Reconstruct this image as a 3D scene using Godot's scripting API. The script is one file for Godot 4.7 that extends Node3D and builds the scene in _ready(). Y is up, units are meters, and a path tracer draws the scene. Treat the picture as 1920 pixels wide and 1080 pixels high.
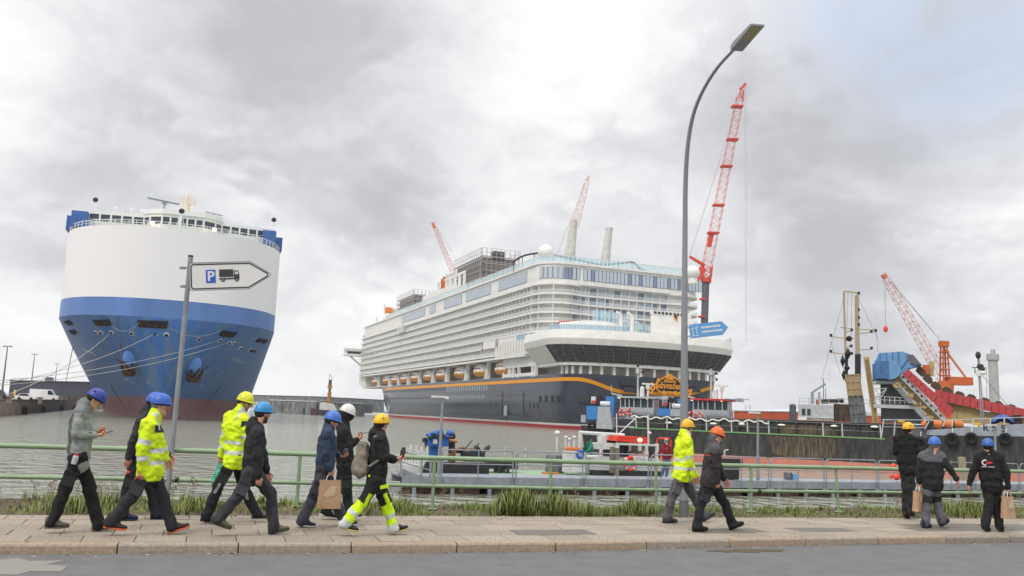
extends Node3D

const WATER := -1.6
const STREET := Vector3(0.944, 0, -0.33)
var M := {}
var FB := {}
var CB: Basis
const EYE := Vector3(0, 1.72, 0)


# ---------------------------------------------------------------- geometry collector
class Geo:
	var v := PackedVector3Array()
	var n := PackedVector3Array()
	var c := PackedColorArray()
	var ix := PackedInt32Array()
	var col := Color.WHITE

	func tri(a: Vector3, b: Vector3, d: Vector3, na: Vector3, nb: Vector3, nd: Vector3) -> void:
		var k := v.size()
		v.append(a); v.append(b); v.append(d)
		n.append(na); n.append(nb); n.append(nd)
		c.append(col); c.append(col); c.append(col)
		ix.append(k)
		if (b - a).cross(d - a).dot(na + nb + nd) > 0.0:
			ix.append(k + 2); ix.append(k + 1)
		else:
			ix.append(k + 1); ix.append(k + 2)

	func quad(a: Vector3, b: Vector3, d: Vector3, e: Vector3, nrm := Vector3.ZERO) -> void:
		var m := nrm
		if m == Vector3.ZERO:
			m = (d - a).cross(e - b).normalized()
		var k := v.size()
		v.append(a); v.append(b); v.append(d); v.append(e)
		for i in 4:
			n.append(m)
			c.append(col)
		if (d - a).cross(e - b).dot(m) > 0.0:
			ix.append_array(PackedInt32Array([k, k + 2, k + 1, k, k + 3, k + 2]))
		else:
			ix.append_array(PackedInt32Array([k, k + 1, k + 2, k, k + 2, k + 3]))

	func box(ctr: Vector3, size: Vector3, bas := Basis.IDENTITY) -> void:
		var x := bas.x * size.x * 0.5
		var y := bas.y * size.y * 0.5
		var z := bas.z * size.z * 0.5
		quad(ctr + x - y - z, ctr + x + y - z, ctr + x + y + z, ctr + x - y + z, bas.x)
		quad(ctr - x - y - z, ctr - x + y - z, ctr - x + y + z, ctr - x - y + z, -bas.x)
		quad(ctr + y - x - z, ctr + y + x - z, ctr + y + x + z, ctr + y - x + z, bas.y)
		quad(ctr - y - x - z, ctr - y + x - z, ctr - y + x + z, ctr - y - x + z, -bas.y)
		quad(ctr + z - x - y, ctr + z + x - y, ctr + z + x + y, ctr + z - x + y, bas.z)
		quad(ctr - z - x - y, ctr - z + x - y, ctr - z + x + y, ctr - z - x + y, -bas.z)

	# a box with chamfered edges along its long axis (local x)
	func cbox(ctr: Vector3, size: Vector3, bas := Basis.IDENTITY, ch := 0.02) -> void:
		var h := size.y * 0.5
		var w := size.z * 0.5
		var pr := PackedVector2Array([Vector2(-w, -h), Vector2(w, -h), Vector2(w, h - ch), Vector2(w - ch, h), Vector2(-w + ch, h), Vector2(-w, h - ch)])
		var bb := Basis(bas.z, bas.y, -bas.x)
		prism(pr, size.x, Transform3D(bb, ctr + bas.x * size.x * 0.5))

	func bar(a: Vector3, b: Vector3, w: float, h := -1.0, up := Vector3.UP) -> void:
		if h < 0.0:
			h = w
		var x := b - a
		var l := x.length()
		if l < 1e-5:
			return
		x /= l
		if absf(x.dot(up)) > 0.98:
			up = Vector3.RIGHT
		var z := x.cross(up).normalized()
		box((a + b) * 0.5, Vector3(l, h, w), Basis(x, z.cross(x), z))

	func tube(p: Array, r: Variant, sides := 8, caps := true) -> void:
		var rings := []
		var m := p.size()
		var up := Vector3.UP
		for i in m:
			var t: Vector3 = (p[mini(i + 1, m - 1)] - p[maxi(i - 1, 0)]).normalized()
			if absf(t.dot(up)) > 0.95:
				up = Vector3.RIGHT if absf(t.x) < 0.9 else Vector3.BACK
			var s := t.cross(up).normalized()
			up = s.cross(t).normalized()
			var rad: float = r[i] if r is Array else r
			var ring := []
			for k in sides:
				var a := TAU * k / sides
				ring.append([p[i] + (s * cos(a) + up * sin(a)) * rad, s * cos(a) + up * sin(a)])
			rings.append(ring)
		for i in m - 1:
			for k in sides:
				var q := (k + 1) % sides
				var a0: Array = rings[i][k]
				var a1: Array = rings[i][q]
				var b0: Array = rings[i + 1][k]
				var b1: Array = rings[i + 1][q]
				tri(a0[0], a1[0], b1[0], a0[1], a1[1], b1[1])
				tri(a0[0], b1[0], b0[0], a0[1], b1[1], b0[1])
		if caps:
			for e in [0, m - 1]:
				var nn: Vector3 = (p[1] - p[0]).normalized() * -1.0 if e == 0 else (p[m - 1] - p[m - 2]).normalized()
				for k in range(1, sides - 1):
					tri(rings[e][0][0], rings[e][k][0], rings[e][k + 1][0], nn, nn, nn)

	# profile: Array of Vector2(radius, height) turned round the y axis of xf
	func lathe(pr: Array, xf: Transform3D, sides := 16, arc := TAU) -> void:
		for i in pr.size() - 1:
			var d: Vector2 = pr[i + 1] - pr[i]
			var nn := Vector2(d.y, -d.x).normalized()
			if d.length() < 1e-6:
				continue
			for k in sides:
				var a := arc * k / sides
				var b := arc * (k + 1) / sides
				var ra := Vector3(cos(a), 0, sin(a))
				var rb := Vector3(cos(b), 0, sin(b))
				var up := Vector3.UP
				var p0 = xf * (ra * pr[i].x + up * pr[i].y)
				var p1 = xf * (rb * pr[i].x + up * pr[i].y)
				var p2 = xf * (rb * pr[i + 1].x + up * pr[i + 1].y)
				var p3 = xf * (ra * pr[i + 1].x + up * pr[i + 1].y)
				var na := (xf.basis * (ra * nn.x + up * nn.y)).normalized()
				var nb := (xf.basis * (rb * nn.x + up * nn.y)).normalized()
				if pr[i].x > 1e-5:
					tri(p0, p1, p2, na, nb, nb)
				if pr[i + 1].x > 1e-5:
					tri(p0, p2, p3, na, nb, na)

	func prism(poly: PackedVector2Array, depth: float, xf: Transform3D) -> void:
		var idx := Geometry2D.triangulate_polygon(poly)
		var z := xf.basis.z.normalized()
		for k in range(0, idx.size(), 3):
			var a := poly[idx[k]]
			var b := poly[idx[k + 1]]
			var d := poly[idx[k + 2]]
			tri(xf * Vector3(a.x, a.y, 0), xf * Vector3(b.x, b.y, 0), xf * Vector3(d.x, d.y, 0), -z, -z, -z)
			tri(xf * Vector3(a.x, a.y, depth), xf * Vector3(b.x, b.y, depth), xf * Vector3(d.x, d.y, depth), z, z, z)
		var ar := 0.0
		for k in poly.size():
			var a := poly[k]
			var b := poly[(k + 1) % poly.size()]
			ar += a.x * b.y - b.x * a.y
		var sg := 1.0 if ar > 0.0 else -1.0
		for k in poly.size():
			var a := poly[k]
			var b := poly[(k + 1) % poly.size()]
			var e := (b - a)
			if e.length() < 1e-6:
				continue
			var nn := (xf.basis * Vector3(e.y, -e.x, 0) * sg).normalized()
			quad(xf * Vector3(a.x, a.y, 0), xf * Vector3(b.x, b.y, 0), xf * Vector3(b.x, b.y, depth), xf * Vector3(a.x, a.y, depth), nn)

	# rows of points -> smooth sheet; normals point to the side given by flip
	func sheet(P: Array, flip := false, close := false, colors: Array = []) -> void:
		var R := P.size()
		var C: int = P[0].size()
		var base := v.size()
		for i in R:
			for j in C:
				var du: Vector3
				if close:
					du = P[i][(j + 1) % C] - P[i][(j - 1 + C) % C]
				else:
					du = P[i][mini(j + 1, C - 1)] - P[i][maxi(j - 1, 0)]
				var dv: Vector3 = P[mini(i + 1, R - 1)][j] - P[maxi(i - 1, 0)][j]
				var nn := du.cross(dv)
				if nn.length() < 1e-9:
					nn = Vector3.UP
				nn = nn.normalized()
				v.append(P[i][j]); n.append(-nn if flip else nn)
				c.append(colors[i][j] if colors.size() else col)
		for i in R - 1:
			for j in (C if close else C - 1):
				var q := (j + 1) % C
				var a := base + i * C + j
				var b := base + i * C + q
				var d := base + (i + 1) * C + q
				var e := base + (i + 1) * C + j
				if flip:
					ix.append_array(PackedInt32Array([a, b, d, a, d, e]))
				else:
					ix.append_array(PackedInt32Array([a, d, b, a, e, d]))

	func ball(ctr: Vector3, r: Vector3, bas := Basis.IDENTITY, seg := 12, lo := -PI / 2, hi := PI / 2) -> void:
		var rows := maxi(4, seg / 2)
		var base := v.size()
		for i in rows + 1:
			var t := lerpf(lo, hi, float(i) / rows)
			for j in seg + 1:
				var a := TAU * j / seg
				var d := Vector3(cos(t) * cos(a), sin(t), cos(t) * sin(a))
				v.append(ctr + bas * (d * r)); n.append((bas * (d / r)).normalized()); c.append(col)
		for i in rows:
			for j in seg:
				var a := base + i * (seg + 1) + j
				var b := a + seg + 1
				ix.append_array(PackedInt32Array([a, a + 1, b + 1, a, b + 1, b]))

	func add(o: Geo, xf: Transform3D) -> void:
		var k := v.size()
		for i in o.v.size():
			v.append(xf * o.v[i]); n.append((xf.basis * o.n[i]).normalized()); c.append(o.c[i])
		for i in o.ix.size():
			ix.append(o.ix[i] + k)

	func mesh() -> ArrayMesh:
		var a := []
		a.resize(Mesh.ARRAY_MAX)
		a[Mesh.ARRAY_VERTEX] = v
		a[Mesh.ARRAY_NORMAL] = n
		a[Mesh.ARRAY_COLOR] = c
		a[Mesh.ARRAY_INDEX] = ix
		var m := ArrayMesh.new()
		m.add_surface_from_arrays(Mesh.PRIMITIVE_TRIANGLES, a)
		return m


# ---------------------------------------------------------------- nodes
func numbered(called: String) -> String:
	if not has_node(NodePath(called)):
		return called
	var k := 1
	while has_node(NodePath("%s_%03d" % [called, k])):
		k += 1
	return "%s_%03d" % [called, k]


func tag(o: Node3D, label: String, category: String, group := "", kind := "") -> Node3D:
	if label:
		o.set_meta("label", label)
	if category:
		o.set_meta("category", category)
	if group:
		o.set_meta("group", group)
	if kind:
		o.set_meta("kind", kind)
	return o


func thing(called: String, label: String, category: String, at := Vector3.ZERO, turn := 0.0, group := "") -> Node3D:
	var o := Node3D.new()
	o.name = numbered(called)
	add_child(o, true)
	o.position = at
	o.rotation.y = turn
	tag(o, label, category, group)
	return o


func put(called: String, g: Variant, m: Variant, parent: Node = null, label := "") -> MeshInstance3D:
	var o := MeshInstance3D.new()
	o.mesh = g.mesh() if g is Geo else g
	o.material_override = M[m] if m is String else m
	if parent == null:
		o.name = numbered(called)
		add_child(o, true)
	else:
		var nm := called
		var k := 0
		while parent.has_node(NodePath(nm)):
			k += 1
			nm = "%s_%03d" % [called, k]
		o.name = nm
		parent.add_child(o, true)
	if label:
		o.set_meta("label", label)
	return o


func stuff(o: Node) -> Node:
	o.set_meta("kind", "stuff")
	return o


func ground(called: String, g: Variant, m: Variant) -> MeshInstance3D:
	var o := put(called, g, m)
	o.set_meta("kind", "structure")
	return o


func dup(o: Node3D, label := "", at := Vector3.INF, turn := INF) -> Node3D:
	var r: Node3D = o.duplicate()
	var s := String(o.name)
	if s.length() > 4 and s[s.length() - 4] == "_" and s.substr(s.length() - 3).is_valid_int():
		s = s.substr(0, s.length() - 4)
	r.name = numbered(s)
	add_child(r, true)
	if label:
		r.set_meta("label", label)
	if at != Vector3.INF:
		r.position = at
	if turn != INF:
		r.rotation.y = turn
	return r


func V(a: float, b: float, c: float) -> Vector3:
	return Vector3(a, b, c)


# a photograph pixel (1920 x 1080) to the point at a depth, or on a level plane
func ray(px: float, py: float) -> Vector3:
	return CB * Vector3((px - 960.0) / 1650.0, (540.0 - py) / 1650.0, -1.0)


func at(px: float, py: float, d: float) -> Vector3:
	var r := ray(px, py)
	return EYE + r * (d / -r.z)


func onto(px: float, py: float, y := 0.0) -> Vector3:
	var r := ray(px, py)
	return EYE + r * ((y - EYE.y) / r.y)


# ---------------------------------------------------------------- materials
func noise_tex(freq: float, oct: int, lo: float, hi: float, seed_: int, size := 512, nrm := 0.0, kind := FastNoiseLite.TYPE_SIMPLEX_SMOOTH) -> NoiseTexture2D:
	var f := FastNoiseLite.new()
	f.noise_type = kind
	f.seed = seed_
	f.frequency = freq
	f.fractal_octaves = oct
	var t := NoiseTexture2D.new()
	t.width = size
	t.height = size
	t.seamless = true
	t.noise = f
	if nrm > 0.0:
		t.as_normal_map = true
		t.bump_strength = nrm
	else:
		var g := Gradient.new()
		g.set_color(0, Color(lo, lo, lo))
		g.set_color(1, Color(hi, hi, hi))
		t.color_ramp = g
	return t


func mat(key: String, color: Variant, rough := 0.6, metal := 0.0, tex := "", sc := Vector3.ONE, nrm := "", ns := 1.0) -> StandardMaterial3D:
	var m := StandardMaterial3D.new()
	m.albedo_color = Color(color) if color is String else color
	m.roughness = rough
	m.metallic = metal
	if tex or nrm:
		m.uv1_triplanar = true
		m.uv1_world_triplanar = true
		m.uv1_scale = sc
	if tex:
		m.albedo_texture = FB[tex]
	if nrm:
		m.normal_enabled = true
		m.normal_texture = FB[nrm]
		m.normal_scale = ns
	M[key] = m
	return m


func vmat(key: String, rough := 0.85, metal := 0.0) -> StandardMaterial3D:
	var m := mat(key, Color.WHITE, rough, metal)
	m.vertex_color_use_as_albedo = true
	m.vertex_color_is_srgb = true
	return m


func text_mesh(s: String, h: float, depth: float, serif := false) -> TextMesh:
	var t := TextMesh.new()
	t.text = s
	var f := SystemFont.new()
	f.font_names = PackedStringArray(["Droid Serif" if serif else "Droid Sans"])
	f.font_weight = 700
	t.font = f
	t.font_size = 64
	t.pixel_size = h / 46.0
	t.depth = depth
	t.curve_step = 2.0
	return t


func make_materials() -> void:
	FB["fine"] = noise_tex(0.06, 5, 0.72, 1.0, 3)
	FB["faint"] = noise_tex(0.015, 5, 0.9, 1.0, 6)
	FB["soft"] = noise_tex(0.012, 5, 0.82, 1.0, 5)
	FB["rust"] = noise_tex(0.02, 5, 0.45, 1.0, 8)
	FB["grit"] = noise_tex(0.35, 3, 0.55, 1.0, 11)
	FB["gritn"] = noise_tex(0.3, 3, 0, 1, 12, 512, 3.0)
	FB["wrinkle"] = noise_tex(0.02, 4, 0, 1, 14, 512, 9.0)
	FB["wave"] = noise_tex(0.011, 5, 0, 1, 21, 1024, 14.0)
	var wg := Gradient.new()
	wg.set_color(0, Color(0.47, 0.53, 0.62))
	wg.set_color(1, Color(0.25, 0.45, 0.73))
	wg.set_offset(0, 0.15)
	wg.set_offset(1, 0.52)
	FB["hull_worn"] = noise_tex(0.02, 5, 0, 1, 33)
	FB["hull_worn"].color_ramp = wg
	FB["rust2"] = noise_tex(0.02, 5, 0.72, 1.0, 9)
	for q in [["streak_tan", Color(0.22, 0.21, 0.2), Color(0.62, 0.53, 0.4), 0.3], ["streak_black", Color(0.15, 0.155, 0.16), Color(0.34, 0.34, 0.33), 0.3]]:
		wg = Gradient.new()
		wg.set_color(0, q[1])
		wg.set_color(1, q[2])
		wg.set_offset(0, q[3])
		FB[q[0]] = noise_tex(0.02, 5, 0, 1, 40)
		FB[q[0]].color_ramp = wg
	var s := Vector3(0.5, 0.5, 0.5)
	mat("asphalt", "6c6c6d", 0.95, 0, "faint", V(0.22, 0.22, 0.22), "gritn", 0.8)
	mat("road_patch", "a6a29c", 0.95, 0, "grit", V(0.9, 0.9, 0.9))
	for k in 4:
		mat("slab%d" % k, ["a99d8e", "b0a494", "a19687", "ab9e90"][k], 0.95, 0, "fine", V(0.55, 0.55, 0.55), "gritn", 0.35)
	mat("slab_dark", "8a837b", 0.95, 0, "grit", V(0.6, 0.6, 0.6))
	for k in 3:
		mat("kerb%d" % k, ["aa9e90", "9f958a", "b09d88"][k], 0.95, 0, "rust", V(1.3, 1.3, 1.3), "gritn", 0.4)
	mat("joint", "5c534c", 1.0)
	mat("soil", "6b5f48", 1.0, 0, "grit", V(0.8, 0.8, 0.8))
	mat("quay_stone", "8a8277", 0.95, 0, "rust", V(0.12, 0.12, 0.12))
	mat("quay_top", "aaa096", 0.95, 0, "soft", V(0.1, 0.1, 0.1))
	mat("quay_rust", "b39e90", 0.95, 0, "rust", V(0.15, 0.04, 0.15))
	mat("rail_green", "90aa86", 0.5, 0, "rust", V(0.35, 0.35, 0.35))
	M["rail_green"].albedo_texture = FB["soft"]
	for k in 3:
		M["kerb%d" % k].albedo_texture = FB["rust2"]
	mat("galv", "9aa0a6", 0.55, 0.25, "soft", V(0.6, 0.6, 0.6))
	mat("lamp_grey", "8a8d93", 0.5, 0.2)
	mat("dark", "2a2b2e", 0.7)
	mat("black", "17181a", 0.75)
	mat("rubber", "232325", 0.9, 0, "fine", s)
	mat("white", "e8e8e6", 0.5, 0, "soft", V(0.15, 0.15, 0.15))
	mat("sign_white", "dedede", 0.5)
	mat("sign_blue", "2c62c4", 0.5)
	mat("steel", "777b80", 0.5, 0.4, "soft", s)


func make_sky() -> void:
	var w := 2048
	var h := 1024
	var im := Image.create(w, h, false, Image.FORMAT_RGBF)
	var f := FastNoiseLite.new()
	f.seed = 41
	f.noise_type = FastNoiseLite.TYPE_SIMPLEX_SMOOTH
	f.frequency = 0.55
	f.fractal_octaves = 6
	f.fractal_gain = 0.58
	f.domain_warp_enabled = true
	f.domain_warp_amplitude = 0.5
	f.domain_warp_frequency = 0.8
	f.domain_warp_fractal_octaves = 3
	# where the brighter and darker clouds lie in the picture: x, y, size in degrees, amount
	var spots := [[20, 130, 9, 0.5], [560, 400, 6, 0.5], [330, 300, 9, -0.5], [120, 330, 5, -0.4], [1150, 230, 8, 0.3], [640, 120, 9, -0.2], [1600, 330, 8, -0.3], [1750, 480, 7, 0.22], [1600, 620, 7, -0.28], [700, 420, 5, -0.42], [560, 620, 8, 0.42], [1050, 40, 6, 0.15], [60, 560, 8, 0.25], [1250, 520, 8, 0.12], [1880, 250, 8, -0.25], [200, 60, 7, -0.12]]
	var sd := []
	for q in spots:
		sd.append([ray(q[0], q[1]).normalized(), 1.0 / (deg_to_rad(q[2]) * deg_to_rad(q[2])), q[3]])
	var blue := [ray(1590, 15).normalized(), ray(1890, 60).normalized(), ray(1740, 90).normalized()]
	for y in h / 2 + 1:
		var el := PI / 2 - PI * (y + 0.5) / h
		var up := sin(el)
		for x in w:
			var az := TAU * (x + 0.5) / w
			var d := Vector3(sin(az) * cos(el), up, -cos(az) * cos(el))
			var p := d * (2.6 / (maxf(up, 0.0) + 0.42))
			var a := f.get_noise_3d(p.x, p.y * 1.6, p.z)
			var t := 0.5 + a * 0.8
			for q in sd:
				var e: float = (1.0 - d.dot(q[0])) * 2.0 * q[1]
				if e < 6.0:
					t += q[2] * exp(-e) * 0.95
			t = clampf(t, 0.0, 1.0)
			t = t * t * (3.0 - 2.0 * t) * 0.6 + t * 0.4
			var L := lerpf(0.52, 1.0, t)
			var colr := Color(L * lerpf(0.97, 1.0, t), L * lerpf(0.985, 1.0, t), L * lerpf(1.04, 1.0, t))
			var bl := 0.0
			for q in blue:
				bl += exp(-(1.0 - d.dot(q)) * 2.0 / 0.006)
			bl *= clampf(0.5 + a * 1.4, 0.0, 1.0)
			colr = colr.lerp(Color(0.52, 0.62, 0.82), clampf(bl * 0.8, 0, 0.7))
			# an overcast sky grows brighter towards the zenith
			var z := 1.0 + 1.5 * smoothstep(0.42, 1.0, up)
			im.set_pixel(x, y, Color(colr.r * z, colr.g * z, colr.b * z))
	im.fill_rect(Rect2i(0, h / 2 + 1, w, h / 2 - 1), Color(0.3, 0.3, 0.29))
	var pm := PanoramaSkyMaterial.new()
	pm.panorama = ImageTexture.create_from_image(im)
	var sky := Sky.new()
	sky.sky_material = pm
	var e := Environment.new()
	e.background_mode = Environment.BG_SKY
	e.sky = sky
	e.background_energy_multiplier = 1.0
	e.tonemap_mode = Environment.TONE_MAPPER_LINEAR
	e.tonemap_exposure = 1.08
	e.sdfgi_enabled = true
	e.ssao_enabled = true
	e.ssil_enabled = true
	e.fog_enabled = true
	e.fog_density = 0.00012
	e.fog_light_color = Color(0.9, 0.91, 0.93)
	var we := WorldEnvironment.new()
	we.name = "world_environment"
	we.environment = e
	add_child(we)


func _ready() -> void:
	CB = Basis(Vector3.RIGHT, deg_to_rad(8.24)) * Basis(Vector3.BACK, deg_to_rad(2.3))
	var cam := Camera3D.new()
	cam.name = "camera"
	cam.fov = rad_to_deg(2.0 * atan(540.0 / 1650.0))
	cam.near = 0.1
	cam.far = 6000.0
	cam.transform = Transform3D(CB, EYE)
	add_child(cam)
	make_sky()
	var sun := DirectionalLight3D.new()
	sun.name = "sun"
	sun.light_energy = 0.5
	sun.light_color = Color(1.0, 0.96, 0.9)
	sun.light_angular_distance = 14.0
	sun.shadow_enabled = true
	add_child(sun)
	sun.look_at_from_position(Vector3(-20, 40, 28), Vector3.ZERO)
	make_materials()
	street()
	water_and_far_shore()
	street_furniture()
	car_carrier()
	cruise_ship()
	cranes()
	barge_and_dredger()
	pontoon()
	people()


# ---------------------------------------------------------------- street, pavement, verge
const KERB := [Vector2(-16, -8.2), Vector2(-5.89, -10.7), Vector2(-3.04, -11.5), Vector2(0.32, -12.5), Vector2(3.13, -13.65), Vector2(4.71, -14.31), Vector2(9.18, -15.9), Vector2(30, -23.4)]
const BACK := [Vector2(-17, -10.3), Vector2(-7.27, -13.11), Vector2(-3.83, -14.3), Vector2(0.16, -15.6), Vector2(4.56, -16.95), Vector2(10.94, -18.95), Vector2(31, -26.2)]
const RAIL := [Vector2(-17.2, -12.3), Vector2(-8.32, -14.7), Vector2(-5.9, -15.35), Vector2(-3.62, -15.85), Vector2(-1.28, -16.3), Vector2(0.86, -16.85), Vector2(2.96, -17.5), Vector2(5.0, -18.2), Vector2(7.05, -18.95), Vector2(9.15, -19.75), Vector2(11.25, -20.6), Vector2(13.4, -21.45), Vector2(22, -24.9)]


func z_on(line: Array, x: float) -> float:
	for i in line.size() - 1:
		if x <= line[i + 1].x or i == line.size() - 2:
			return lerpf(line[i].y, line[i + 1].y, (x - line[i].x) / (line[i + 1].x - line[i].x))
	return line[0].y


func strip(la: Array, oa: float, ya: float, lb: Array, ob: float, yb: float, x0: float, x1: float, n: int) -> Geo:
	var g := Geo.new()
	var rows := [[], []]
	for i in n + 1:
		var x := lerpf(x0, x1, float(i) / n)
		rows[0].append(V(x, ya, z_on(la, x) + oa))
		rows[1].append(V(x, yb, z_on(lb, x) + ob))
	g.sheet(rows, true)
	if g.n[0].y < 0.0:
		g = Geo.new()
		g.sheet(rows, false)
	return g


func street() -> void:
	var rng := RandomNumberGenerator.new()
	rng.seed = 7
	var g := Geo.new()
	g.quad(V(-60, -0.125, 40), V(80, -0.125, 40), V(80, -0.125, -45), V(-60, -0.125, -45), Vector3.UP)
	# cut to the kerb: the road ends under it
	g = Geo.new()
	var rows := [[], []]
	for i in 61:
		var x := lerpf(-16, 30, i / 60.0)
		rows[0].append(V(x, -0.12, z_on(KERB, x) + 0.05))
		rows[1].append(V(x * 1.6, -0.12, 30))
	g.sheet(rows, false)
	if g.n[0].y < 0.0:
		g = Geo.new()
		g.sheet(rows, true)
	ground("road", g, "asphalt")
	g = Geo.new()
	var pp := PackedVector2Array()
	for k in 18:
		var a := TAU * k / 18
		var r := 0.5 + 0.13 * sin(k * 2.7) + 0.06 * sin(k * 5.1)
		pp.append(Vector2(cos(a) * r * 1.35, sin(a) * r * 0.85))
	var c0 := onto(5, 1062, -0.12)
	g.prism(pp, 0.004, Transform3D(Basis(V(1, 0, 0), V(0, 0, -1), V(0, 1, 0)), c0 + V(0, 0.001, 0)))
	ground("road_patch", g, "road_patch")
	g = Geo.new()
	var mx := PackedVector2Array()
	for k in 16:
		var a := TAU * k / 16
		mx.append(Vector2(cos(a) * (0.62 + 0.15 * sin(k * 1.9)), sin(a) * (0.16 + 0.06 * sin(k * 3.3))))
	g.prism(mx, 0.004, Transform3D(Basis(V(0.944, 0, -0.33), V(-0.33, 0, -0.944), V(0, 1, 0)), onto(1400, 1033, -0.12) + V(0, 0.001, 0)))
	ground("dirt_patch", g, "soil")
	# bedding below the slabs and the verge
	ground("pavement_bed", strip(KERB, -0.1, -0.035, BACK, -0.05, -0.035, -16, 30, 60), "joint")
	var verge := ground("verge", strip(BACK, 0.02, -0.012, RAIL, -0.75, -0.03, -17, 30, 60), "soil")
	# kerb stones
	var kerb := ground("kerb", strip(KERB, 0.0, -0.13, KERB, -0.1, -0.13, -16, 30, 40), "joint")
	var x := -15.4
	var kg := Geo.new()
	kg.prism(PackedVector2Array([Vector2(-0.07, -0.2), Vector2(0.075, -0.2), Vector2(0.07, -0.03), Vector2(0.055, -0.008), Vector2(0.03, 0.0), Vector2(-0.07, 0.002)]), 1.0, Transform3D.IDENTITY)
	var km := kg.mesh()
	while x < 28.0:
		var l := 1.42
		var dx := l * 0.947
		var a := V(x, 0, z_on(KERB, x))
		var b := V(x + dx, 0, z_on(KERB, x + dx))
		var dir := (b - a).normalized()
		var o := put("kerb_stone", km, "kerb%d" % (rng.randi() % 3), kerb)
		var side := Vector3.UP.cross(dir).normalized() * -1.0
		if side.z < 0:
			side = -side
		o.transform = Transform3D(Basis(side, Vector3.UP, dir * (b - a).length() * 0.988), a + V(0, rng.randf_range(-0.004, 0.004), 0))
		x += dx
	# paving slabs, laid in rows from the kerb to the verge
	var pave := ground("pavement", strip(KERB, -0.1, -0.03, BACK, -0.05, -0.03, -16, 30, 60), "joint")
	var sg := Geo.new()
	var hx := 0.5
	sg.prism(PackedVector2Array([Vector2(-hx, -0.06), Vector2(hx, -0.06), Vector2(hx, -0.006), Vector2(hx - 0.012, 0), Vector2(-hx + 0.012, 0), Vector2(-hx, -0.006)]), 1.0, Transform3D(Basis.IDENTITY, V(0, 0, -0.5)))
	var sm := sg.mesh()
	var R := 5
	for r in R:
		var u := -9.2 + (0.3 if r % 2 else 0.0)
		while u < 14.5:
			var du := 0.585
			var x0 := u
			var pts := []
			for e in [0.0, 1.0]:
				for k in [0.0, 1.0]:
					var t: float = (r + k) / R
					var xx: float = x0 + du * e - t * 0.9
					pts.append(V(xx, 0, lerpf(z_on(KERB, xx) - 0.085, z_on(BACK, xx) - 0.02, t)))
			var ctr: Vector3 = (pts[0] + pts[1] + pts[2] + pts[3]) * 0.25
			var ex: Vector3 = (pts[2] + pts[3] - pts[0] - pts[1]) * 0.5
			var ez: Vector3 = (pts[0] + pts[2] - pts[1] - pts[3]) * 0.5
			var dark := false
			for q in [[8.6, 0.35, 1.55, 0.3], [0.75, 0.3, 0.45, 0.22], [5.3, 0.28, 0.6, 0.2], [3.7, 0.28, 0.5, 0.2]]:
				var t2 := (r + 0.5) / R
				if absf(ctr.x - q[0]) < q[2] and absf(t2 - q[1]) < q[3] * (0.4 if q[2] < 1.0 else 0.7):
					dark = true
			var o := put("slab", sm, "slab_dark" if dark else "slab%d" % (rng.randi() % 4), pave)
			var tilt := Basis(V(1, 0, 0), rng.randf_range(-0.006, 0.006)) * Basis(V(0, 0, 1), rng.randf_range(-0.006, 0.006))
			o.transform = Transform3D(tilt * Basis(ex * 0.984, Vector3.UP, ez * 0.984), ctr + V(0, rng.randf_range(-0.003, 0.003), 0))
			u += du
	# quay wall under the verge
	var wall := Geo.new()
	rows = [[], []]
	for i in 61:
		var xx := lerpf(-17, 30, i / 60.0)
		rows[0].append(V(xx, -0.02, z_on(RAIL, xx) - 0.75))
		rows[1].append(V(xx, -4.0, z_on(RAIL, xx) - 0.75))
	wall.sheet(rows, true)
	ground("quay_wall", wall, "quay_stone")
	grass_verge(rng)


func blade_mesh(h: float, n: int, spread: float, rng: RandomNumberGenerator) -> ArrayMesh:
	var g := Geo.new()
	for k in n:
		var a := rng.randf() * TAU
		var base := V(cos(a), 0, sin(a)) * rng.randf() * spread * 0.5
		var lean := V(cos(a + rng.randf_range(-1, 1)), 0, sin(a)) * rng.randf_range(0.1, 0.6) * h
		var hh := h * rng.randf_range(0.55, 1.1)
		var w := rng.randf_range(0.004, 0.008)
		var side := V(-sin(a), 0, cos(a)) * w
		var m := base + lean * 0.35 + V(0, hh * 0.6, 0)
		var tip := base + lean + V(0, hh, 0)
		var nn := V(lean.x, 0.5, lean.z).normalized()
		g.col = Color(0.9, 0.9, 0.9).lerp(Color(1.1, 1.05, 0.8), rng.randf())
		g.quad(base - side, base + side, m + side * 0.8, m - side * 0.8, nn)
		g.tri(m - side * 0.8, m + side * 0.8, tip, nn, nn, nn)
	return g.mesh()


func scatter(called: String, mesh: Mesh, xs: Array, material: String, parent: Node) -> MultiMeshInstance3D:
	var mm := MultiMesh.new()
	mm.transform_format = MultiMesh.TRANSFORM_3D
	mm.use_colors = true
	mm.mesh = mesh
	mm.instance_count = xs.size()
	for i in xs.size():
		mm.set_instance_transform(i, xs[i][0])
		mm.set_instance_color(i, xs[i][1])
	var o := MultiMeshInstance3D.new()
	o.name = called
	o.multimesh = mm
	o.material_override = M[material]
	o.set_meta("kind", "stuff")
	parent.add_child(o, true)
	return o


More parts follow.
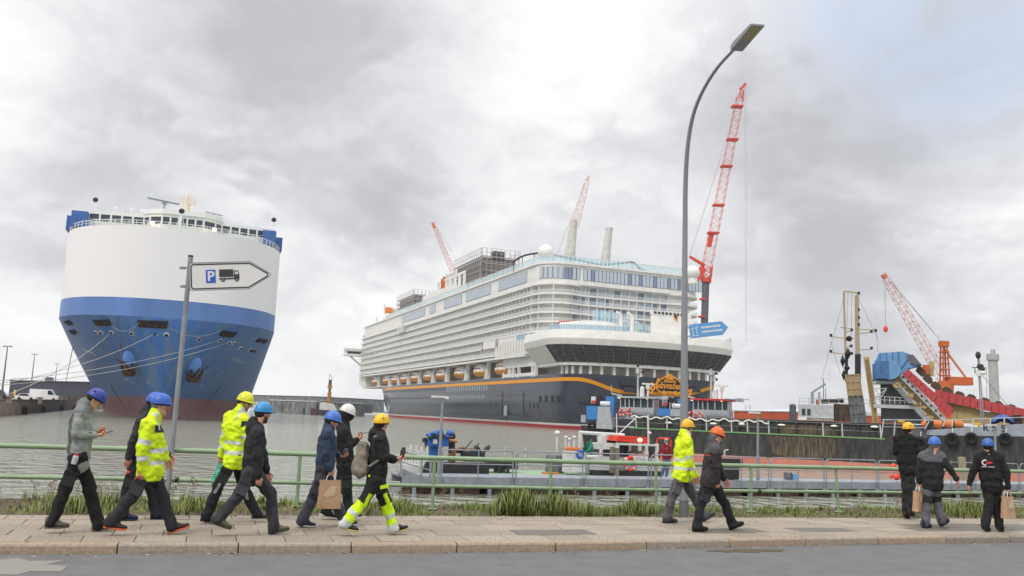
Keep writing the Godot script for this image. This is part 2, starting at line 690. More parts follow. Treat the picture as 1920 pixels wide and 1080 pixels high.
func grass_verge(rng: RandomNumberGenerator) -> void:
	var gm := vmat("grass", 0.9)
	gm.vertex_color_is_srgb = false
	gm.backlight_enabled = true
	gm.backlight = Color(0.25, 0.3, 0.1)
	var xs := []
	var tall := []
	var nf := FastNoiseLite.new()
	nf.seed = 5
	nf.frequency = 0.5
	for i in 4600:
		var x := rng.randf_range(-11, 16)
		var t := rng.randf()
		var z := lerpf(z_on(BACK, x) - 0.02, z_on(RAIL, x) - 0.72, t)
		var q := nf.get_noise_2d(x * 1.3, z * 2.0)
		if t < 0.2:
			z += rng.randf() * maxf(0.0, nf.get_noise_2d(x * 4.0, 7.0)) * 0.45
		if q < -0.22 and rng.randf() < 0.8:
			continue
		var s := rng.randf_range(0.3, 0.7) * (1.0 if x < -2.0 else 0.8) * (1.0 + q * 0.9) * lerpf(0.6, 1.1, t)
		var dry := clampf(0.35 - q * 0.8 + rng.randf_range(-0.3, 0.3), 0, 1)
		var c := Color(0.22, 0.30, 0.08).lerp(Color(0.48, 0.43, 0.22), dry)
		if q > 0.15:
			c = c.lerp(Color(0.24, 0.34, 0.05), 0.5)
		xs.append([Transform3D(Basis(Vector3.UP, rng.randf() * TAU).scaled(V(s, s, s)), V(x, -0.02, z)), c])
	# the big tussocks beside the middle post
	for q in [[0.25, 0.30, 0.5, 160], [0.95, 0.30, 0.42, 100], [1.55, 0.2, 0.3, 60], [-1.9, 0.5, 0.25, 120], [2.55, 0.4, 0.3, 140], [-6.6, 0.5, 0.28, 120], [-5.0, 0.4, 0.24, 100], [9.6, 0.6, 0.3, 200], [10.6, 0.6, 0.3, 200]]:
		for i in q[3]:
			var x: float = q[0] + rng.randfn() * (0.24 + q[2] * 0.12)
			var z := lerpf(z_on(BACK, x) - 0.02, z_on(RAIL, x) - 0.6, clampf(q[1] + rng.randfn() * 0.2, 0.02, 1))
			var s: float = q[2] / 0.2 * rng.randf_range(0.45, 1.0) * exp(-pow((x - q[0]) / 0.6, 2.0))
			var c := Color(0.16, 0.23, 0.07).lerp(Color(0.38, 0.34, 0.16), rng.randf() * 0.6)
			tall.append([Transform3D(Basis(Vector3.UP, rng.randf() * TAU).scaled(V(s * 0.8, s, s * 0.8)), V(x, -0.02, z)), c])
	# dry leaves and crumbs swept to the kerb and the verge
	var bits := []
	for i in 420:
		var x := rng.randf_range(-9, 15)
		var k := rng.randf()
		var p := V(x, -0.117, z_on(KERB, x) + 0.08 + absf(rng.randfn()) * 0.12)
		if k > 0.4:
			p = V(x, 0.003, z_on(BACK, x) + absf(rng.randfn()) * 0.16)
		if k > 0.9:
			p = V(x, 0.003, lerpf(z_on(KERB, x), z_on(BACK, x), rng.randf()))
		var s := rng.randf_range(0.5, 1.4)
		bits.append([Transform3D(Basis(V(0, 1, 0), rng.randf() * TAU).scaled(V(s, s, s)), p), Color(0.24, 0.19, 0.12).lerp(Color(0.42, 0.38, 0.3), rng.randf())])
	var lg := Geo.new()
	lg.quad(V(-0.022, 0, -0.012), V(0.022, 0.006, -0.012), V(0.024, 0.003, 0.012), V(-0.02, 0.008, 0.012))
	var v := thing("verge_grass", "", "")
	v.set_meta("kind", "stuff")
	v.set_meta("label", "long green and yellow grass along the quay edge under the railing")
	v.set_meta("category", "grass")
	scatter("grass", blade_mesh(0.2, 12, 0.14, rng), xs, "grass", v)
	scatter("grass_tussock", blade_mesh(0.2, 14, 0.1, rng), tall, "grass", v)
	# dry flowering weeds above the grass
	var weeds := []
	var g := Geo.new()
	g.col = Color(1, 1, 1)
	g.tube([V(0, 0, 0), V(0.01, 0.25, 0), V(0.03, 0.5, 0.01)], [0.004, 0.003, 0.002], 4)
	for k in 5:
		var a := k * 1.3
		var p := V(0.01 + 0.06 * cos(a), 0.36 + 0.035 * k, 0.06 * sin(a))
		g.tube([V(0.012, 0.25 + 0.03 * k, 0), p], 0.002, 3)
		g.ball(p, V(0.014, 0.018, 0.014), Basis.IDENTITY, 6)
	for i in 130:
		var x := rng.randf_range(-9, 15)
		if i < 46:
			x = rng.randf_range(-7.6, -5.2)
		var s := rng.randf_range(0.5, 1.0)
		weeds.append([Transform3D(Basis(Vector3.UP, rng.randf() * TAU).scaled(V(s, s, s)), V(x, -0.02, lerpf(z_on(BACK, x) - 0.1, z_on(RAIL, x) - 0.6, rng.randf()))), Color(0.27, 0.22, 0.13)])
	scatter("leaf_litter", lg.mesh(), bits, "grass", v)
	scatter("dry_weeds", g.mesh(), weeds, "grass", v)


func water_and_far_shore() -> void:
	var wm := mat("water", "888b7d", 0.07, 0.0, "", V(0.05, 0.05, 0.05), "wave", 2.0)
	wm.metallic_specular = 0.5
	var g := Geo.new()
	g.quad(V(-1600, WATER, -10), V(1600, WATER, -10), V(1600, WATER, -2600), V(-1600, WATER, -2600), Vector3.UP)
	ground("water", g, "water")
	far_shore()


# ---------------------------------------------------------------- railing, lamp, sign
func street_furniture() -> void:
	var r := thing("quay_railing", "green painted tube railing with two rails along the quay edge", "railing")
	var pts := []
	var low := []
	for i in RAIL.size():
		var q: Vector2 = RAIL[i]
		pts.append(V(q.x, 0.9, q.y))
		low.append(V(q.x, 0.4, q.y))
	var g := Geo.new()
	for i in RAIL.size():
		if i == 0 or i == RAIL.size() - 1:
			continue
		g = Geo.new()
		g.tube([V(0, -0.15, 0), V(0, 0.875, 0)], 0.031, 10)
		g.box(V(0, 0.0, 0), V(0.16, 0.012, 0.16))
		var o := put("post", g, "rail_green", r)
		var lean := 0.012 * sin(i * 2.3)
		if i == 8:
			lean = 0.05
		o.transform = Transform3D(Basis(Vector3.BACK, lean), V(RAIL[i].x, 0, RAIL[i].y))
	g = Geo.new()
	g.tube(pts, 0.042, 12)
	put("top_rail", g, "rail_green", r)
	g = Geo.new()
	g.tube(low, 0.034, 12)
	put("lower_rail", g, "rail_green", r)
	g = Geo.new()
	for q in [5.0 + 0.18, -5.9 + 0.3]:
		var z := z_on(RAIL, q)
		g.tube([V(q - 0.03, 0.4, z + 0.012), V(q + 0.03, 0.4, z - 0.012)], 0.042, 12)
	put("rail_clamp", g, "dark", r)
	street_lamp()
	parking_sign()
	arrow_sign()


func street_lamp() -> void:
	var base := onto(1282, 969)
	var d := -base.z
	var o := thing("street_lamp", "tall curved grey street lamp with a flat lamp head at the pavement edge", "street lamp", base)
	var pts := [V(0, -0.1, 0), V(0, 1.2, 0)]
	var rad := [0.08, 0.08]
	for q in [[1283.5, 560, 0.0, 0.056], [1284.5, 430, 0.0, 0.05], [1285.5, 340, 0.1, 0.046], [1290, 270, 0.28, 0.041], [1300, 215, 0.5, 0.037], [1318, 170, 0.8, 0.033], [1345, 127, 1.2, 0.03], [1376, 93, 1.7, 0.027]]:
		pts.append(at(q[0], q[1], d - q[2]) - base)
		rad.append(q[3])
	pts[1].x = lerpf(pts[0].x, pts[2].x, 0.3)
	var smooth_p := []
	var smooth_r := []
	for i in pts.size() - 1:
		var p0: Vector3 = pts[maxi(i - 1, 0)]
		var p3: Vector3 = pts[mini(i + 2, pts.size() - 1)]
		for k in 4:
			var a: Vector3 = pts[i]
			smooth_p.append(a.cubic_interpolate(pts[i + 1], p0, p3, k / 4.0) if i > 1 else a.lerp(pts[i + 1], k / 4.0))
			smooth_r.append(lerpf(rad[i], rad[i + 1], k / 4.0))
	smooth_p.append(pts[-1])
	smooth_r.append(rad[-1])
	var g := Geo.new()
	g.tube(smooth_p, smooth_r, 16)
	put("pole", g, "lamp_grey", o)
	g = Geo.new()
	g.lathe([Vector2(0.087, 0.0), Vector2(0.087, 0.3), Vector2(0.08, 0.31)], Transform3D.IDENTITY, 16)
	put("base_sleeve", g, "steel", o)
	g = Geo.new()
	g.box(V(0.085, 0.85, 0.02), V(0.02, 0.3, 0.09))
	put("access_door", g, "steel", o)
	# the lamp head: a flat wedge with a grid of diodes below
	var a := at(1383, 90, d - 1.85) - base
	var b := at(1419, 48, d - 2.75) - base
	var x := (b - a).normalized()
	var z := x.cross(Vector3.UP).normalized()
	var y := z.cross(x)
	var bs := Basis(x, y, z)
	var L := (b - a).length() + 0.12
	var mid := (a + b) * 0.5
	g = Geo.new()
	g.prism(PackedVector2Array([Vector2(-L / 2, -0.03), Vector2(L / 2, -0.03), Vector2(L / 2, 0.0), Vector2(L / 2 - 0.1, 0.03), Vector2(-L / 2 + 0.15, 0.075), Vector2(-L / 2, 0.05)]), 0.22, Transform3D(bs, mid - z * 0.11))
	put("lamp_head", g, "lamp_grey", o)
	g = Geo.new()
	g.box(mid + x * L * 0.22 - y * 0.033, V(L * 0.5, 0.006, 0.17), bs)
	put("diode_plate", g, mat("led", "c9c29a", 0.3), o)
	for i in 4:
		for k in 2:
			g = Geo.new()
			g.box(mid + x * L * (0.03 + 0.125 * i) - y * 0.04 + z * (k - 0.5) * 0.08, V(L * 0.09, 0.01, 0.06), bs)
			put("diode", g, mat("led2", "8f8a62", 0.2), o)


func parking_sign() -> void:
	var top := at(357.5, 482, 15.3)
	var bot := onto(312, 950)
	bot.z = -15.3
	bot = at(311, 958, 15.3)
	mat("sign_black", "3a3a3c", 0.6)
	var o := thing("parking_sign", "white arrow sign for lorry parking on a leaning galvanised pole", "sign", bot)
	var up := (top - bot).normalized()
	var g := Geo.new()
	g.tube([V(0, -0.3, 0), top - bot], 0.042, 14)
	put("pole", g, "galv", o)
	g = Geo.new()
	g.tube([top - bot, top - bot + up * 0.03], 0.045, 14)
	put("pole_cap", g, "dark", o)
	# the arrow-shaped plate, beside the pole, facing the road
	var c := at(432, 517, 15.22) - bot
	var z := V(0.28, -0.05, 1).normalized()
	var e := at(470, 513, 15.2) - at(380, 518, 15.22)
	var x := (e - z * e.dot(z)).normalized()
	var y := z.cross(x)
	var bs := Basis(x, y, z)
	var w := 0.68
	var h := 0.245
	var outline := func(d: float) -> PackedVector2Array:
		return PackedVector2Array([Vector2(-w + d + 0.03, -h + d), Vector2(0.31 - d * 0.3, -h + d), Vector2(w - d * 1.5, -0.02), Vector2(w - d * 1.5, 0.02), Vector2(0.34 - d * 0.3, h - d), Vector2(-w + d + 0.03, h - d), Vector2(-w + d, h - d - 0.03), Vector2(-w + d, -h + d + 0.03)])
	g = Geo.new()
	g.prism(outline.call(0.0), 0.02, Transform3D(bs, c - z * 0.02))
	var plate := put("sign_plate", g, "sign_white", o)
	for q in [[0.004, 0.01, "steel"], [0.034, 0.022, "sign_black"]]:
		g = Geo.new()
		var pl: PackedVector2Array = outline.call(q[0])
		for i in pl.size():
			var a := pl[i]
			var b := pl[(i + 1) % pl.size()]
			g.bar(c + bs * V(a.x, a.y, 0.002), c + bs * V(b.x, b.y, 0.002), q[1], 0.004, z)
		put("border_line", g, q[2], plate)
	g = Geo.new()
	g.prism(PackedVector2Array([Vector2(-0.405, -0.115), Vector2(-0.245, -0.115), Vector2(-0.245, 0.115), Vector2(-0.405, 0.115)]), 0.004, Transform3D(bs, c + z * 0.001))
	var p := put("parking_symbol", g, "sign_blue", plate)
	var t := put("letter", text_mesh("P", 0.17, 0.004), "sign_white", o)
	t.transform = Transform3D(bs, c + bs * V(-0.325, 0.0, 0.008))
	var tx := Transform3D(bs, c + z * 0.001)
	g = Geo.new()
	for pl in [[-0.185, -0.02, 0.05, 0.115], [-0.19, -0.062, 0.15, -0.038], [0.06, 0.075, 0.125, 0.09], [0.06, -0.04, 0.075, 0.09], [0.06, -0.04, 0.15, 0.025]]:
		g.prism(PackedVector2Array([Vector2(pl[0], pl[1]), Vector2(pl[2], pl[1]), Vector2(pl[2], pl[3]), Vector2(pl[0], pl[3])]), 0.004, tx)
	g.prism(PackedVector2Array([Vector2(0.117, 0.09), Vector2(0.13, 0.09), Vector2(0.152, 0.02), Vector2(0.139, 0.02)]), 0.0045, tx)
	for u in [-0.125, 0.105]:
		g.lathe([Vector2(0.014, 0), Vector2(0.033, 0), Vector2(0.033, 0.006), Vector2(0.014, 0.006)], Transform3D(Basis(x, z, -y), c + bs * V(u, -0.07, 0.001)), 14)
	put("lorry_symbol", g, "sign_black", plate)
	g = Geo.new()
	for yy in [0.16, -0.16]:
		var q: Vector3 = c + bs * V(-w - 0.02, yy, -0.03)
		g.bar(q - x * 0.08, q + x * 0.12, 0.03, 0.025, y)
		g.tube([q - x * 0.085 - y * 0.02, q - x * 0.085 + y * 0.02], 0.05, 12)
	put("bracket", g, "galv", o)


func arrow_sign() -> void:
	var c := at(1329, 618, 16.55)
	var o := thing("arrow_sign", "blue arrow sign with white lettering fixed to the tall street lamp", "sign", c)
	var z := V(-0.1, 0, 1).normalized()
	var e := at(1365, 614, 16.5) - at(1295, 622, 16.6)
	var x := (e - z * e.dot(z)).normalized()
	var bs := Basis(x, z.cross(x), z)
	var g := Geo.new()
	g.prism(PackedVector2Array([Vector2(-0.36, -0.13), Vector2(0.24, -0.13), Vector2(0.36, 0.0), Vector2(0.25, 0.13), Vector2(-0.36, 0.13)]), 0.03, Transform3D(bs, Vector3.ZERO))
	put("sign_plate", g, mat("arrow_blue", "5c9ad0", 0.5), o)
	var rng := RandomNumberGenerator.new()
	rng.seed = 2
	for r in 2:
		g = Geo.new()
		var u := -0.14
		while u < 0.2 + 0.04 * r:
			var w := rng.randf_range(0.008, 0.02)
			g.box(bs * V(u + w / 2, 0.05 - r * 0.085, 0.032), V(w, rng.randf_range(0.03, 0.045), 0.004), bs)
			u += w + 0.006
		put("lettering_line", g, "sign_white", o)
	g = Geo.new()
	for q in [[-0.3, 0.0], [-0.23, 0.02]]:
		g.bar(bs * V(q[0], -0.09, 0.032), bs * V(q[0], 0.04 + q[1], 0.032), 0.01, 0.004, z)
		g.bar(bs * V(q[0] - 0.03, 0.04, 0.032), bs * V(q[0] + 0.04, 0.06 + q[1], 0.032), 0.01, 0.004, z)
		g.bar(bs * V(q[0] - 0.03, -0.09, 0.032), bs * V(q[0] + 0.03, -0.09, 0.032), 0.012, 0.004, z)
	put("crane_symbol", g, "sign_white", o)
	g = Geo.new()
	for y in [-0.08, 0.08]:
		g.bar(bs * V(-0.48, y, -0.03), bs * V(-0.3, y, -0.01), 0.03, 0.02)
	put("bracket", g, "galv", o)


# ---------------------------------------------------------------- far shore and the quay
func far_shore() -> void:
	var g := Geo.new()
	# left quay: its wall runs away beside the white ship
	mat("far_land", "8d8f88", 1.0)
	var a := onto(-260, 805, WATER)
	var b := onto(0, 781, WATER)
	var e := onto(166, 764.5, WATER)
	var dir := (e - b).normalized()
	a = b - dir * 90.0
	var f := b + dir * 420.0
	var top := 2.4
	g = Geo.new()
	g.quad(a, f, f + V(0, top, 0), a + V(0, top, 0))
	ground("quay_wall", g, "quay_rust")
	g = Geo.new()
	var out := V(dir.z, 0, -dir.x)
	if out.x > 0:
		out = -out
	g.quad(a + V(0, top, 0), f + V(0, top, 0), f + V(0, top, 0) + out * 600, a + V(0, top, 0) + out * 600, Vector3.UP)
	ground("quay_ground", g, "quay_top")
	g = Geo.new()
	g.bar(a + V(0, top + 0.12, 0) + out * 0.25, f + V(0, top + 0.12, 0) + out * 0.25, 0.5, 0.3)
	ground("quay_coping", g, "quay_stone")
	# land behind everything, low and far
	g = Geo.new()
	g.quad(V(-1500, WATER + 1.5, -1200), V(1500, WATER + 1.5, -1200), V(1500, WATER + 1.5, -2500), V(-1500, WATER + 1.5, -2500), Vector3.UP)
	g.quad(V(-1500, WATER - 1, -1200), V(1500, WATER - 1, -1200), V(1500, WATER + 1.5, -1200), V(-1500, WATER + 1.5, -1200), V(0, 0, 1))
	ground("far_land", g, "far_land")
	var yq := WATER + top
	# tyres hung on the wall, bollards on the edge
	var k := 0
	for px in [42, 77, 112, 137]:
		var p := pln(Vector2(px, 776 - px * 0.072), b, V(dir.z, 0, -dir.x))
		var o := thing("tyre_fender", ["", "", "", ""][k], "tyre", p - out * 0.35, atan2(dir.x, dir.z) , "tyre fenders on the far quay wall")
		o.set_meta("label", ["rubber tyre fender on the rusty quay wall, leftmost of its row", "rubber tyre fender on the quay wall, second in its row", "rubber tyre fender on the quay wall, third in its row", "rubber tyre fender on the quay wall, closest to the white ship"][k])
		var tg := Geo.new()
		torus(tg, Transform3D(Basis(V(0, 0, 1), V(1, 0, 0), V(0, 1, 0)), Vector3.ZERO), 0.9, 0.34, 16)
		put("tyre", tg, "rubber", o)
		k += 1
	k = 0
	for q in [[17, 751], [75, 752.5], [117, 749], [147, 752]]:
		var p := onto(q[0], q[1], yq + 0.3)
		var bo := thing("bollard", ["rusty bollard on the quay holding two ship ropes", "rusty bollard on the quay edge between two moored ropes", "rusty bollard at the foot of the steep rope", "rusty bollard on the quay beside the ship hull"][k], "bollard", p, 0, "bollards on the quay edge")
		var bg := Geo.new()
		bg.lathe([Vector2(0.3, -0.3), Vector2(0.22, 0.02), Vector2(0.2, 0.35), Vector2(0.36, 0.42), Vector2(0.34, 0.55), Vector2(0, 0.58)], Transform3D.IDENTITY, 12)
		put("bollard_body", bg, "quay_rust", bo)
		k += 1
	far_buildings(yq)
	floating_dock()


func pln(px: Vector2, o: Vector3, nn: Vector3) -> Vector3:
	var r := ray(px.x, px.y)
	return EYE + r * ((o - EYE).dot(nn) / r.dot(nn))


func torus(g: Geo, xf: Transform3D, R: float, r: float, seg := 20, rs := 8) -> void:
	var P := []
	for i in seg + 1:
		var a := TAU * i / seg
		var row := []
		for j in rs:
			var b := TAU * j / rs
			row.append(xf * V(cos(a) * (R + r * cos(b)), r * sin(b), sin(a) * (R + r * cos(b))))
		P.append(row)
	g.sheet(P, xf.basis.determinant() < 0, true)


func shed(called: String, label: String, p0: Vector3, p1: Vector3, depth: float, h: float, wallm: String, roofm: String, pitch := 0.0) -> Node3D:
	var o := thing(called, label, "building", p0)
	var x := (p1 - p0)
	var L := x.length()
	x = x.normalized()
	var z := x.cross(Vector3.UP).normalized()
	if z.z > 0:
		z = -z
	var bs := Basis(x, Vector3.UP, -z)
	var g := Geo.new()
	g.box(bs * V(L / 2, h / 2, -depth / 2), V(L, h, depth), bs)
	put("wall", g, wallm, o)
	g = Geo.new()
	if pitch > 0.0:
		g.prism(PackedVector2Array([Vector2(0.4, h), Vector2(0.4, h + 0.4), Vector2(-depth / 2, h + pitch), Vector2(-depth - 0.4, h + 0.4), Vector2(-depth - 0.4, h)]), L + 0.8, Transform3D(Basis(bs.z, Vector3.UP, -bs.x), bs * V(L + 0.4, 0, 0)))
	else:
		g.box(bs * V(L / 2, h + 0.2, -depth / 2), V(L + 0.5, 0.4, depth + 0.5), bs)
	put("roof", g, roofm, o)
	o.set_meta("bs", bs)
	return o


func far_buildings(yq: float) -> void:
	mat("shed_dark", "3f4352", 0.8, 0, "soft", V(0.05, 0.05, 0.05))
	mat("shed_blue", "4a6f9f", 0.7, 0, "soft", V(0.05, 0.05, 0.05))
	mat("shed_roof", "c3c7cc", 0.6)
	mat("shed_grey", "9ba1a3", 0.8, 0, "rust", V(0.05, 0.02, 0.05))
	mat("shed_orange", "cf5a26", 0.7, 0, "soft", V(0.03, 0.03, 0.03))
	mat("window_yellow", "d9b25c", 0.5)
	var a := at(16, 741, 330)
	var b := at(175, 757, 300)
	a.y = yq
	b.y = yq
	var o := shed("warehouse", "long dark blue warehouse with a yellow window behind the quay", a, b, 40, 6.2, "shed_dark", "shed_dark")
	var bs: Basis = o.get_meta("bs")
	o.remove_meta("bs")
	var g := Geo.new()
	g.box(bs * V(4.2, 1.9, 0.03), V(1.5, 2.2, 0.06), bs)
	put("window", g, "window_yellow", o)
	g = Geo.new()
	g.box(bs * V(20, 1.6, 0.1), V(13, 3.0, 0.2), bs)
	put("loading_gate", g, "shed_blue", o)
	g = Geo.new()
	g.box(bs * V(19, 7.2, -4), V(2.2, 1.6, 2), bs)
	put("roof_housing", g, "shed_grey", o)
	g = Geo.new()
	for k in 18:
		g.bar(bs * V(k * 1.7, 6.4, -0.5), bs * V(k * 1.7, 7.4, -0.5), 0.06)
	g.bar(bs * V(0, 7.4, -0.5), bs * V(29, 7.4, -0.5), 0.06)
	put("roof_railing", g, "galv", o)
	# vehicles on the quay
	var van := thing("white_van", "white van parked on the quay in front of the dark warehouse", "van", V(0, 0, 0))
	var p := at(84, 745, 215)
	p.y = yq
	van.position = p
	van.rotation.y = 0.25
	vehicle(van, 6.4, 2.7, 2.2, "e6e7e9", true)
	var car := thing("white_car", "small white car parked on the quay left of the white van", "car", at(49, 746, 212) * V(1, 0, 1) + V(0, yq, 0), 0.25)
	vehicle(car, 4.6, 1.5, 1.8, "e4e4e2", false)
	var car2 := thing("dark_car", "dark red car at the edge of the frame on the quay", "car", at(-2, 747, 190) * V(1, 0, 1) + V(0, yq, 0), 0.25)
	vehicle(car2, 4.6, 2.0, 1.8, "3a2226", false)
	# heaps of sawn timber pallets
	mat("timber", "a08a64", 0.95, 0, "fine", V(0.4, 0.4, 0.4))
	var k := 0
	for q in [[22, 742, 5.0], [112, 741, 6.0], [128, 746, 5.0], [156, 748, 6.0]]:
		var st := thing("pallet_stack", ["stack of wooden pallets in front of the warehouse corner", "stack of wooden pallets behind the white van", "low stack of wooden pallets right of the white van", "stack of wooden pallets on the quay beside the ship hull"][k], "pallets", at(q[0], q[1], 235) * V(1, 0, 1) + V(0, yq, 0), 0.3, "pallet stacks on the quay")
		for j in 4:
			g = Geo.new()
			for s in 5:
				g.box(V(0, 0.16 + 0.4 * j, -1.0 + 0.5 * s), V(q[2], 0.09, 0.35))
			g.box(V(-q[2] * 0.4, 0.05 + 0.4 * j, 0), V(0.3, 0.16, 2.2))
			g.box(V(q[2] * 0.4, 0.05 + 0.4 * j, 0), V(0.3, 0.16, 2.2))
			put("pallet", g, "timber", st)
		k += 1
	# lamp masts
	k = 0
	for q in [[4, 734, 11.5, 649, 175.0], [58, 726, 65, 664, 255.0], [102, 730, 105.5, 682, 330.0]]:
		var base := at(q[0], q[1], q[4])
		base.y = yq
		var tp := at(q[2], q[3], q[4])
		var lm := thing("lamp_mast", ["tall thin lamp mast at the left edge of the far quay", "tall thin lamp mast rising in front of the warehouse", "distant thin lamp mast above the warehouse middle"][k], "lamp mast", base, 0, "lamp masts on the far quay")
		var hh := tp.y - yq
		g = Geo.new()
		g.tube([Vector3.ZERO, V(0, hh, 0)], [0.22, 0.09], 8)
		put("pole", g, "steel", lm)
		g = Geo.new()
		g.box(V(0, hh, 0), V(1.5, 0.12, 0.3))
		for s in [-0.65, 0.65]:
			g.box(V(s, hh - 0.06, 0), V(0.35, 0.14, 0.5))
		put("lamp_arm", g, "steel", lm)
		k += 1


func vehicle(o: Node3D, L: float, H: float, W: float, color: String, van: bool) -> void:
	var body := mat("paint_" + String(o.name), color, 0.35)
	var g := Geo.new()
	var h := L / 2
	var pr: PackedVector2Array
	if van:
		pr = PackedVector2Array([Vector2(-h, 0.35), Vector2(h, 0.35), Vector2(h, 1.1), Vector2(h - 1.0, 1.35), Vector2(h - 1.7, H - 0.1), Vector2(h - 2.0, H), Vector2(-h, H)])
	else:
		pr = PackedVector2Array([Vector2(-h, 0.3), Vector2(h, 0.3), Vector2(h, 0.75), Vector2(h - 1.1, 0.9), Vector2(h - 1.9, H), Vector2(-h + 1.2, H), Vector2(-h + 0.4, 0.95), Vector2(-h, 0.85)])
	g.prism(pr, W, Transform3D(Basis.IDENTITY, V(0, 0, -W / 2)))
	put("body", g, body, o)
	g = Geo.new()
	if van:
		g.prism(PackedVector2Array([Vector2(h - 1.75, 1.45), Vector2(h - 1.1, 1.4), Vector2(h - 1.7, H - 0.25), Vector2(h - 2.4, H - 0.25), Vector2(h - 2.4, 1.45)]), W + 0.04, Transform3D(Basis.IDENTITY, V(0, 0, -W / 2 - 0.02)))
	else:
		g.prism(PackedVector2Array([Vector2(h - 1.35, 0.95), Vector2(h - 1.95, H - 0.1), Vector2(-h + 1.25, H - 0.1), Vector2(-h + 0.7, 0.95)]), W + 0.04, Transform3D(Basis.IDENTITY, V(0, 0, -W / 2 - 0.02)))
	put("window", g, "black", o)
	for s in [-1.0, 1.0]:
		for u in [-h + 1.0, h - 1.0]:
			g = Geo.new()
			g.tube([V(u, 0.34, s * W * 0.5 - 0.12), V(u, 0.34, s * W * 0.5 + 0.03)], 0.34, 12)
			put("wheel", g, "rubber", o)


func floating_dock() -> void:
	var a := onto(505, 764.5, WATER)
	a = at(505, 764.5, 420)
	var b := at(592, 769.5, 400)
	a.y = WATER
	b.y = WATER
	var o := shed("floating_dock", "long grey floating dock wall across the harbour", a, b, 30, 5.9, "shed_grey", "shed_roof")
	var bs: Basis = o.get_meta("bs")
	o.remove_meta("bs")
	var L := (b - a).length()
	var g := Geo.new()
	for k in 14:
		g.box(bs * V(L * k / 13.0, 7.0, -1), V(0.12, 1.4, 0.12), bs)
	g.box(bs * V(L / 2, 7.7, -1), V(L, 0.12, 0.12), bs)
	put("railing", g, "steel", o)
	g = Geo.new()
	g.box(bs * V(L * 0.76, 1.5, 0.05), V(1.2, 3, 0.1), bs)
	put("door", g, "dark", o)
	g = Geo.new()
	g.box(bs * V(L * 0.3, 2.8, 0.05), V(0.4, 5.6, 0.1), bs)
	put("wall_seam", g, "dark", o)
	var sh := shed("harbour_shed", "low grey harbour shed with a flat roof left of the floating dock", at(470, 756, 700) * V(1, 0, 1) + V(0, WATER + 1.5, 0), at(600, 765, 640) * V(1, 0, 1) + V(0, WATER + 1.5, 0), 60, 9.5, "shed_grey", "shed_dark")
	sh.remove_meta("bs")
	var sh2 := shed("white_shed", "small white building behind the floating dock on the far shore", at(475, 765, 500) * V(1, 0, 1) + V(0, WATER + 1.0, 0), at(506, 766, 480) * V(1, 0, 1) + V(0, WATER + 1.0, 0), 20, 3.8, "white", "shed_roof")
	sh2.remove_meta("bs")
	# the dock's workboat and crane
	mat("crane_yellow", "b98a4a", 0.7, 0, "soft", V(0.3, 0.3, 0.3))
	mat("hull_navy", "33384a", 0.6)
	mat("hull_green", "5f8c5a", 0.7)
	mat("hull_redbrown", "8a5246", 0.8, 0, "rust", V(0.2, 0.05, 0.2))
	var c := at(622, 770.5, 395)
	c.y = WATER
	var w := thing("workboat", "small ship with white bridge lying at the end of the floating dock", "ship", c, 0.2)
	w.scale = V(0.6, 0.75, 0.6)
	g = Geo.new()
	var hl := 15.0
	g.prism(PackedVector2Array([Vector2(-hl, 0), Vector2(hl - 2, 0), Vector2(hl, 3.6), Vector2(-hl + 9, 3.0), Vector2(-hl, 4.2)]), 8, Transform3D(Basis.IDENTITY, V(0, 0, -4)))
	put("hull", g, "hull_navy", w)
	g = Geo.new()
	g.box(V(-6, 5.3, 0), V(6, 4.0, 6))
	g.box(V(-6.5, 8.0, 0), V(4, 1.6, 5))
	g.prism(PackedVector2Array([Vector2(-3, 3.2), Vector2(4, 3.2), Vector2(1, 7.2), Vector2(-3, 7.4)]), 5, Transform3D(Basis.IDENTITY, V(0, 0, -2.5)))
	put("bridge", g, "white", w)
	g = Geo.new()
	g.box(V(-6.5, 8.2, 0.03), V(4.06, 0.7, 5.06))
	put("window", g, "dark", w)
	g = Geo.new()
	g.tube([V(-7, 8.8, 0), V(-7, 12.5, 0)], 0.12, 6)
	put("mast", g, "white", w)
	g = Geo.new()
	g.box(V(9, 4.2, 1), V(10, 1.8, 5))
	put("deck_container", g, "hull_green", w)
	g = Geo.new()
	g.box(V(11, 1.2, 4.04), V(7, 2.4, 0.1))
	put("hull_patch", g, "hull_redbrown", w)
	g = Geo.new()
	g.box(V(-12.5, 1.6, 4.04), V(3, 3.2, 0.1))
	put("hull_patch", g, "hull_redbrown", w)
	var cr := thing("dock_crane", "slender yellow dock crane with a dark cab against the sky", "crane", at(615.5, 770, 400) * V(1, 0, 1) + V(0, WATER, 0))
	g = Geo.new()
	g.tube([V(0, 0, 0), V(0, 10.5, 0)], 0.9, 8)
	g.box(V(0, 6.2, 0), V(2.4, 1.0, 2.4))
	put("column", g, "crane_yellow", cr)
	g = Geo.new()
	g.tube([V(0, 10.5, 0), V(0, 16, 0)], [0.55, 0.5], 8)
	put("slewing_column", g, mat("crane_dark", "5c4a3a", 0.8), cr)
	g = Geo.new()
	g.box(V(0, 12.8, 0), V(1.7, 1.6, 1.7))
	put("cab", g, "crane_yellow", cr)
	g = Geo.new()
	g.bar(V(-0.7, 13, 0), V(-0.5, 18.4, 0), 0.2)
	g.bar(V(0.7, 13, 0), V(0.6, 17.0, 0), 0.2)
	g.bar(V(-0.5, 18.4, 0), V(0.9, 17.2, 0), 0.2)
	put("boom", g, "crane_yellow", cr)
	# the low dark tree line and sheds near the bow of the dark ship
	var t := shed("boat_shed", "distant dark shed beside the bow of the cruise ship", at(648, 771, 600) * V(1, 0, 1) + V(0, WATER + 1, 0), at(690, 773, 600) * V(1, 0, 1) + V(0, WATER + 1, 0), 20, 5.5, "shed_dark", "shed_blue")
	t.remove_meta("bs")
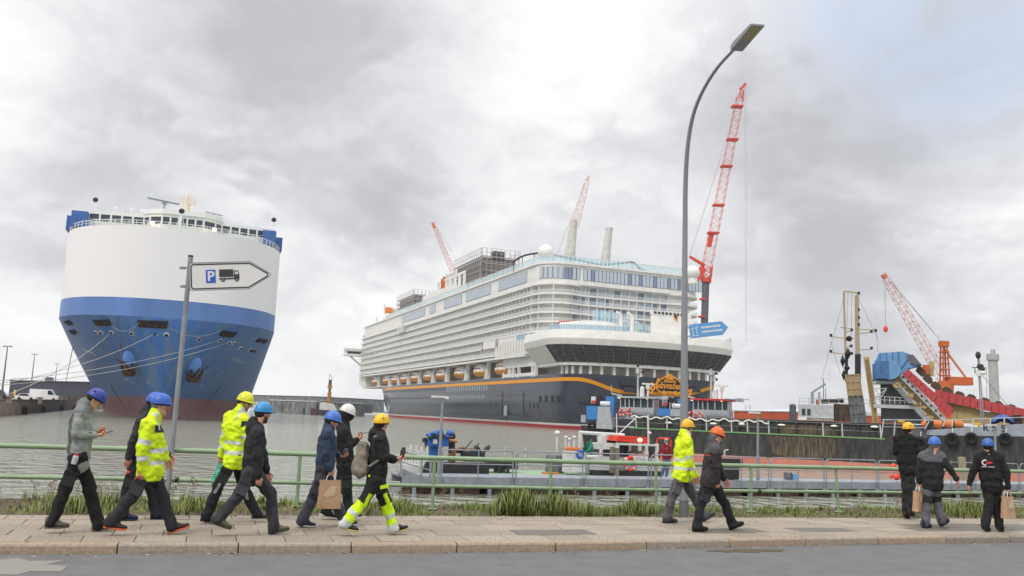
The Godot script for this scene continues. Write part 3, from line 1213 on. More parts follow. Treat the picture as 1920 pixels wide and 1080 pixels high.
	var p0 := at(1376, 798, 420) * V(1, 0, 1) + V(0, WATER + 1, 0)
	var p1 := at(1497, 802, 380) * V(1, 0, 1) + V(0, WATER + 1, 0)
	var os := shed("orange_warehouse", "long orange warehouse with a pale pitched roof behind the barge", p0, p1, 60, 8.6, "shed_orange", "shed_roof", 2.0)
	bs = os.get_meta("bs")
	os.remove_meta("bs")
	L = (p1 - p0).length()
	for k in 15:
		g = Geo.new()
		g.box(bs * V(1.5 + k * (L - 3) / 14.0, 1.1, 0.06), V(1.1, 2.0, 0.12), bs)
		put("window", g, "shed_blue" if k % 3 else "dark", os)
	g = Geo.new()
	for k in 8:
		g.box(bs * V(1 + k * (L - 2) / 7.0, 3.7, 0.05), V(0.15, 7.4, 0.1), bs)
	put("wall_rib", g, mat("orange_dark", "a84b24", 0.8), os)
	var ch := thing("chimney", "tall round concrete chimney with a wide collar beyond the dredger", "chimney", at(1866.5, 800, 300) * V(1, 0, 1) + V(0, WATER + 1, 0))
	var chh := at(1863, 664, 300).y - ch.position.y
	g = Geo.new()
	g.lathe([Vector2(1.75, 0), Vector2(1.45, chh - 2.2)], Transform3D.IDENTITY, 20)
	put("shaft", g, mat("concrete", "b7b9bb", 0.9, 0, "soft", V(0.1, 0.1, 0.1)), ch)
	g = Geo.new()
	g.lathe([Vector2(1.45, chh - 2.4), Vector2(1.95, chh - 2.0), Vector2(1.95, chh), Vector2(0, chh)], Transform3D.IDENTITY, 20)
	put("collar", g, "concrete", ch)
	for s in [-0.5, 0.2, 0.7]:
		g = Geo.new()
		g.tube([V(s, chh, 0), V(s, chh + 1.6, 0)], 0.22, 8)
		put("flue", g, "concrete", ch)


# ---------------------------------------------------------------- car carrier (bow on)
const CC_B := 20.1


func cc_dims(y: float) -> Array:
	var u := clampf(y / 18.2, -0.1, 1.0)
	var uu := maxf(u, 0.0)
	if y >= 18.2:
		return [0.0, 21.0, 2.3]
	return [9.0 * pow(1.0 - uu, 1.35), lerpf(110.0, 21.0, pow(uu, 1.1)), lerpf(1.2, 2.3, pow(uu, 1.6))]


func cc_half(s: float, y: float) -> float:
	var d := cc_dims(y)
	var t: float = (s - d[0]) / d[1]
	if t <= 0.0:
		return 0.0
	if t >= 1.0:
		return CC_B
	return CC_B * pow(1.0 - pow(1.0 - t, d[2]), 1.0 / d[2])


func cc_row(y: float, x_in := 0.0) -> Array:
	var d := cc_dims(y)
	var row := []
	var N := 26
	for k in range(-N, N + 1):
		var tt := absf(k) / float(N)
		var s: float
		if tt <= 0.85:
			s = d[0] + d[1] * pow(tt / 0.85, 2.2)
		else:
			s = lerpf(d[0] + d[1], 185.0, (tt - 0.85) / 0.15)
		var h := maxf(cc_half(s, y) - x_in, 0.0)
		row.append(V(h * signf(k), y, -s - x_in))
	return row


func cc_hit(o: Node3D, px: float, py: float) -> Array:
	var inv := o.transform.affine_inverse()
	var e := inv * EYE
	var r := inv.basis * ray(px, py)
	var lo := 120.0
	var hi := 260.0
	for k in 700:
		var d := lo + k * 0.2
		var p := e + r * d
		if absf(p.x) < cc_half(-p.z, p.y):
			# surface normal from differences
			var f := func(q: Vector3) -> float: return absf(q.x) - cc_half(-q.z, q.y)
			var a := 0.4
			var n := V(f.call(p + V(a, 0, 0)) - f.call(p - V(a, 0, 0)), f.call(p + V(0, a, 0)) - f.call(p - V(0, a, 0)), f.call(p + V(0, 0, a)) - f.call(p - V(0, 0, a)))
			if n.length() < 0.01:
				n = V(0, 0, 1)
			return [p, n.normalized()]
	return [e + r * 170.0, V(0, 0, 1)]


func cc_basis(n: Vector3) -> Basis:
	var x := Vector3.UP.cross(n).normalized()
	return Basis(x, n.cross(x), n)


func car_carrier() -> void:
	mat("cc_white", "e3e3e6", 0.45)
	mat("cc_band", "5f86c6", 0.4, 0, "soft", V(0.03, 0.005, 0.03))
	mat("cc_blue", "ffffff", 0.45, 0, "hull_worn", V(0.045, 0.008, 0.045))
	mat("cc_pink", "ab7f84", 0.8, 0, "soft", V(0.05, 0.03, 0.05))
	mat("cc_deck", "8fae93", 0.8)
	mat("cc_glass", "3c4653", 0.15, 0.0)
	mat("cc_hole", "1e2126", 0.9)
	mat("rust_brown", "6d4a36", 0.95, 0, "rust", V(0.6, 0.6, 0.6))
	mat("anchor_blue", "5d94e0", 0.35)
	mat("box_blue", "3d6cb4", 0.5, 0, "soft", V(0.1, 0.1, 0.1))
	var o := thing("car_carrier", "huge white and blue car carrier ship seen bow on", "ship", V(-61.78, WATER, -157.87), deg_to_rad(19))
	var bands := [["boot_top", [-1.5, 0.0, 1.5, 3.0, 4.1], "cc_pink"], ["lower_hull", [4.1, 5.5, 7, 8.5, 10, 11.5, 13, 14.5, 16, 17.2, 18.2], "cc_blue"], ["blue_band", [18.201, 19.3, 20.4, 21.5], "cc_band"], ["white_hull", [21.5, 26, 31, 34.6], "cc_white"]]
	for q in bands:
		var g := Geo.new()
		var P := []
		for y in q[1]:
			P.append(cc_row(y))
		g.sheet(P, true)
		put(q[0], g, q[2], o)
	# bulwark: inner skin and top, then the green foredeck below it
	var g := Geo.new()
	g.sheet([cc_row(34.6), cc_row(34.6, 0.3)], true)
	g.sheet([cc_row(34.6, 0.3), cc_row(33.4, 0.3)], true)
	put("bulwark", g, "cc_white", o)
	g = Geo.new()
	var top := cc_row(33.5, 0.3)
	for k in 26:
		g.quad(top[k], top[k + 1], top[51 - k], top[52 - k], Vector3.UP)
	put("foredeck", g, "cc_deck", o)
	# rail on the bulwark
	g = Geo.new()
	var rl := cc_row(35.7, 0.15)
	for k in range(4, 49):
		g.tube([rl[k] - V(0, 1.1, 0), rl[k]], 0.06, 4)
		g.bar(rl[k], rl[k + 1], 0.09)
		g.bar(rl[k] - V(0, 0.5, 0), rl[k + 1] - V(0, 0.5, 0), 0.05)
	put("bow_railing", g, "cc_white", o)
	# bridge: a raised middle that bows forward and two wings
	var plan := PackedVector2Array([Vector2(-18.2, -24), Vector2(-18.2, -13.5), Vector2(-6.4, -12.0), Vector2(-5.2, -10.4), Vector2(-3.0, -8.9), Vector2(4.6, -8.9), Vector2(6.8, -10.4), Vector2(8.0, -12.0), Vector2(18.2, -13.5), Vector2(18.2, -24)])
	var up := Transform3D(Basis(V(1, 0, 0), V(0, 0, 1), V(0, -1, 0)), V(0, 0, 0))
	var flat := func(pl: PackedVector2Array, y0: float, y1: float) -> Geo:
		var gg := Geo.new()
		gg.prism(pl, y1 - y0, Transform3D(Basis(V(1, 0, 0), V(0, 0, 1), V(0, 1, 0)), V(0, y0, 0)))
		return gg
	var deckhouse := PackedVector2Array([Vector2(-19, -30), Vector2(-19, -16), Vector2(-7, -13.5), Vector2(-3, -10.5), Vector2(4.6, -10.5), Vector2(8.6, -13.5), Vector2(19, -16), Vector2(19, -30)])
	put("deckhouse", flat.call(deckhouse, 33.5, 35.9), "cc_deck", o)
	var br := put("bridge", flat.call(plan, 35.9, 37.0), "cc_white", o)
	put("bridge_roof", flat.call(plan, 38.4, 39.0), "cc_white", br)
	var mid := PackedVector2Array([Vector2(-6.6, -22), Vector2(-6.6, -12.0), Vector2(-5.3, -10.2), Vector2(-3.1, -8.6), Vector2(4.7, -8.6), Vector2(6.9, -10.2), Vector2(8.2, -12.0), Vector2(8.2, -22)])
	put("wheelhouse_roof", flat.call(mid, 39.0, 39.9), "cc_white", br)
	g = Geo.new()
	var inner := PackedVector2Array()
	for q in plan:
		inner.append(Vector2(q.x * 0.985 + 0.01, q.y - 0.35))
	put("bridge_inside", flat.call(inner, 37.0, 38.4), "cc_hole", br)
	# window panes with posts between them, all round the front
	for i in range(1, 8):
		var a := V(plan[i].x, 0, plan[i].y)
		var b := V(plan[i + 1].x, 0, plan[i + 1].y)
		var nwin := 6 if i == 1 or i == 7 else (1 if i != 4 else 5)
		if i in [2, 3, 5, 6]:
			nwin = 1
		var x := (b - a).normalized()
		var z := x.cross(Vector3.UP)
		if z.z < 0:
			z = -z
		var L := (b - a).length() / nwin
		for k in nwin:
			var c := a + x * L * (k + 0.5)
			g = Geo.new()
			g.box(c + V(0, 37.7, 0) - z * 0.12, V(L - 0.34, 1.36, 0.06), Basis(x, Vector3.UP, z))
			put("window_pane", g, "cc_glass", br)
			g = Geo.new()
			g.box(c - x * L * 0.5 + V(0, 37.7, 0) - z * 0.08, V(0.32, 1.42, 0.24), Basis(x, Vector3.UP, z))
			put("window_post", g, "cc_white", br)
		g = Geo.new()
		g.bar(a + V(0, 37.3, 0) + z * 0.4, b + V(0, 37.3, 0) + z * 0.4, 0.07)
		g.bar(a + V(0, 36.8, 0) + z * 0.4, b + V(0, 36.8, 0) + z * 0.4, 0.05)
		var ns := maxi(2, int((b - a).length() / 1.6))
		for k in ns + 1:
			var q := a.lerp(b, float(k) / ns) + z * 0.4
			g.bar(q + V(0, 36.0, 0), q + V(0, 37.3, 0), 0.07)
		put("walkway_railing", g, "cc_white", br)
	# blue blocks at the bridge ends
	for q in [[-17.6, 35.9, -11.5, 2.8, 2.9, 4], [-19.7, 35.8, -16.5, 1.5, 2.8, 4], [17.2, 35.9, -11.5, 2.6, 2.8, 4], [19.4, 35.6, -16.5, 1.5, 2.8, 4]]:
		g = Geo.new()
		g.prism(PackedVector2Array([Vector2(-q[3] / 2, -q[4] / 2), Vector2(q[3] / 2, -q[4] / 2), Vector2(q[3] / 2, q[4] / 2), Vector2(-q[3] / 2, q[4] / 2)]), q[5], Transform3D(Basis.IDENTITY, V(q[0], q[1] + 1.0, q[2] - q[5])))
		put("bridge_wing_block", g, "box_blue", o)
	# masts, radars, lamps
	g = Geo.new()
	g.tube([V(1.2, 39.9, -13), V(1.2, 42.2, -13)], 0.5, 8)
	g.tube([V(1.2, 42.2, -13), V(1.2, 44.3, -13)], 0.16, 6)
	for k in 4:
		g.bar(V(-0.4, 42.2 + k * 0.4, -13), V(2.8, 42.2 + k * 0.4, -13), 0.12)
	for k in 5:
		g.bar(V(-0.3 + k * 0.7, 42.0, -13), V(-0.3 + k * 0.7, 43.6 + (k % 2) * 0.8, -13), 0.1)
	put("signal_mast", g, mat("cc_cream", "d6c6a8", 0.7), o)
	g = Geo.new()
	g.tube([V(-3.1, 39.9, -14), V(-3.1, 42.0, -14)], 0.15, 6)
	g.box(V(-3.1, 42.1, -14), V(0.9, 0.5, 0.5))
	g.bar(V(-6.3, 42.7, -13.6), V(-0.4, 42.2, -14.2), 0.3)
	put("radar", g, mat("cc_grey", "7a818c", 0.5), o)
	g = Geo.new()
	g.tube([V(6.2, 39.9, -14), V(6.2, 40.9, -14)], 0.12, 6)
	g.bar(V(4.6, 41.2, -13.8), V(7.9, 40.8, -14), 0.18)
	put("radar", g, "cc_grey", o)
	g = Geo.new()
	g.tube([V(0.6, 34, -3), V(0.6, 38.4, -3)], 0.22, 8)
	g.tube([V(0.6, 38.4, -3), V(0.6, 40.2, -3)], 0.07, 6)
	for s in [-1.0, 1.0]:
		g.bar(V(0.6 + s * 1.6, 33.6, -4.5), V(0.6, 38.0, -3), 0.09)
	put("foremast", g, "cc_white", o)
	g = Geo.new()
	g.ball(V(0.6, 38.6, -2.9), V(0.55, 0.5, 0.5))
	for q in [[-15.6, 40.6, -15], [18.0, 40.4, -15]]:
		g.ball(V(q[0], q[1] + 0.9, q[2]), V(0.5, 0.5, 0.5))
	put("signal_lamp", g, "dark", o)
	g = Geo.new()
	for q in [[-15.6, 39.0, -15], [18.0, 38.9, -15], [-12, 39, -15], [-9, 39, -15], [-7.2, 39, -15], [10, 39, -15], [13, 39, -15], [16, 39, -15]]:
		g.tube([V(q[0], 39.0, q[2]), V(q[0], q[1] + 1.7, q[2])], 0.09, 5)
		g.box(V(q[0], q[1] + 1.4, q[2]), V(0.7, 0.3, 0.3))
	put("roof_antenna", g, "cc_white", o)
	# two lit deck lamps at the foot of the wheelhouse, seen alight in the photograph
	var lm := mat("lit_lamp", "fff1d8", 0.4)
	lm.emission_enabled = true
	lm.emission = Color("ffd9a0")
	lm.emission_energy_multiplier = 2.5
	for x in [-4.6, 6.6]:
		g = Geo.new()
		g.ball(V(x, 36.75, -8.6), V(0.4, 0.4, 0.3))
		put("deck_lamp", g, "lit_lamp", o)
		var l := OmniLight3D.new()
		l.name = "deck_lamp_light"
		l.position = V(x, 36.75, -8.1)
		l.light_color = Color("ffd9a0")
		l.light_energy = 1.5
		l.light_size = 0.3
		l.omni_range = 30
		l.omni_attenuation = 2.0
		l.shadow_enabled = true
		o.add_child(l)
	# openings in the bow
	for q in [[192, 605, 3.6, 1.35], [286, 608, 5.1, 1.35], [427, 626, 3.6, 1.5], [129, 605, 3.2, 1.1], [137, 622, 3.8, 1.0], [486, 638, 2.6, 1.1], [496, 640, 2.6, 1.1], [474, 658, 3.4, 0.5]]:
		var h := cc_hit(o, q[0], q[1])
		var bs := cc_basis(h[1])
		g = Geo.new()
		var hw: float = q[2] / 2
		var hh: float = q[3] / 2
		g.prism(PackedVector2Array([Vector2(-hw + 0.4, -hh), Vector2(hw - 0.4, -hh), Vector2(hw, -hh + 0.3), Vector2(hw, hh), Vector2(-hw, hh), Vector2(-hw, -hh + 0.3)]), 0.9, Transform3D(bs, h[0] - bs.z * 0.74))
		var op := put("mooring_port", g, "cc_hole", o)
		g = Geo.new()
		for k in 4:
			g.box(h[0] + bs * V(-hw * 0.7 + hw * 0.45 * k, -hh * 0.5, 0.16), V(0.25, hh * 0.9, 0.1), bs)
		g.box(h[0] + bs * V(0, -hh * 0.15, 0.16), V(hw * 1.8, 0.12, 0.08), bs)
		put("mooring_gear", g, "rust_brown", op)
	for q in [[210, 623], [291, 626], [312, 628], [412, 638], [430, 642], [438, 643], [181, 623], [190, 623], [247, 625], [373, 636], [143, 626], [450, 652], [468, 655]]:
		var h := cc_hit(o, q[0], q[1])
		var bs := cc_basis(h[1])
		g = Geo.new()
		torus(g, Transform3D(Basis(bs.x, bs.z, -bs.y), h[0] + bs.z * 0.04), 0.38, 0.12, 12, 6)
		var fl := put("fairlead", g, "cc_white", o)
		g = Geo.new()
		g.box(h[0], V(0.6, 0.5, 0.35), bs)
		put("fairlead_hole", g, "cc_hole", fl)
	# the anchors in their bolsters
	for q in [[246, 676, -1.0], [362, 688, 1.0]]:
		var h := cc_hit(o, q[0], q[1])
		var bs := cc_basis(V(h[1].x * 0.6, h[1].y * 0.5, h[1].z).normalized())
		g = Geo.new()
		var tb := bs * Basis(V(0, 0, 1), q[2] * 0.5)
		g.ball(h[0] - bs.z * 0.3 + bs.y * 0.5, V(1.5, 2.4, 1.5), tb, 16)
		var bo := put("anchor_bolster", g, "anchor_blue", o)
		g = Geo.new()
		var c: Vector3 = h[0] + bs.z * 0.9 - bs.y * 1.2 + bs.x * q[2] * 0.5
		g.box(c + bs.y * 0.3, V(0.5, 2.6, 0.5), bs)
		g.box(c - bs.y * 1.0, V(2.0, 0.9, 0.9), bs)
		for s in [-1.0, 1.0]:
			g.prism(PackedVector2Array([Vector2(0, 0), Vector2(0.7, 0.2), Vector2(0.55, 2.2)]), 0.5, Transform3D(Basis(bs.x * s, bs.y, bs.z * s), c + bs.x * s * 0.7 - bs.y * 1.2 - bs.z * 0.25 * s))
		g.tube([c + bs.x * q[2] * -0.2 + bs.y * 0.4, c + bs.x * q[2] * 2.0 + bs.y * 2.0], 0.12, 5)
		put("anchor", g, "rust_brown", bo)
	# rust runs and draught marks on the bow: thin raised plates with their own worn colour
	mat("rust_run", "8a8078", 0.95, 0, "rust", V(0.3, 0.1, 0.3))
	mat("bow_mark", "4c6670", 0.9, 0, "rust", V(0.3, 0.2, 0.3))
	for q in [[205, 716, 231, 760, 0.2], [418, 718, 382, 765, 0.16], [226, 643, 227, 655, 0.2]]:
		var pts := []
		for k in 9:
			var h := cc_hit(o, lerpf(q[0], q[2], k / 8.0), lerpf(q[1], q[3], k / 8.0))
			pts.append(h[0] - h[1] * 0.05)
		g = Geo.new()
		var rad := []
		for k in 9:
			rad.append(q[4] * (0.4 + 0.6 * sin(PI * (0.1 + 0.8 * k / 8.0))))
		g.tube(pts, rad, 6)
		put("rust_streak", g, "rust_run", o)
	g = Geo.new()
	for q in [[[296, 683], [314, 684], [314, 700], [296, 699]], [[293, 700], [317, 702], [318, 714], [290, 712]], [[293, 713], [316, 715], [303, 732], [301, 732]]]:
		var c := []
		for e in q[0].size() + 2:
			var h := cc_hit(o, q[e][0], q[e][1])
			c.append(h[0] + h[1] * 0.06)
		g.quad(c[0], c[1], c[2], c[3], V(0, 0, 1))
	put("bulb_mark", g, "bow_mark", o)
	for q in [[237, 711, -1], [278, 717, -1], [379, 723, 1]]:
		var h := cc_hit(o, q[0], q[1])
		var bs := cc_basis(h[1])
		g = Geo.new()
		g.box(h[0] + bs.z * 0.05, V(0.25, 0.9, 0.08), bs * Basis(V(0, 0, 1), -0.6 * q[2]))
		put("draught_mark", g, "white", o)
	# faded name letters high on either bow
	for q in [[157, 655, 176, 663, 8], [436, 672, 458, 680, 8]]:
		for k in q[4]:
			var h := cc_hit(o, lerpf(q[0], q[2], k / 7.0), lerpf(q[1], q[3], k / 7.0))
			var bs := cc_basis(h[1])
			g = Geo.new()
			g.box(h[0], V(0.12, 0.9, 0.12), bs)
			g.box(h[0] + bs.x * 0.2 + bs.y * (0.35 if k % 2 else 0.0), V(0.4, 0.12, 0.12), bs)
			put("name_letter", g, "white", o)
	mooring_ropes(o)


func rope(label: String, pts: Array, sag: float, r := 0.07, m := "rope", group := "mooring ropes of the car carrier") -> void:
	var a: Vector3 = pts[0]
	var b: Vector3 = pts[1]
	var g := Geo.new()
	var P := []
	for k in 17:
		var t := k / 16.0
		P.append(a.lerp(b, t) - V(0, sag * 4.0 * t * (1.0 - t), 0))
	g.tube(P, r, 5)
	var o := put("mooring_rope", g, m)
	tag(o, label, "rope", group)


func mooring_ropes(o: Node3D) -> void:
	mat("rope", "a9a49b", 0.9)
	mat("rope_dark", "5a5550", 0.9)
	var b1 := onto(17, 751, WATER + 2.7) + V(0, 0.8, 0)
	var b2 := onto(75, 752.5, WATER + 2.7) + V(0, 0.8, 0)
	var b3 := onto(117, 749, WATER + 2.7) + V(0, 0.8, 0)
	var far := V(-95, 3, -122)
	var t := o.transform
	rope("pale mooring rope from the upper fairlead down to the bollard by the white car", [t * cc_hit(o, 207, 625)[0], b1], 1.0, 0.05)
	rope("pale mooring rope from beside the wide bow opening passing above the helmeted man", [t * cc_hit(o, 288, 627)[0], b1 + V(-4, 0, 6)], 1.6, 0.045)
	rope("upper of two parallel mooring ropes crossing the bow behind the sign pole", [t * cc_hit(o, 411, 638)[0], b2 + V(-12, 0, 20)], 2.2, 0.045)
	rope("lower of two parallel mooring ropes crossing the bow behind the sign pole", [t * cc_hit(o, 429, 642)[0], b2 + V(-11, -0.3, 20)], 2.4, 0.045)
	rope("steep dark mooring rope at the edge of the bow running down to the quay", [t * cc_hit(o, 141, 629)[0], b3], 0.2, 0.08, "rope_dark")
	rope("slack rope hanging between two bow openings", [t * (cc_hit(o, 212, 612)[0] + V(0, 0, 0.3)), t * (cc_hit(o, 262, 605)[0] + V(0, 0, 0.3))], 1.2, 0.04, "rope", "slack ropes on the bow")
	rope("slack rope hanging from the wide bow opening past the sign pole", [t * (cc_hit(o, 312, 611)[0] + V(0, 0, 0.4)), t * (cc_hit(o, 418, 618)[0] + V(0, 0, 0.6))], 1.6, 0.04, "rope", "slack ropes on the bow")


# ---------------------------------------------------------------- cruise ship, stern quarter
# local axes: x to starboard, y up from the water, z aft; f is the distance forward of the stern
func cs_pt(k: float, y: float) -> Vector3:
	# k from -1 (port bow) through 0 (middle of the stern) to 1 (starboard bow)
	var s := signf(k)
	var a := absf(k)
	var fs := lerpf(4.0, -1.0, clampf(y / 16.0, 0, 1))
	var tip := lerpf(300.0, 318.0, pow(clampf(y / 17.0, 0, 1), 0.8))
	var hb := 26.0 * lerpf(0.94, 1.0, clampf(y / 6.0, 0, 1))
	var r := 10.0
	if a < 0.12:
		return V(s * (hb - r) * a / 0.12, y, -fs - 0.6 * pow(a / 0.12, 2.0))
	if a < 0.24:
		var t := (a - 0.12) / 0.12 * PI / 2
		return V(s * (hb - r + r * sin(t)), y, -(fs + 0.6 + r * (1.0 - cos(t))))
	if a < 0.6:
		return V(s * hb, y, -lerpf(fs + 0.6 + r, 215.0, (a - 0.24) / 0.36))
	var t2 := (a - 0.6) / 0.4
	return V(s * hb * (1.0 - pow(t2, lerpf(1.7, 2.2, clampf(y / 16.0, 0, 1)))), y, -lerpf(215.0, tip, t2))


func cs_row(y: float, k0 := -1.0, k1 := 1.0, n := 88) -> Array:
	var row := []
	for i in n + 1:
		row.append(cs_pt(lerpf(k0, k1, float(i) / n), y))
	return row


# outline of the upper decks: port side, rounded quarter, stern face, starboard side
func cs_outline(hx: float, fa: float, fb: float, r: float, wave := 0.0, port_from := 0.0) -> Array:
	var p := []
	for f in [fb, 240, 180, 120, 90, 60]:
		if f <= fb and f > fa + r:
			p.append(V(-hx, 0, -f))
	for i in 9:
		var t := i / 8.0 * PI / 2
		p.append(V(-hx + r - r * cos(t), 0, -(fa + r - r * sin(t))))
	var m := p.size()
	if wave > 0.0:
		p.append(V(-hx + r + 2.0, 0, -fa - wave * 0.25))
		p.append(V(-hx + r + 5.0, 0, -fa - wave))
		p.append(V(hx - r - 5.0, 0, -fa - wave))
		p.append(V(hx - r - 2.0, 0, -fa - wave * 0.25))
	for i in 9:
		var t := (1.0 - i / 8.0) * PI / 2
		p.append(V(hx - r + r * cos(t), 0, -(fa + r - r * sin(t))))
	for f in [60, 120, 180, fb]:
		p.append(V(hx, 0, -f))
	for i in p.size():
		if p[i].x > 0.0 and hx > 25.0:
			p[i].x *= 1.15
	return p


func slab_from(o: Array, y0: float, y1: float, inset: float) -> Geo:
	var g := Geo.new()
	var n := o.size()
	var inn := []
	for i in n:
		var d: Vector3 = (o[mini(i + 1, n - 1)] - o[maxi(i - 1, 0)]).normalized()
		inn.append(o[i] + V(-d.z, 0, d.x).normalized() * -inset * -1.0)
	# the inside lies to starboard of the port side
	if (inn[0] - o[0]).x < 0:
		for i in n:
			inn[i] = o[i] * 2.0 - inn[i]
	var u := Vector3.UP
	var out: Array = [[], [], [], []]
	for i in n:
		out[0].append(inn[i] + u * y0)
		out[1].append(o[i] + u * y0)
		out[2].append(o[i] + u * y1)
		out[3].append(inn[i] + u * y1)
	for k in 4:
		g.sheet([out[k], out[(k + 1) % 4]], false)
	return g


func wall_from(o: Array, y0: float, y1: float) -> Geo:
	var g := Geo.new()
	var a := []
	var b := []
	for q in o:
		a.append(q + V(0, y0, 0))
		b.append(q + V(0, y1, 0))
	g.sheet([a, b], true)
	return g


func cruise_ship() -> void:
	var W2 := V(0.04, 0.04, 0.04)
	mat("cs_navy", "474d5d", 0.18, 0, "soft", V(0.03, 0.01, 0.03))
	mat("cs_red", "b5303f", 0.55, 0, "soft", W2)
	mat("cs_white", "ecebe8", 0.5, 0, "faint", W2)
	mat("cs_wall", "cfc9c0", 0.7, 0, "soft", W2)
	var gl := mat("cs_rail", Color(0.84, 0.87, 0.87, 0.38), 0.1)
	gl.transparency = BaseMaterial3D.TRANSPARENCY_ALPHA
	mat("cs_glass", "48535f", 0.12)
	mat("cs_door", "5a606c", 0.2)
	mat("cs_pane", "b7c2cf", 0.1)
	mat("cs_pane2", "7f8ba5", 0.1)
	mat("cs_teal", Color(0.66, 0.83, 0.88, 0.55), 0.1).transparency = BaseMaterial3D.TRANSPARENCY_ALPHA
	mat("cs_teal2", Color(0.48, 0.71, 0.84, 0.7), 0.1).transparency = BaseMaterial3D.TRANSPARENCY_ALPHA
	mat("cs_gold", "e79a1c", 0.45)
	mat("cs_lounge", "353a3d", 0.1)
	mat("cs_mull", "54585a", 0.5)
	mat("cs_dark", "33343a", 0.8)
	mat("boat_orange", "e0973a", 0.5)
	mat("scaffold", "a9a8a6", 0.7)
	mat("scaffold_net", "98928f", 0.9, 0, "soft", V(0.2, 0.2, 0.2))
	var P := V(19.89, WATER, -254.41) + V(0.933, 0, -0.36) * 25.0
	var o := thing("cruise_ship", "huge cruise ship with dark hull, gold stripe and white stacked balcony decks", "ship", P, deg_to_rad(21.09))
	# hull
	for q in [["boot_top", [-1.5, 1.0], "cs_red"], ["waterline_stripe", [1.0, 1.6], "cs_white"], ["hull", [1.6, 3.5, 6, 9, 12, 14.5, 16.2], "cs_navy"]]:
		var R := []
		for y in q[1]:
			R.append(cs_row(y))
		var g := Geo.new()
		g.sheet(R, false)
		put(q[0], g, q[2], o)
	var hull: Node = o.get_node("hull")
	# forecastle rises at the bow
	var g := Geo.new()
	g.sheet([cs_row(16.2, -1.0, -0.84, 12), cs_row(18.0, -1.0, -0.84, 12)], false)
	g.sheet([cs_row(16.2, 0.84, 1.0, 12), cs_row(18.0, 0.84, 1.0, 12)], false)
	put("bow_bulwark", g, "cs_white", o)
	# gold stripe: along the sides, dipping in a curve across the stern
	g = Geo.new()
	var up := []
	var dn := []
	for i in 141:
		var k := lerpf(-0.985, 0.6, i / 140.0)
		var y := 14.6
		var p := cs_pt(k, 14.6)
		if absf(k) < 0.2:
			var t := clampf((0.185 - absf(k)) / 0.115, 0, 1)
			y = lerpf(14.6, 11.5, t * t * (3 - 2 * t))
		p = cs_pt(k, y)
		var q := cs_pt(k + 0.002, y)
		var nn := V((q - p).z, 0, -(q - p).x).normalized() * -1.0
		up.append(cs_pt(k, y + 0.55) + nn * 0.12)
		dn.append(cs_pt(k, y - 0.55) + nn * 0.12)
	g.sheet([dn, up], false)
	put("gold_stripe", g, "cs_gold", o)
	# superstructure core and the recess for the boats
	var fb := 298.0
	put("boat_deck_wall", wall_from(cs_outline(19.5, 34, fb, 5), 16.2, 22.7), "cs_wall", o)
	g = Geo.new()
	var o0 := cs_outline(25.9, 20, fb, 8)
	put("boat_deck", slab_from(cs_outline(25.95, 10.5, fb, 9), 15.9, 16.25, 8), "cs_white", o)
	put("boat_deck_ceiling", slab_from(cs_outline(27.9, 30, fb, 6), 22.5, 23.2, 9), "cs_white", o)
	put("cabin_wall", wall_from(cs_outline(25.6, 22.2, fb - 3, 6), 23, 46.3), "cs_white", o)
	put("upper_wall", wall_from(cs_outline(27.6, 20.4, fb - 8, 8), 45.3, 52.0), "cs_white", o)
	g = Geo.new()
	g.box(V(2, 51.7, -155), V(57, 0.3, 262))
	put("top_deck", g, "cs_wall", o)
	# forward end of the house
	g = Geo.new()
	g.prism(PackedVector2Array([Vector2(290, 16), Vector2(304, 18), Vector2(303, 30), Vector2(297, 46), Vector2(286, 52), Vector2(286, 16)]), 52, Transform3D(Basis(V(0, 0, -1), V(0, 1, 0), V(1, 0, 0)), V(-26, 0, 0)))
	put("forward_house", g, "cs_white", o)
	g = Geo.new()
	for y in [40.5, 43.8, 47.0]:
		g.box(V(-26.4, y, -288), V(1.0, 1.2, 18))
	put("forward_window", g, "cs_glass", o)
	# balcony decks
	var levels := [24.0, 27.0, 30.1, 33.2, 36.2, 39.2, 42.2, 45.3]
	var rng := RandomNumberGenerator.new()
	rng.seed = 12
	var slabs := []
	for i in levels.size():
		var y: float = levels[i]
		var full := y > 29.0
		var ol := cs_outline(28.0, 19.6, fb, 9, 1.6) if full else [V(-28, 0, -fb), V(-28, 0, -200), V(-28, 0, -(76.0 if i == 1 else 62.0))]
		var slab := put("deck_edge", slab_from(ol, y - 0.4, y + 0.15, 3.6), "cs_white", o)
		if i == levels.size() - 1:
			continue
		var balustrade := put("balustrade", wall_from(ol, y + 0.2, y + 1.25), "cs_rail", slab)
		# dividers and glass doors on the port side, one cabin every 3.3 m
		var div := Geo.new()
		var doors := Geo.new()
		var f: float = 31.0 if full else (78.0 if i == 1 else 64.0)
		while f < fb - 4.0:
			div.box(V(-26.8, y + 1.4, -f), V(2.2, 2.7, 0.14))
			doors.box(V(-25.58, y + 1.3, -f - 1.5), V(0.14, 2.4, 1.9))
			f += 3.3
		stuff(put("balcony_divider", div, "cs_white", slab))
		stuff(put("balcony_door", doors, "cs_door", slab))
		if full:
			# stern cabins: windows one by one
			var sd := Geo.new()
			for k in 13:
				sd.box(V(-17.4 + k * 2.9, y + 1.4, -21.9), V(0.16, 2.7, 1.5))
			stuff(put("balcony_divider", sd, "cs_white", slab))
			for k in 12:
				var x: float = -16.3 + k * 2.95 + [0.0, -0.3, 0.4, 0.1, -0.4, 0.3][k % 6]
				var w := Geo.new()
				for s in 2:
					w.box(V(x - 0.55 + s * 1.1, y + 1.35, -22.14), V(1.0, 2.2, 0.12))
				put("cabin_window", w, "cs_pane" if rng.randf() < 0.6 else "cs_pane2", slab)
			var col := Geo.new()
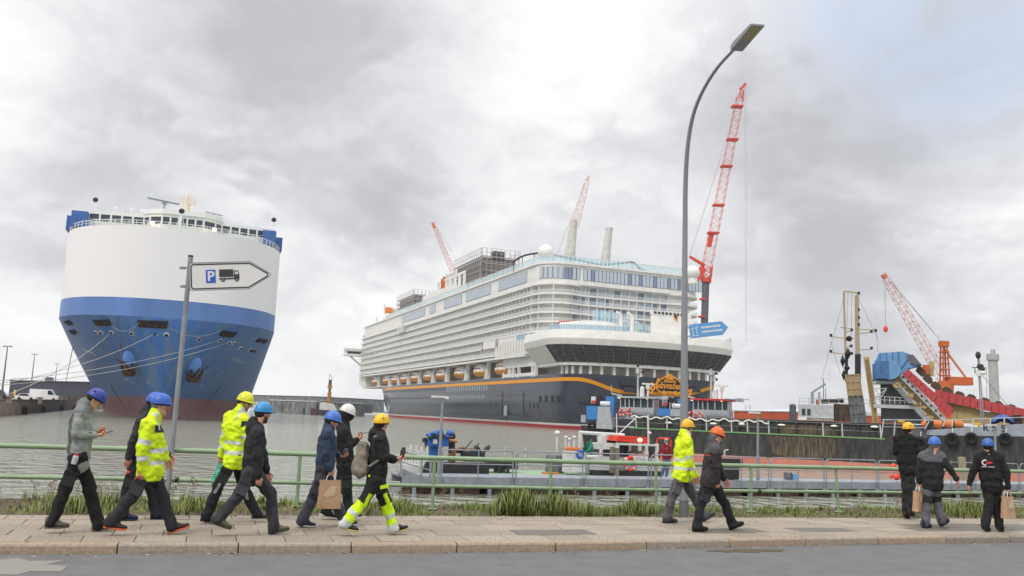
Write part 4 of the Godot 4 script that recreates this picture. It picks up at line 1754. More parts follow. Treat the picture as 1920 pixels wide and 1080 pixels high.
			for k in 5:
				col.tube([V(-22.0 + 1.5 * k, y, -22.2 - 0 * k), V(-22.0 + 1.5 * k, y + 2.9, -22.2)], 0.1, 6)
			col.tube([V(-27.0, y, -26.0), V(-27.0, y + 2.9, -26.0)], 0.2, 6)
			col.tube([V(-24.0, y, -21.5), V(-24.0, y + 2.9, -21.5)], 0.2, 6)
			stuff(put("deck_column", col, "cs_white", slab))
	# aft of the lower balconies: white plating with ribs, over the boats
	g = Geo.new()
	g.box(V(-26.9, 26.6, -46.5), V(2.0, 6.9, 31))
	g.box(V(-26.9, 28.4, -67), V(2.0, 3.2, 16))
	put("side_plating", g, "cs_white", o)
	g = Geo.new()
	for k in 12:
		g.box(V(-27.95, 25.8, -31.5 - k * 2.5), V(0.14, 4.6, 0.22))
	put("plating_rib", g, "cs_wall", o)
	for k in 5:
		g = Geo.new()
		g.box(V(-27.95, 29.0, -33.0 - k * 1.9), V(0.16, 1.7, 1.1))
		put("side_window", g, "cs_teal2", o)
	# white side wall with openings between the boats and the quarter
	g = Geo.new()
	g.box(V(-25.6, 21.3, -44), V(0.8, 3.9, 29))
	for f in [58.0, 48.6, 44.0, 32.0, 29.5]:
		g.box(V(-25.6, 17.9, -f), V(0.9, 4.0, 1.0))
	g.box(V(-25.6, 16.7, -44), V(0.7, 1.2, 28))
	put("quarter_wall", g, "cs_white", o)
	# main window band under the top deck
	var segs := [[35.0, 62.0], [70.0, 98.0], [104.0, 128.0], [141.0, 150.0], [158.0, 200.0]]
	for q in segs:
		g = Geo.new()
		g.box(V(-27.62, 48.7, -(q[0] + q[1]) / 2), V(0.1, 3.7, q[1] - q[0]))
		var band := put("window_band", g, "cs_glass", o)
		var pg := Geo.new()
		var f: float = q[0] + 0.9
		while f < q[1]:
			pg.box(V(-27.7, 48.7, -f), V(0.12, 3.4, 1.5))
			f += 1.8
		stuff(put("window_pane", pg, "cs_pane", band))
	for q in [[-26.2, 9, 0], [-14.2, 27, 1], [23.4, 5, 2]]:
		var fr := Geo.new()
		for k in q[1]:
			g = Geo.new()
			var x: float = q[0] + 1.34 * (k + 0.5)
			if q[2] == 0:
				# the first nine follow the rounded quarter
				var t = (k + 0.5) / 9.0
				var r := 8.0
				var a := lerpf(0.35, PI / 2, clampf(t * 1.5, 0, 1))
				var c := V(-27.6 + r - r * cos(a), 48.7, -(20.4 + r - r * sin(a)))
				if t > 0.667:
					c = V(-19.6 + (t - 0.667) * 13.0, 48.7, -20.4)
				var ou := V(-cos(a), 0, sin(a))
				g.box(c + ou * 0.06, V(1.1, 3.6, 0.12), Basis(V(sin(a), 0, cos(a)), Vector3.UP, ou))
				fr.box(c + ou * 0.02, V(1.36, 3.75, 0.12), Basis(V(sin(a), 0, cos(a)), Vector3.UP, ou))
			else:
				g.box(V(x, 48.7, -20.33), V(1.1, 3.6, 0.14))
				fr.box(V(x, 48.7, -20.37), V(1.34, 3.75, 0.12))
			put("window_pane", g, "cs_pane2" if rng.randf() < 0.16 else "cs_pane", o)
		put("window_frame", fr, "cs_glass", o)
	# glass wind screen round the top deck
	for q in [[cs_outline(27.4, 20.8, 230.0, 8), "cs_teal"]]:
		var ol: Array = q[0]
		var pg := Geo.new()
		var pp := Geo.new()
		for i in ol.size() - 1:
			var n := maxi(1, int((ol[i + 1] - ol[i]).length() / 1.5))
			for k in n:
				var a: Vector3 = ol[i].lerp(ol[i + 1], float(k) / n)
				var b: Vector3 = ol[i].lerp(ol[i + 1], float(k + 1) / n)
				if absf(a.x) < 0.0:
					continue
				pg.col = Color.WHITE
				pg.quad(a + V(0, 52.2, 0), b + V(0, 52.2, 0), b + V(0, 54.3, 0), a + V(0, 54.3, 0))
				pp.bar(a + V(0, 52.0, 0), a + V(0, 54.4, 0), 0.16)
			pp.bar(ol[i] + V(0, 54.35, 0), ol[i + 1] + V(0, 54.35, 0), 0.12)
		stuff(put("wind_screen_pane", pg, "cs_teal", o))
		stuff(put("wind_screen_post", pp, "cs_white", o))
	put("top_deck_edge", slab_from(cs_outline(28.1, 19.8, 290.0, 9), 51.5, 52.2, 2.0), "cs_white", o)
	terrace(o)
	stern_details(o, hull)
	upper_works(o)
	lifeboats(o)


func terrace(o: Node3D) -> void:
	var arc := func(a: float, b: float, f0: float, n: int) -> Array:
		var p := []
		p.append(V(0.7 - a * 0.93, 0, -f0 - 22))
		for i in n + 1:
			var t := PI * i / n
			p.append(V(0.7 - a * cos(t), 0, -f0 + b * pow(sin(t), 0.8)))
		p.append(V(0.7 + a * 0.93, 0, -f0 - 22))
		return p
	# the white band below the glass, the glass, the white band above
	put("terrace_base", slab_from(arc.call(27.6, 10.6, 10.0, 36), 18.8, 19.7, 3.0), "cs_white", o)
	var A: Array = arc.call(27.8, 10.8, 10.0, 36)
	var B: Array = arc.call(31.6, 13.8, 10.0, 36)
	var up := []
	var lo := []
	for i in A.size():
		lo.append(A[i] + V(0, 19.7, 0))
		up.append(B[i] + V(0, 24.6, 0))
	var n := A.size()
	for k in 18:
		var i0 := 1 + k * 2
		var g := Geo.new()
		g.sheet([[lo[i0], lo[i0 + 1], lo[i0 + 2]], [up[i0], up[i0 + 1], up[i0 + 2]]], true)
		var pane := put("lounge_pane", g, "cs_lounge", o)
		g = Geo.new()
		var c0: Vector3 = (lo[i0] + up[i0 + 2]) * 0.5
		var out := V(c0.x, 0, c0.z + 60).normalized() * 0.12
		for j in 5:
			var t := j / 5.0
			g.bar(lo[i0].lerp(lo[i0 + 2], t) + out, up[i0].lerp(up[i0 + 2], t) + out, 0.4 if j == 0 else 0.1)
		for j in range(1, 5):
			var t := j / 5.0
			g.bar(lo[i0].lerp(up[i0], t) + out, lo[i0 + 1].lerp(up[i0 + 1], t) + out, 0.1)
			g.bar(lo[i0 + 1].lerp(up[i0 + 1], t) + out, lo[i0 + 2].lerp(up[i0 + 2], t) + out, 0.1)
		put("mullion", g, "cs_mull", pane)
	var g := Geo.new()
	for s in [0, n - 2]:
		g = Geo.new()
		g.quad(lo[s], lo[s + 1], up[s + 1], up[s])
		put("terrace_cheek", g, "cs_white", o)
	var C: Array = arc.call(32.2, 14.4, 10.0, 36)
	var D: Array = arc.call(31.7, 13.9, 10.0, 36)
	g = Geo.new()
	var r0 := []
	var r1 := []
	var r2 := []
	var r3 := []
	for i in n:
		r0.append(B[i] + V(0, 24.6, 0))
		r1.append(C[i] + V(0, 26.4, 0))
		r2.append(D[i] + V(0, 29.0, 0))
		r3.append(A[i] * 0.86 + V(0, 29.0, -4))
	for k in 3:
		g.sheet([[r0, r1, r2, r3][k], [r0, r1, r2, r3][k + 1]], true)
	put("terrace_band", g, "cs_white", o)
	g = Geo.new()
	for i in n / 2:
		g.quad(r3[i] - V(0, 0.3, 0), r3[i + 1] - V(0, 0.3, 0), r3[n - 2 - i] - V(0, 0.3, 0), r3[n - 1 - i] - V(0, 0.3, 0), Vector3.UP)
	put("terrace_deck", g, "cs_wall", o)
	# glass rail of the terrace
	var pg := Geo.new()
	var pp := Geo.new()
	for i in range(2, n - 2):
		if i > 14 and i < 31:
			continue
		for k in 2:
			var a: Vector3 = D[i].lerp(D[i + 1], k * 0.5)
			var b: Vector3 = D[i].lerp(D[i + 1], k * 0.5 + 0.5)
			pg.quad(a + V(0, 29.0, 0), b + V(0, 29.0, 0), b + V(0, 30.4, 0), a + V(0, 30.4, 0))
			pp.bar(a + V(0, 29, 0), a + V(0, 30.5, 0), 0.14)
	stuff(put("terrace_glass", pg, "cs_teal2", o))
	stuff(put("terrace_post", pp, "cs_white", o))
	# curved hood with tall wind screens on the port half
	g = Geo.new()
	var hood := []
	var hood2 := []
	for i in 25:
		var t := i / 24.0
		var x := lerpf(-24.0, 6.0, t)
		var z := -15.5 + 5.0 * sin(PI * 0.62 * t)
		var top := lerpf(32.2, 33.4, sin(PI * minf(t * 1.4, 1.0))) - maxf(0, t - 0.55) * 8.0
		hood.append(V(x, 29.0, z))
		hood2.append(V(x, maxf(top, 29.2), z - 0.6))
	g.sheet([hood, hood2], true)
	put("terrace_hood", g, "cs_white", o)
	for i in range(8, 24):
		var a: Vector3 = hood2[i]
		var b: Vector3 = hood2[i + 1]
		var top: float = 36.6 - maxf(0, i - 12) * 0.36
		g = Geo.new()
		g.quad(a, b, V(b.x, top - 0.2, b.z), V(a.x, top, a.z))
		put("wind_screen", g, "cs_teal" if i % 3 else "cs_teal2", o)
		g = Geo.new()
		g.bar(a, V(a.x, top + 0.1, a.z), 0.2)
		put("screen_post", g, "cs_white", o)
	# stage screen wall, two curved arms, deck house
	g = Geo.new()
	g.box(V(9.5, 31.9, -5.5), V(14.5, 7.4, 1.2))
	g.box(V(9.5, 36.6, -6.2), V(14.5, 1.4, 0.5))
	put("screen_wall", g, "cs_white", o)
	g = Geo.new()
	for k in 9:
		g.box(V(3.8 + k * 1.35, 36.6, -5.92), V(0.9, 0.8, 0.1))
	put("wall_slot", g, "cs_dark", o)
	for x in [-7.0, -3.2]:
		g = Geo.new()
		g.tube([V(x, 29, -8), V(x, 33.5, -8), V(x - 0.3, 35.3, -8), V(x - 1.6, 36.0, -8)], [0.75, 0.7, 0.6, 0.45], 8)
		g.box(V(x + 1.2, 33.5, -9), V(2.4, 0.3, 1))
		g.box(V(x + 1.2, 30.6, -9), V(2.4, 0.3, 1))
		put("curved_arm", g, "cs_white", o)
	g = Geo.new()
	g.box(V(22.5, 30.6, -12), V(9, 3.0, 8))
	g.prism(PackedVector2Array([Vector2(14, 35), Vector2(20, 34), Vector2(23, 31), Vector2(17, 29), Vector2(14, 29)]), 5, Transform3D(Basis.IDENTITY, V(0, 0, -14)))
	put("deck_house", g, "cs_white", o)
	# orange frame on the quarter deck
	g = Geo.new()
	g.box(V(-22.5, 31.6, -19.6), V(0.3, 2.6, 0.3))
	g.box(V(-17.5, 31.9, -18.6), V(0.3, 3.0, 0.3))
	g.bar(V(-22.5, 32.9, -19.6), V(-17.5, 33.4, -18.6), 0.3)
	put("work_frame", g, mat("cs_orange", "d1482c", 0.6), o)
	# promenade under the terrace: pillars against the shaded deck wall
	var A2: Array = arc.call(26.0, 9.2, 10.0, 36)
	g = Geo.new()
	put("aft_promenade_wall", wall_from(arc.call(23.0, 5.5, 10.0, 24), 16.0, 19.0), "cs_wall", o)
	for i in range(1, n - 1, 2):
		g = Geo.new()
		g.box(A2[i] + V(0, 17.5, 0), V(0.7, 3.2, 0.7))
		put("promenade_pillar", g, "cs_white", o)
	put("promenade_deck", slab_from(arc.call(26.0, 10.4, 10.0, 36), 15.7, 16.15, 9), "cs_white", o)
	# flag
	var f := at(1262, 592, 247.5)
	var l := o.transform.affine_inverse() * f
	g = Geo.new()
	g.tube([l - V(0, 3, 0), l + V(0.2, 1.6, 0)], 0.08, 5)
	var fl := put("flag_pole", g, "cs_white", o)
	for k in 3:
		g = Geo.new()
		g.sheet([[l + V(0.2, 0.9 - 0.55 * k, 0), l + V(0.8, 0.4 - 0.6 * k, 0.15), l + V(1.5, -0.2 - 0.6 * k, 0)], [l + V(0.2, 0.35 - 0.55 * k, 0), l + V(0.8, -0.2 - 0.6 * k, 0.15), l + V(1.4, -0.8 - 0.6 * k, 0)]])
		put("flag_stripe", g, [mat("flag_black", "222222"), mat("flag_red", "c0252b"), mat("flag_gold", "e8a71c")][k], fl)


func stern_details(o: Node3D, hull: Node) -> void:
	# name badge on the transom
	var c := V(4.9, 13.9, 1.15)
	var b := Node3D.new()
	b.name = "name_badge"
	o.add_child(b)
	var g := Geo.new()
	var ring := [[-4.9, 0.2], [-4.2, 1.5], [-2.0, 2.4], [-1.0, 3.0], [1.0, 3.0], [2.0, 2.3], [4.2, 1.4], [4.9, 0.2], [4.2, -1.4], [2.4, -2.2], [0.8, -1.8], [-0.8, -1.8], [-2.4, -2.2], [-4.2, -1.4], [-4.9, 0.2]]
	for i in ring.size() - 1:
		g.bar(c + V(ring[i][0], ring[i][1], 0.15), c + V(ring[i + 1][0], ring[i + 1][1], 0.15), 0.34, 0.2, V(0, 0, 1))
	for q in [[-3.9, 1.5, 0.6], [3.7, 1.6, 0.6], [0, 2.7, 0.9], [-0.6, 2.4, 0.7], [0.7, 2.4, 0.7], [-1.9, -2.1, 0.7], [2.0, -2.1, 0.7], [0, -2.0, 0.5], [-4.9, -0.4, 0.7], [4.9, -0.4, 0.7], [-5.8, -0.9, 0.8], [5.8, -0.9, 0.8], [-6.6, -1.8, 0.9], [6.6, -1.8, 0.9], [-7.4, -1.0, 0.5], [7.4, -1.0, 0.5], [-6.0, 0.3, 0.5], [6.0, 0.3, 0.5]]:
		torus(g, Transform3D(Basis(V(1, 0, 0), V(0, 0, 1), V(0, -1, 0)), c + V(q[0], q[1], 0.15)), q[2] * 0.7, q[2] * 0.32, 10, 5)
	put("badge_scrollwork", g, "cs_gold", b)
	var t := put("lettering", text_mesh("Adventure", 1.55, 0.2, true), "cs_gold", b)
	t.transform = Transform3D(Basis.IDENTITY.scaled(V(0.86, 1.1, 1)), c + V(0, 0.0, 0.2))
	t = put("lettering", text_mesh("Disney", 0.9, 0.2, true), "cs_gold", b)
	t.position = c + V(0, 1.45, 0.2)
	# dark windows and mooring openings
	for q in [[-9.2, 14.2, 4.4], [-5.0, 14.0, 4.2], [-8.3, 12.2, 3.8], [-4.6, 12.0, 4.0], [14.5, 13.2, 3.0]]:
		g = Geo.new()
		g.prism(PackedVector2Array([Vector2(-q[2] / 2 - 0.3, 0.75), Vector2(q[2] / 2 - 0.3, 0.75), Vector2(q[2] / 2 + 0.3, -0.75), Vector2(-q[2] / 2 + 0.3, -0.75)]), 0.2, Transform3D(Basis.IDENTITY, V(q[0], q[1], 0.55)))
		put("stern_window", g, "cs_dark", hull)
	var kk := 0
	for k in [-0.262, -0.254, -0.246, -0.238, -0.23, -0.215, -0.165, -0.135, -0.1, -0.08]:
		var p := cs_pt(k, 8.8)
		var q := cs_pt(k + 0.004, 8.8)
		var x := (q - p).normalized()
		var z := V(-x.z, 0, x.x)
		g = Geo.new()
		var w := 1.3 if kk < 6 else 3.4
		g.box(p + z * 0.05, V(w, 2.0 if kk < 6 else 1.7, 0.3), Basis(x, Vector3.UP, z))
		put("mooring_opening", g, "cs_dark", hull)
		kk += 1
	for k in 3:
		g = Geo.new()
		g.box(V(-26.0, 6.6, -26.0 - 3.2 * k), V(0.3, 1.5, 1.1))
		put("mooring_opening", g, "cs_dark", hull)
	# rows of windows in the dark side
	mat("cs_port", "27303b", 0.15)
	mat("cs_port_light", "8a9ca5", 0.15)
	for q in [[73.0, 122.0, 13.0, 1.1, 1.7, 2.7, "cs_port_light"], [125.0, 205.0, 13.2, 0.7, 1.2, 2.6, "cs_port"], [210.0, 252.0, 13.2, 0.6, 1.0, 2.4, "cs_port"], [75.0, 116.0, 9.8, 0.9, 1.3, 2.7, "cs_port_light"], [130.0, 228.0, 9.6, 0.6, 1.0, 2.7, "cs_port"], [236.0, 272.0, 9.8, 0.6, 1.0, 2.6, "cs_port"], [116.0, 225.0, 6.2, 0.55, 0.6, 3.6, "cs_port"], [34.0, 62.0, 10.0, 0.6, 0.7, 3.4, "cs_port"]]:
		g = Geo.new()
		var f: float = q[0]
		while f < q[1]:
			var k := -lerpf(0.24, 0.6, (f - 9.0) / 206.0) if f < 215 else -(0.6 + 0.4 * (f - 215) / 99.0)
			var p := cs_pt(k, q[2])
			g.box(p + V(-0.03, 0, 0), V(0.16, q[4], q[3]))
			f += q[5]
		stuff(put("porthole_row", g, q[6], hull))
	for q in [[57.5, 7.0, 9.0, 0.5], [38.0, 7.0, 9.0, 0.5]]:
		g = Geo.new()
		g.box(V(-26.0, q[1], -q[0]), V(0.2, q[2], q[3]))
		put("shell_door_seam", g, "cs_dark", hull)
	for q in [[54.0, 1.0], [226.0, 0.8]]:
		g = Geo.new()
		var f: float = q[0]
		var x := cs_pt(-0.644, 5).x if f > 215 else -26.0
		g.box(V(x - 0.05, 4.9, -f), V(0.2, 3.4, 3.0))
		put("pilot_door", g, "cs_port_light", hull)
	g = Geo.new()
	g.box(V(-26.05, 2.9, -80), V(0.2, 0.18, 90))
	g.box(V(-26.05, 7.6, -160), V(0.16, 0.14, 150))
	g.box(V(-26.05, 11.4, -120), V(0.16, 0.14, 190))
	put("rubbing_strake", g, "cs_navy", hull)


func upper_works(o: Node3D) -> void:
	var inv := o.transform.affine_inverse()
	# satellite domes
	for q in [[1023, 473, 286.0, 2.55], [1299, 511, 286.0, 2.3]]:
		var c := inv * at(q[0], q[1], q[2])
		var g := Geo.new()
		g.ball(c, V(q[3], q[3], q[3]), Basis.IDENTITY, 24)
		g.tube([c - V(0, q[3] + 1.4, 0), c - V(0, q[3] - 0.4, 0)], [1.6, 1.4], 12)
		put("satellite_dome", g, "cs_white", o)
	var c1 := inv * at(737, 581, 480)
	var g := Geo.new()
	g.ball(c1, V(2.4, 2.4, 2.4), Basis.IDENTITY, 16)
	put("satellite_dome", g, "cs_white", o)
	# slide rail: a dark tube that loops over the top deck
	for run in [[[963, 491], [976, 482], [992, 477], [1010, 474.5]], [[1038, 478], [1062, 483], [1090, 489], [1120, 495], [1140, 496], [1160, 494], [1182, 492], [1192, 495], [1199, 503], [1212, 508]]]:
		var pts := []
		for q in run:
			pts.append(inv * at(q[0], q[1], 296))
		var sm := []
		for i in pts.size() - 1:
			for k in 4:
				sm.append(pts[i].cubic_interpolate(pts[i + 1], pts[maxi(i - 1, 0)], pts[mini(i + 2, pts.size() - 1)], k / 4.0))
		sm.append(pts[-1])
		g = Geo.new()
		g.tube(sm, 0.34, 6)
		for i in range(0, sm.size(), 5):
			g.tube([sm[i], V(sm[i].x, 51.8, sm[i].z)], 0.14, 5)
		put("coaster_track", g, "cs_dark", o)
	# white blocks, masts and the orange lift amidships
	g = Geo.new()
	g.box(V(-21.5, 55.0, -150), V(7, 5.4, 46))
	put("deck_house", g, "cs_white", o)
	g = Geo.new()
	for k in 7:
		g.box(V(-20.5, 59.6, -124 - k * 6.5), V(0.9, 8.2, 1.1))
	g.box(V(-20.5, 63.3, -143), V(0.7, 0.8, 40))
	put("portal_frame", g, "cs_white", o)
	g = Geo.new()
	for k in 5:
		g.prism(PackedVector2Array([Vector2(0, 0), Vector2(4.4, 1.5), Vector2(4.4, 1.9), Vector2(0, 0.4)]), 26, Transform3D(Basis(V(1, 0, 0), V(0, 1, 0), V(0, 0, 1)), V(-18 + 4.2 * k, 56.0 + 1.2 * k, -118)))
	put("pool_roof", g, "cs_wall", o)
	g = Geo.new()
	for k in 16:
		var z := -200.0 - k * 5.0
		g.box(V(-16, 53.5, z), V(5.0 + (k * 7 % 5), 3.0 + (k * 5 % 4) * 0.8, 2.0))
	put("deck_equipment", g, "cs_wall", o)
	g = Geo.new()
	g.prism(PackedVector2Array([Vector2(222, 52), Vector2(292, 52), Vector2(280, 58.5), Vector2(240, 58.5)]), 30, Transform3D(Basis(V(0, 0, -1), V(0, 1, 0), V(1, 0, 0)), V(-18, 0, 0)))
	put("forward_block", g, "cs_white", o)
	g = Geo.new()
	g.tube([inv * at(722, 590, 480), inv * at(721, 570, 480)], 0.5, 6)
	put("mast", g, "cs_white", o)
	g = Geo.new()
	var ob := inv * at(729, 582, 475)
	g.box(ob, V(3.4, 3.0, 3.4))
	put("orange_crate", g, mat("work_orange", "e07b2c", 0.6), o)
	var rng := RandomNumberGenerator.new()
	rng.seed = 31
	var tones := ["cs_white", "cs_wall", "scaffold", "cs_dark"]
	for k in 4:
		g = Geo.new()
		for i in 26:
			var f := rng.randf_range(96, 286)
			var h := rng.randf_range(0.8, 3.4)
			var p := V(rng.randf_range(-25, -12), 51.9, -f)
			if rng.randf() < 0.45:
				g.tube([p, p + V(rng.randf_range(-0.4, 0.4), h * 1.7, 0)], 0.14, 5)
				g.bar(p + V(0, h, 0), p + V(0, h, rng.randf_range(1.5, 5)), 0.2)
			else:
				g.box(p + V(0, h / 2, 0), V(rng.randf_range(0.6, 2.4), h, rng.randf_range(0.8, 4)))
		stuff(put("deck_clutter", g, tones[k], o))
	# scaffolding round the two funnels
	scaffold_box(o, V(-9, 57.0, -135), V(18, 20, 42), "cs_dark")
	scaffold_box(o, V(-9, 56.5, -250), V(18, 15.5, 40), "scaffold_net")
	# bridge wing on the port bow
	g = Geo.new()
	var bw := inv * at(662, 662, 500)
	bw = V(-31, 38.6, -298)
	g.box(bw, V(13, 1.4, 6))
	g.box(bw - V(0, 3.4, 0), V(13, 1.0, 6))
	g.box(bw - V(0, 1.8, 0), V(12.2, 2.4, 5.2))
	g.bar(bw + V(-3, -3.5, 0), bw + V(5, -10, 0), 0.9)
	var wing := put("bridge_wing", g, "cs_white", o)
	g = Geo.new()
	g.box(bw + V(-1.0, -1.8, 2.62), V(8, 1.3, 0.1))
	put("window", g, "cs_dark", wing)
	# gondola hung on the side
	g = Geo.new()
	for s in [0.0, 6.5]:
		g.box(V(-28.9, 43.4, -192 - s), V(1.4, 3.2, 4.6))
		for e in [-2.0, 2.0]:
			g.bar(V(-28.4, 45, -192 - s + e), V(-28.4, 52.5, -192 - s + e), 0.15)
	put("work_platform", g, "cs_rail", o)


func scaffold_box(o: Node3D, at_: Vector3, sz: Vector3, inner: String) -> void:
	var s := Node3D.new()
	s.name = "funnel_scaffold"
	o.add_child(s, true)
	var a := at_ + V(0, 0, 0)
	var g := Geo.new()
	g.box(V(a.x + sz.x / 2, a.y + sz.y * 0.4, a.z - sz.z / 2), V(sz.x - 3, sz.y * 0.8, sz.z - 3))
	put("funnel", g, "scaffold_net", s)
	g = Geo.new()
	for k in 5:
		var y := a.y + sz.y * 0.82 * (k + 1) / 5.0
		g.box(V(a.x + sz.x / 2, y, a.z - 0.8), V(sz.x, 0.25, 1.4))
		g.box(V(a.x + 0.8, y, a.z - sz.z / 2), V(1.4, 0.25, sz.z))
	put("scaffold_platform", g, "scaffold", s)
	g = Geo.new()
	var nx := int(sz.x / 2.2)
	var nz := int(sz.z / 2.6)
	for k in nx + 1:
		for e in [0.0, 1.5]:
			g.bar(V(a.x + sz.x * k / nx, a.y, a.z - e), V(a.x + sz.x * k / nx, a.y + sz.y, a.z - e), 0.16)
	for k in nz + 1:
		g.bar(V(a.x, a.y, a.z - sz.z * k / nz), V(a.x, a.y + sz.y, a.z - sz.z * k / nz), 0.16)
		g.bar(V(a.x + sz.x, a.y, a.z - sz.z * k / nz), V(a.x + sz.x, a.y + sz.y, a.z - sz.z * k / nz), 0.16)
	for k in 11:
		var y := a.y + sz.y * k / 10.0
		g.bar(V(a.x, y, a.z + 0.1), V(a.x + sz.x, y, a.z + 0.1), 0.13)
		g.bar(V(a.x - 0.1, y, a.z), V(a.x - 0.1, y, a.z - sz.z), 0.13)
	put("scaffold_tube", g, "scaffold", s)
	if inner == "cs_dark":
		g = Geo.new()
		g.box(V(a.x + sz.x * 0.46, a.y + sz.y * 0.86, a.z - 3), V(5.2, 4.0, 4))
		put("dark_hoarding", g, mat("hoarding", "4a4654", 0.8), s)


func lifeboats(o: Node3D) -> void:
	var L := 12.5
	var hull := Geo.new()
	var top := Geo.new()
	for part in 2:
		var R := []
		for i in 13:
			var t := i / 12.0 * 2.0 - 1.0
			var w := pow(maxf(1.0 - pow(absf(t), 3.2), 0.0), 0.6)
			var row := []
			for j in 9:
				var a := PI * j / 8.0
				if part == 0:
					row.append(V(cos(a) * 2.3 * w, -0.5 - sin(a) * 1.7 * pow(w, 0.7) , t * L / 2))
				else:
					row.append(V(cos(a) * 2.2 * w, -0.5 + sin(a) * 3.2 * pow(w, 0.6), t * L / 2 * 0.98))
			R.append(row)
		(hull if part == 0 else top).sheet(R, part == 0)
	var stripe := Geo.new()
	for z in [-0.5]:
		var pts := []
		for j in 9:
			var a := PI * j / 8.0
			pts.append(V(cos(a) * 2.22, -0.5 + sin(a) * 3.22, z))
		for j in 8:
			stripe.bar(pts[j], pts[j + 1], 0.1, 1.0, V(0, 0, 1))
	var win := Geo.new()
	for s in [-1.0, 1.0]:
		for k in 6:
			win.box(V(s * 2.12, 0.7, -4 + k * 1.6), V(0.16, 0.5, 0.7))
	var first: Node3D
	var words_ := ["first lifeboat counted from the stern of the cruise ship", "second lifeboat counted from the stern", "third lifeboat counted from the stern", "fourth lifeboat counted from the stern", "fifth lifeboat counted from the stern", "sixth lifeboat, about the middle of the row", "fourth lifeboat counted from the bow", "third lifeboat counted from the bow", "second lifeboat counted from the bow", "small lifeboat closest to the bow of the cruise ship"]
	var fs := [60.5, 84.0, 108.0, 134.0, 154.5, 177.0, 197.0, 216.5, 235.5, 262.0]
	for i in 10:
		var p: Vector3 = o.transform * V(-24.6, 19.6, -fs[i] - 1.0)
		var lb: Node3D
		if i == 0:
			lb = thing("lifeboat", "", "lifeboat", p, o.rotation.y, "lifeboats hanging along the cruise ship's side")
			put("boat_hull", hull, "boat_orange", lb)
			put("canopy", top, "cs_white", lb)
			put("orange_stripe", stripe, "boat_orange", lb)
			put("window_row", win, "cs_dark", lb)
			first = lb
		else:
			lb = dup(first, "", p)
		lb.set_meta("label", "orange and white " + words_[i])
		# davit frame, part of the ship
		var g := Geo.new()
		var f: float = fs[i] - 8.5
		g.box(V(-25.2, 19.4, -f), V(1.2, 6.6, 1.1))
		g.prism(PackedVector2Array([Vector2(0, 0), Vector2(1.4, 0), Vector2(0.4, 2.4), Vector2(1.4, 4.6), Vector2(0.2, 4.6), Vector2(-0.9, 2.4)]), 0.7, Transform3D(Basis(V(0, 0, -1), V(0, 1, 0), V(1, 0, 0)), V(-25.8, 16.2, -f - 1.5)))
		put("boat_davit", g, "cs_white", o)


# ---------------------------------------------------------------- cranes
func lattice(g: Geo, a: Vector3, b: Vector3, w0: float, w1: float, n: int, r: float, view := Vector3.BACK) -> void:
	var x := (b - a).normalized()
	var s := x.cross(view).normalized()
	var t := x.cross(s).normalized()
	var corner := func(k: int, c: int) -> Vector3:
		var w := lerpf(w0, w1, float(k) / n) * 0.5
		return a.lerp(b, float(k) / n) + s * w * (1 if c in [0, 3] else -1) + t * w * (1 if c < 2 else -1)
	for c in 4:
		g.tube([corner.call(0, c), corner.call(n / 2, c), corner.call(n, c)], r, 5)
	for k in n:
		for c in 4:
			var d := (c + 1) % 4
			if (k + c) % 2:
				g.bar(corner.call(k, c), corner.call(k + 1, d), r * 1.1)
			else:
				g.bar(corner.call(k, d), corner.call(k + 1, c), r * 1.1)
			g.bar(corner.call(k, c), corner.call(k, d), r * 1.1)


func wire(o: Node3D, a: Vector3, b: Vector3, r: float, m := "wire", called := "wire") -> void:
	var g := Geo.new()
	g.tube([a, b], r, 4)
	put(called, g, m, o)


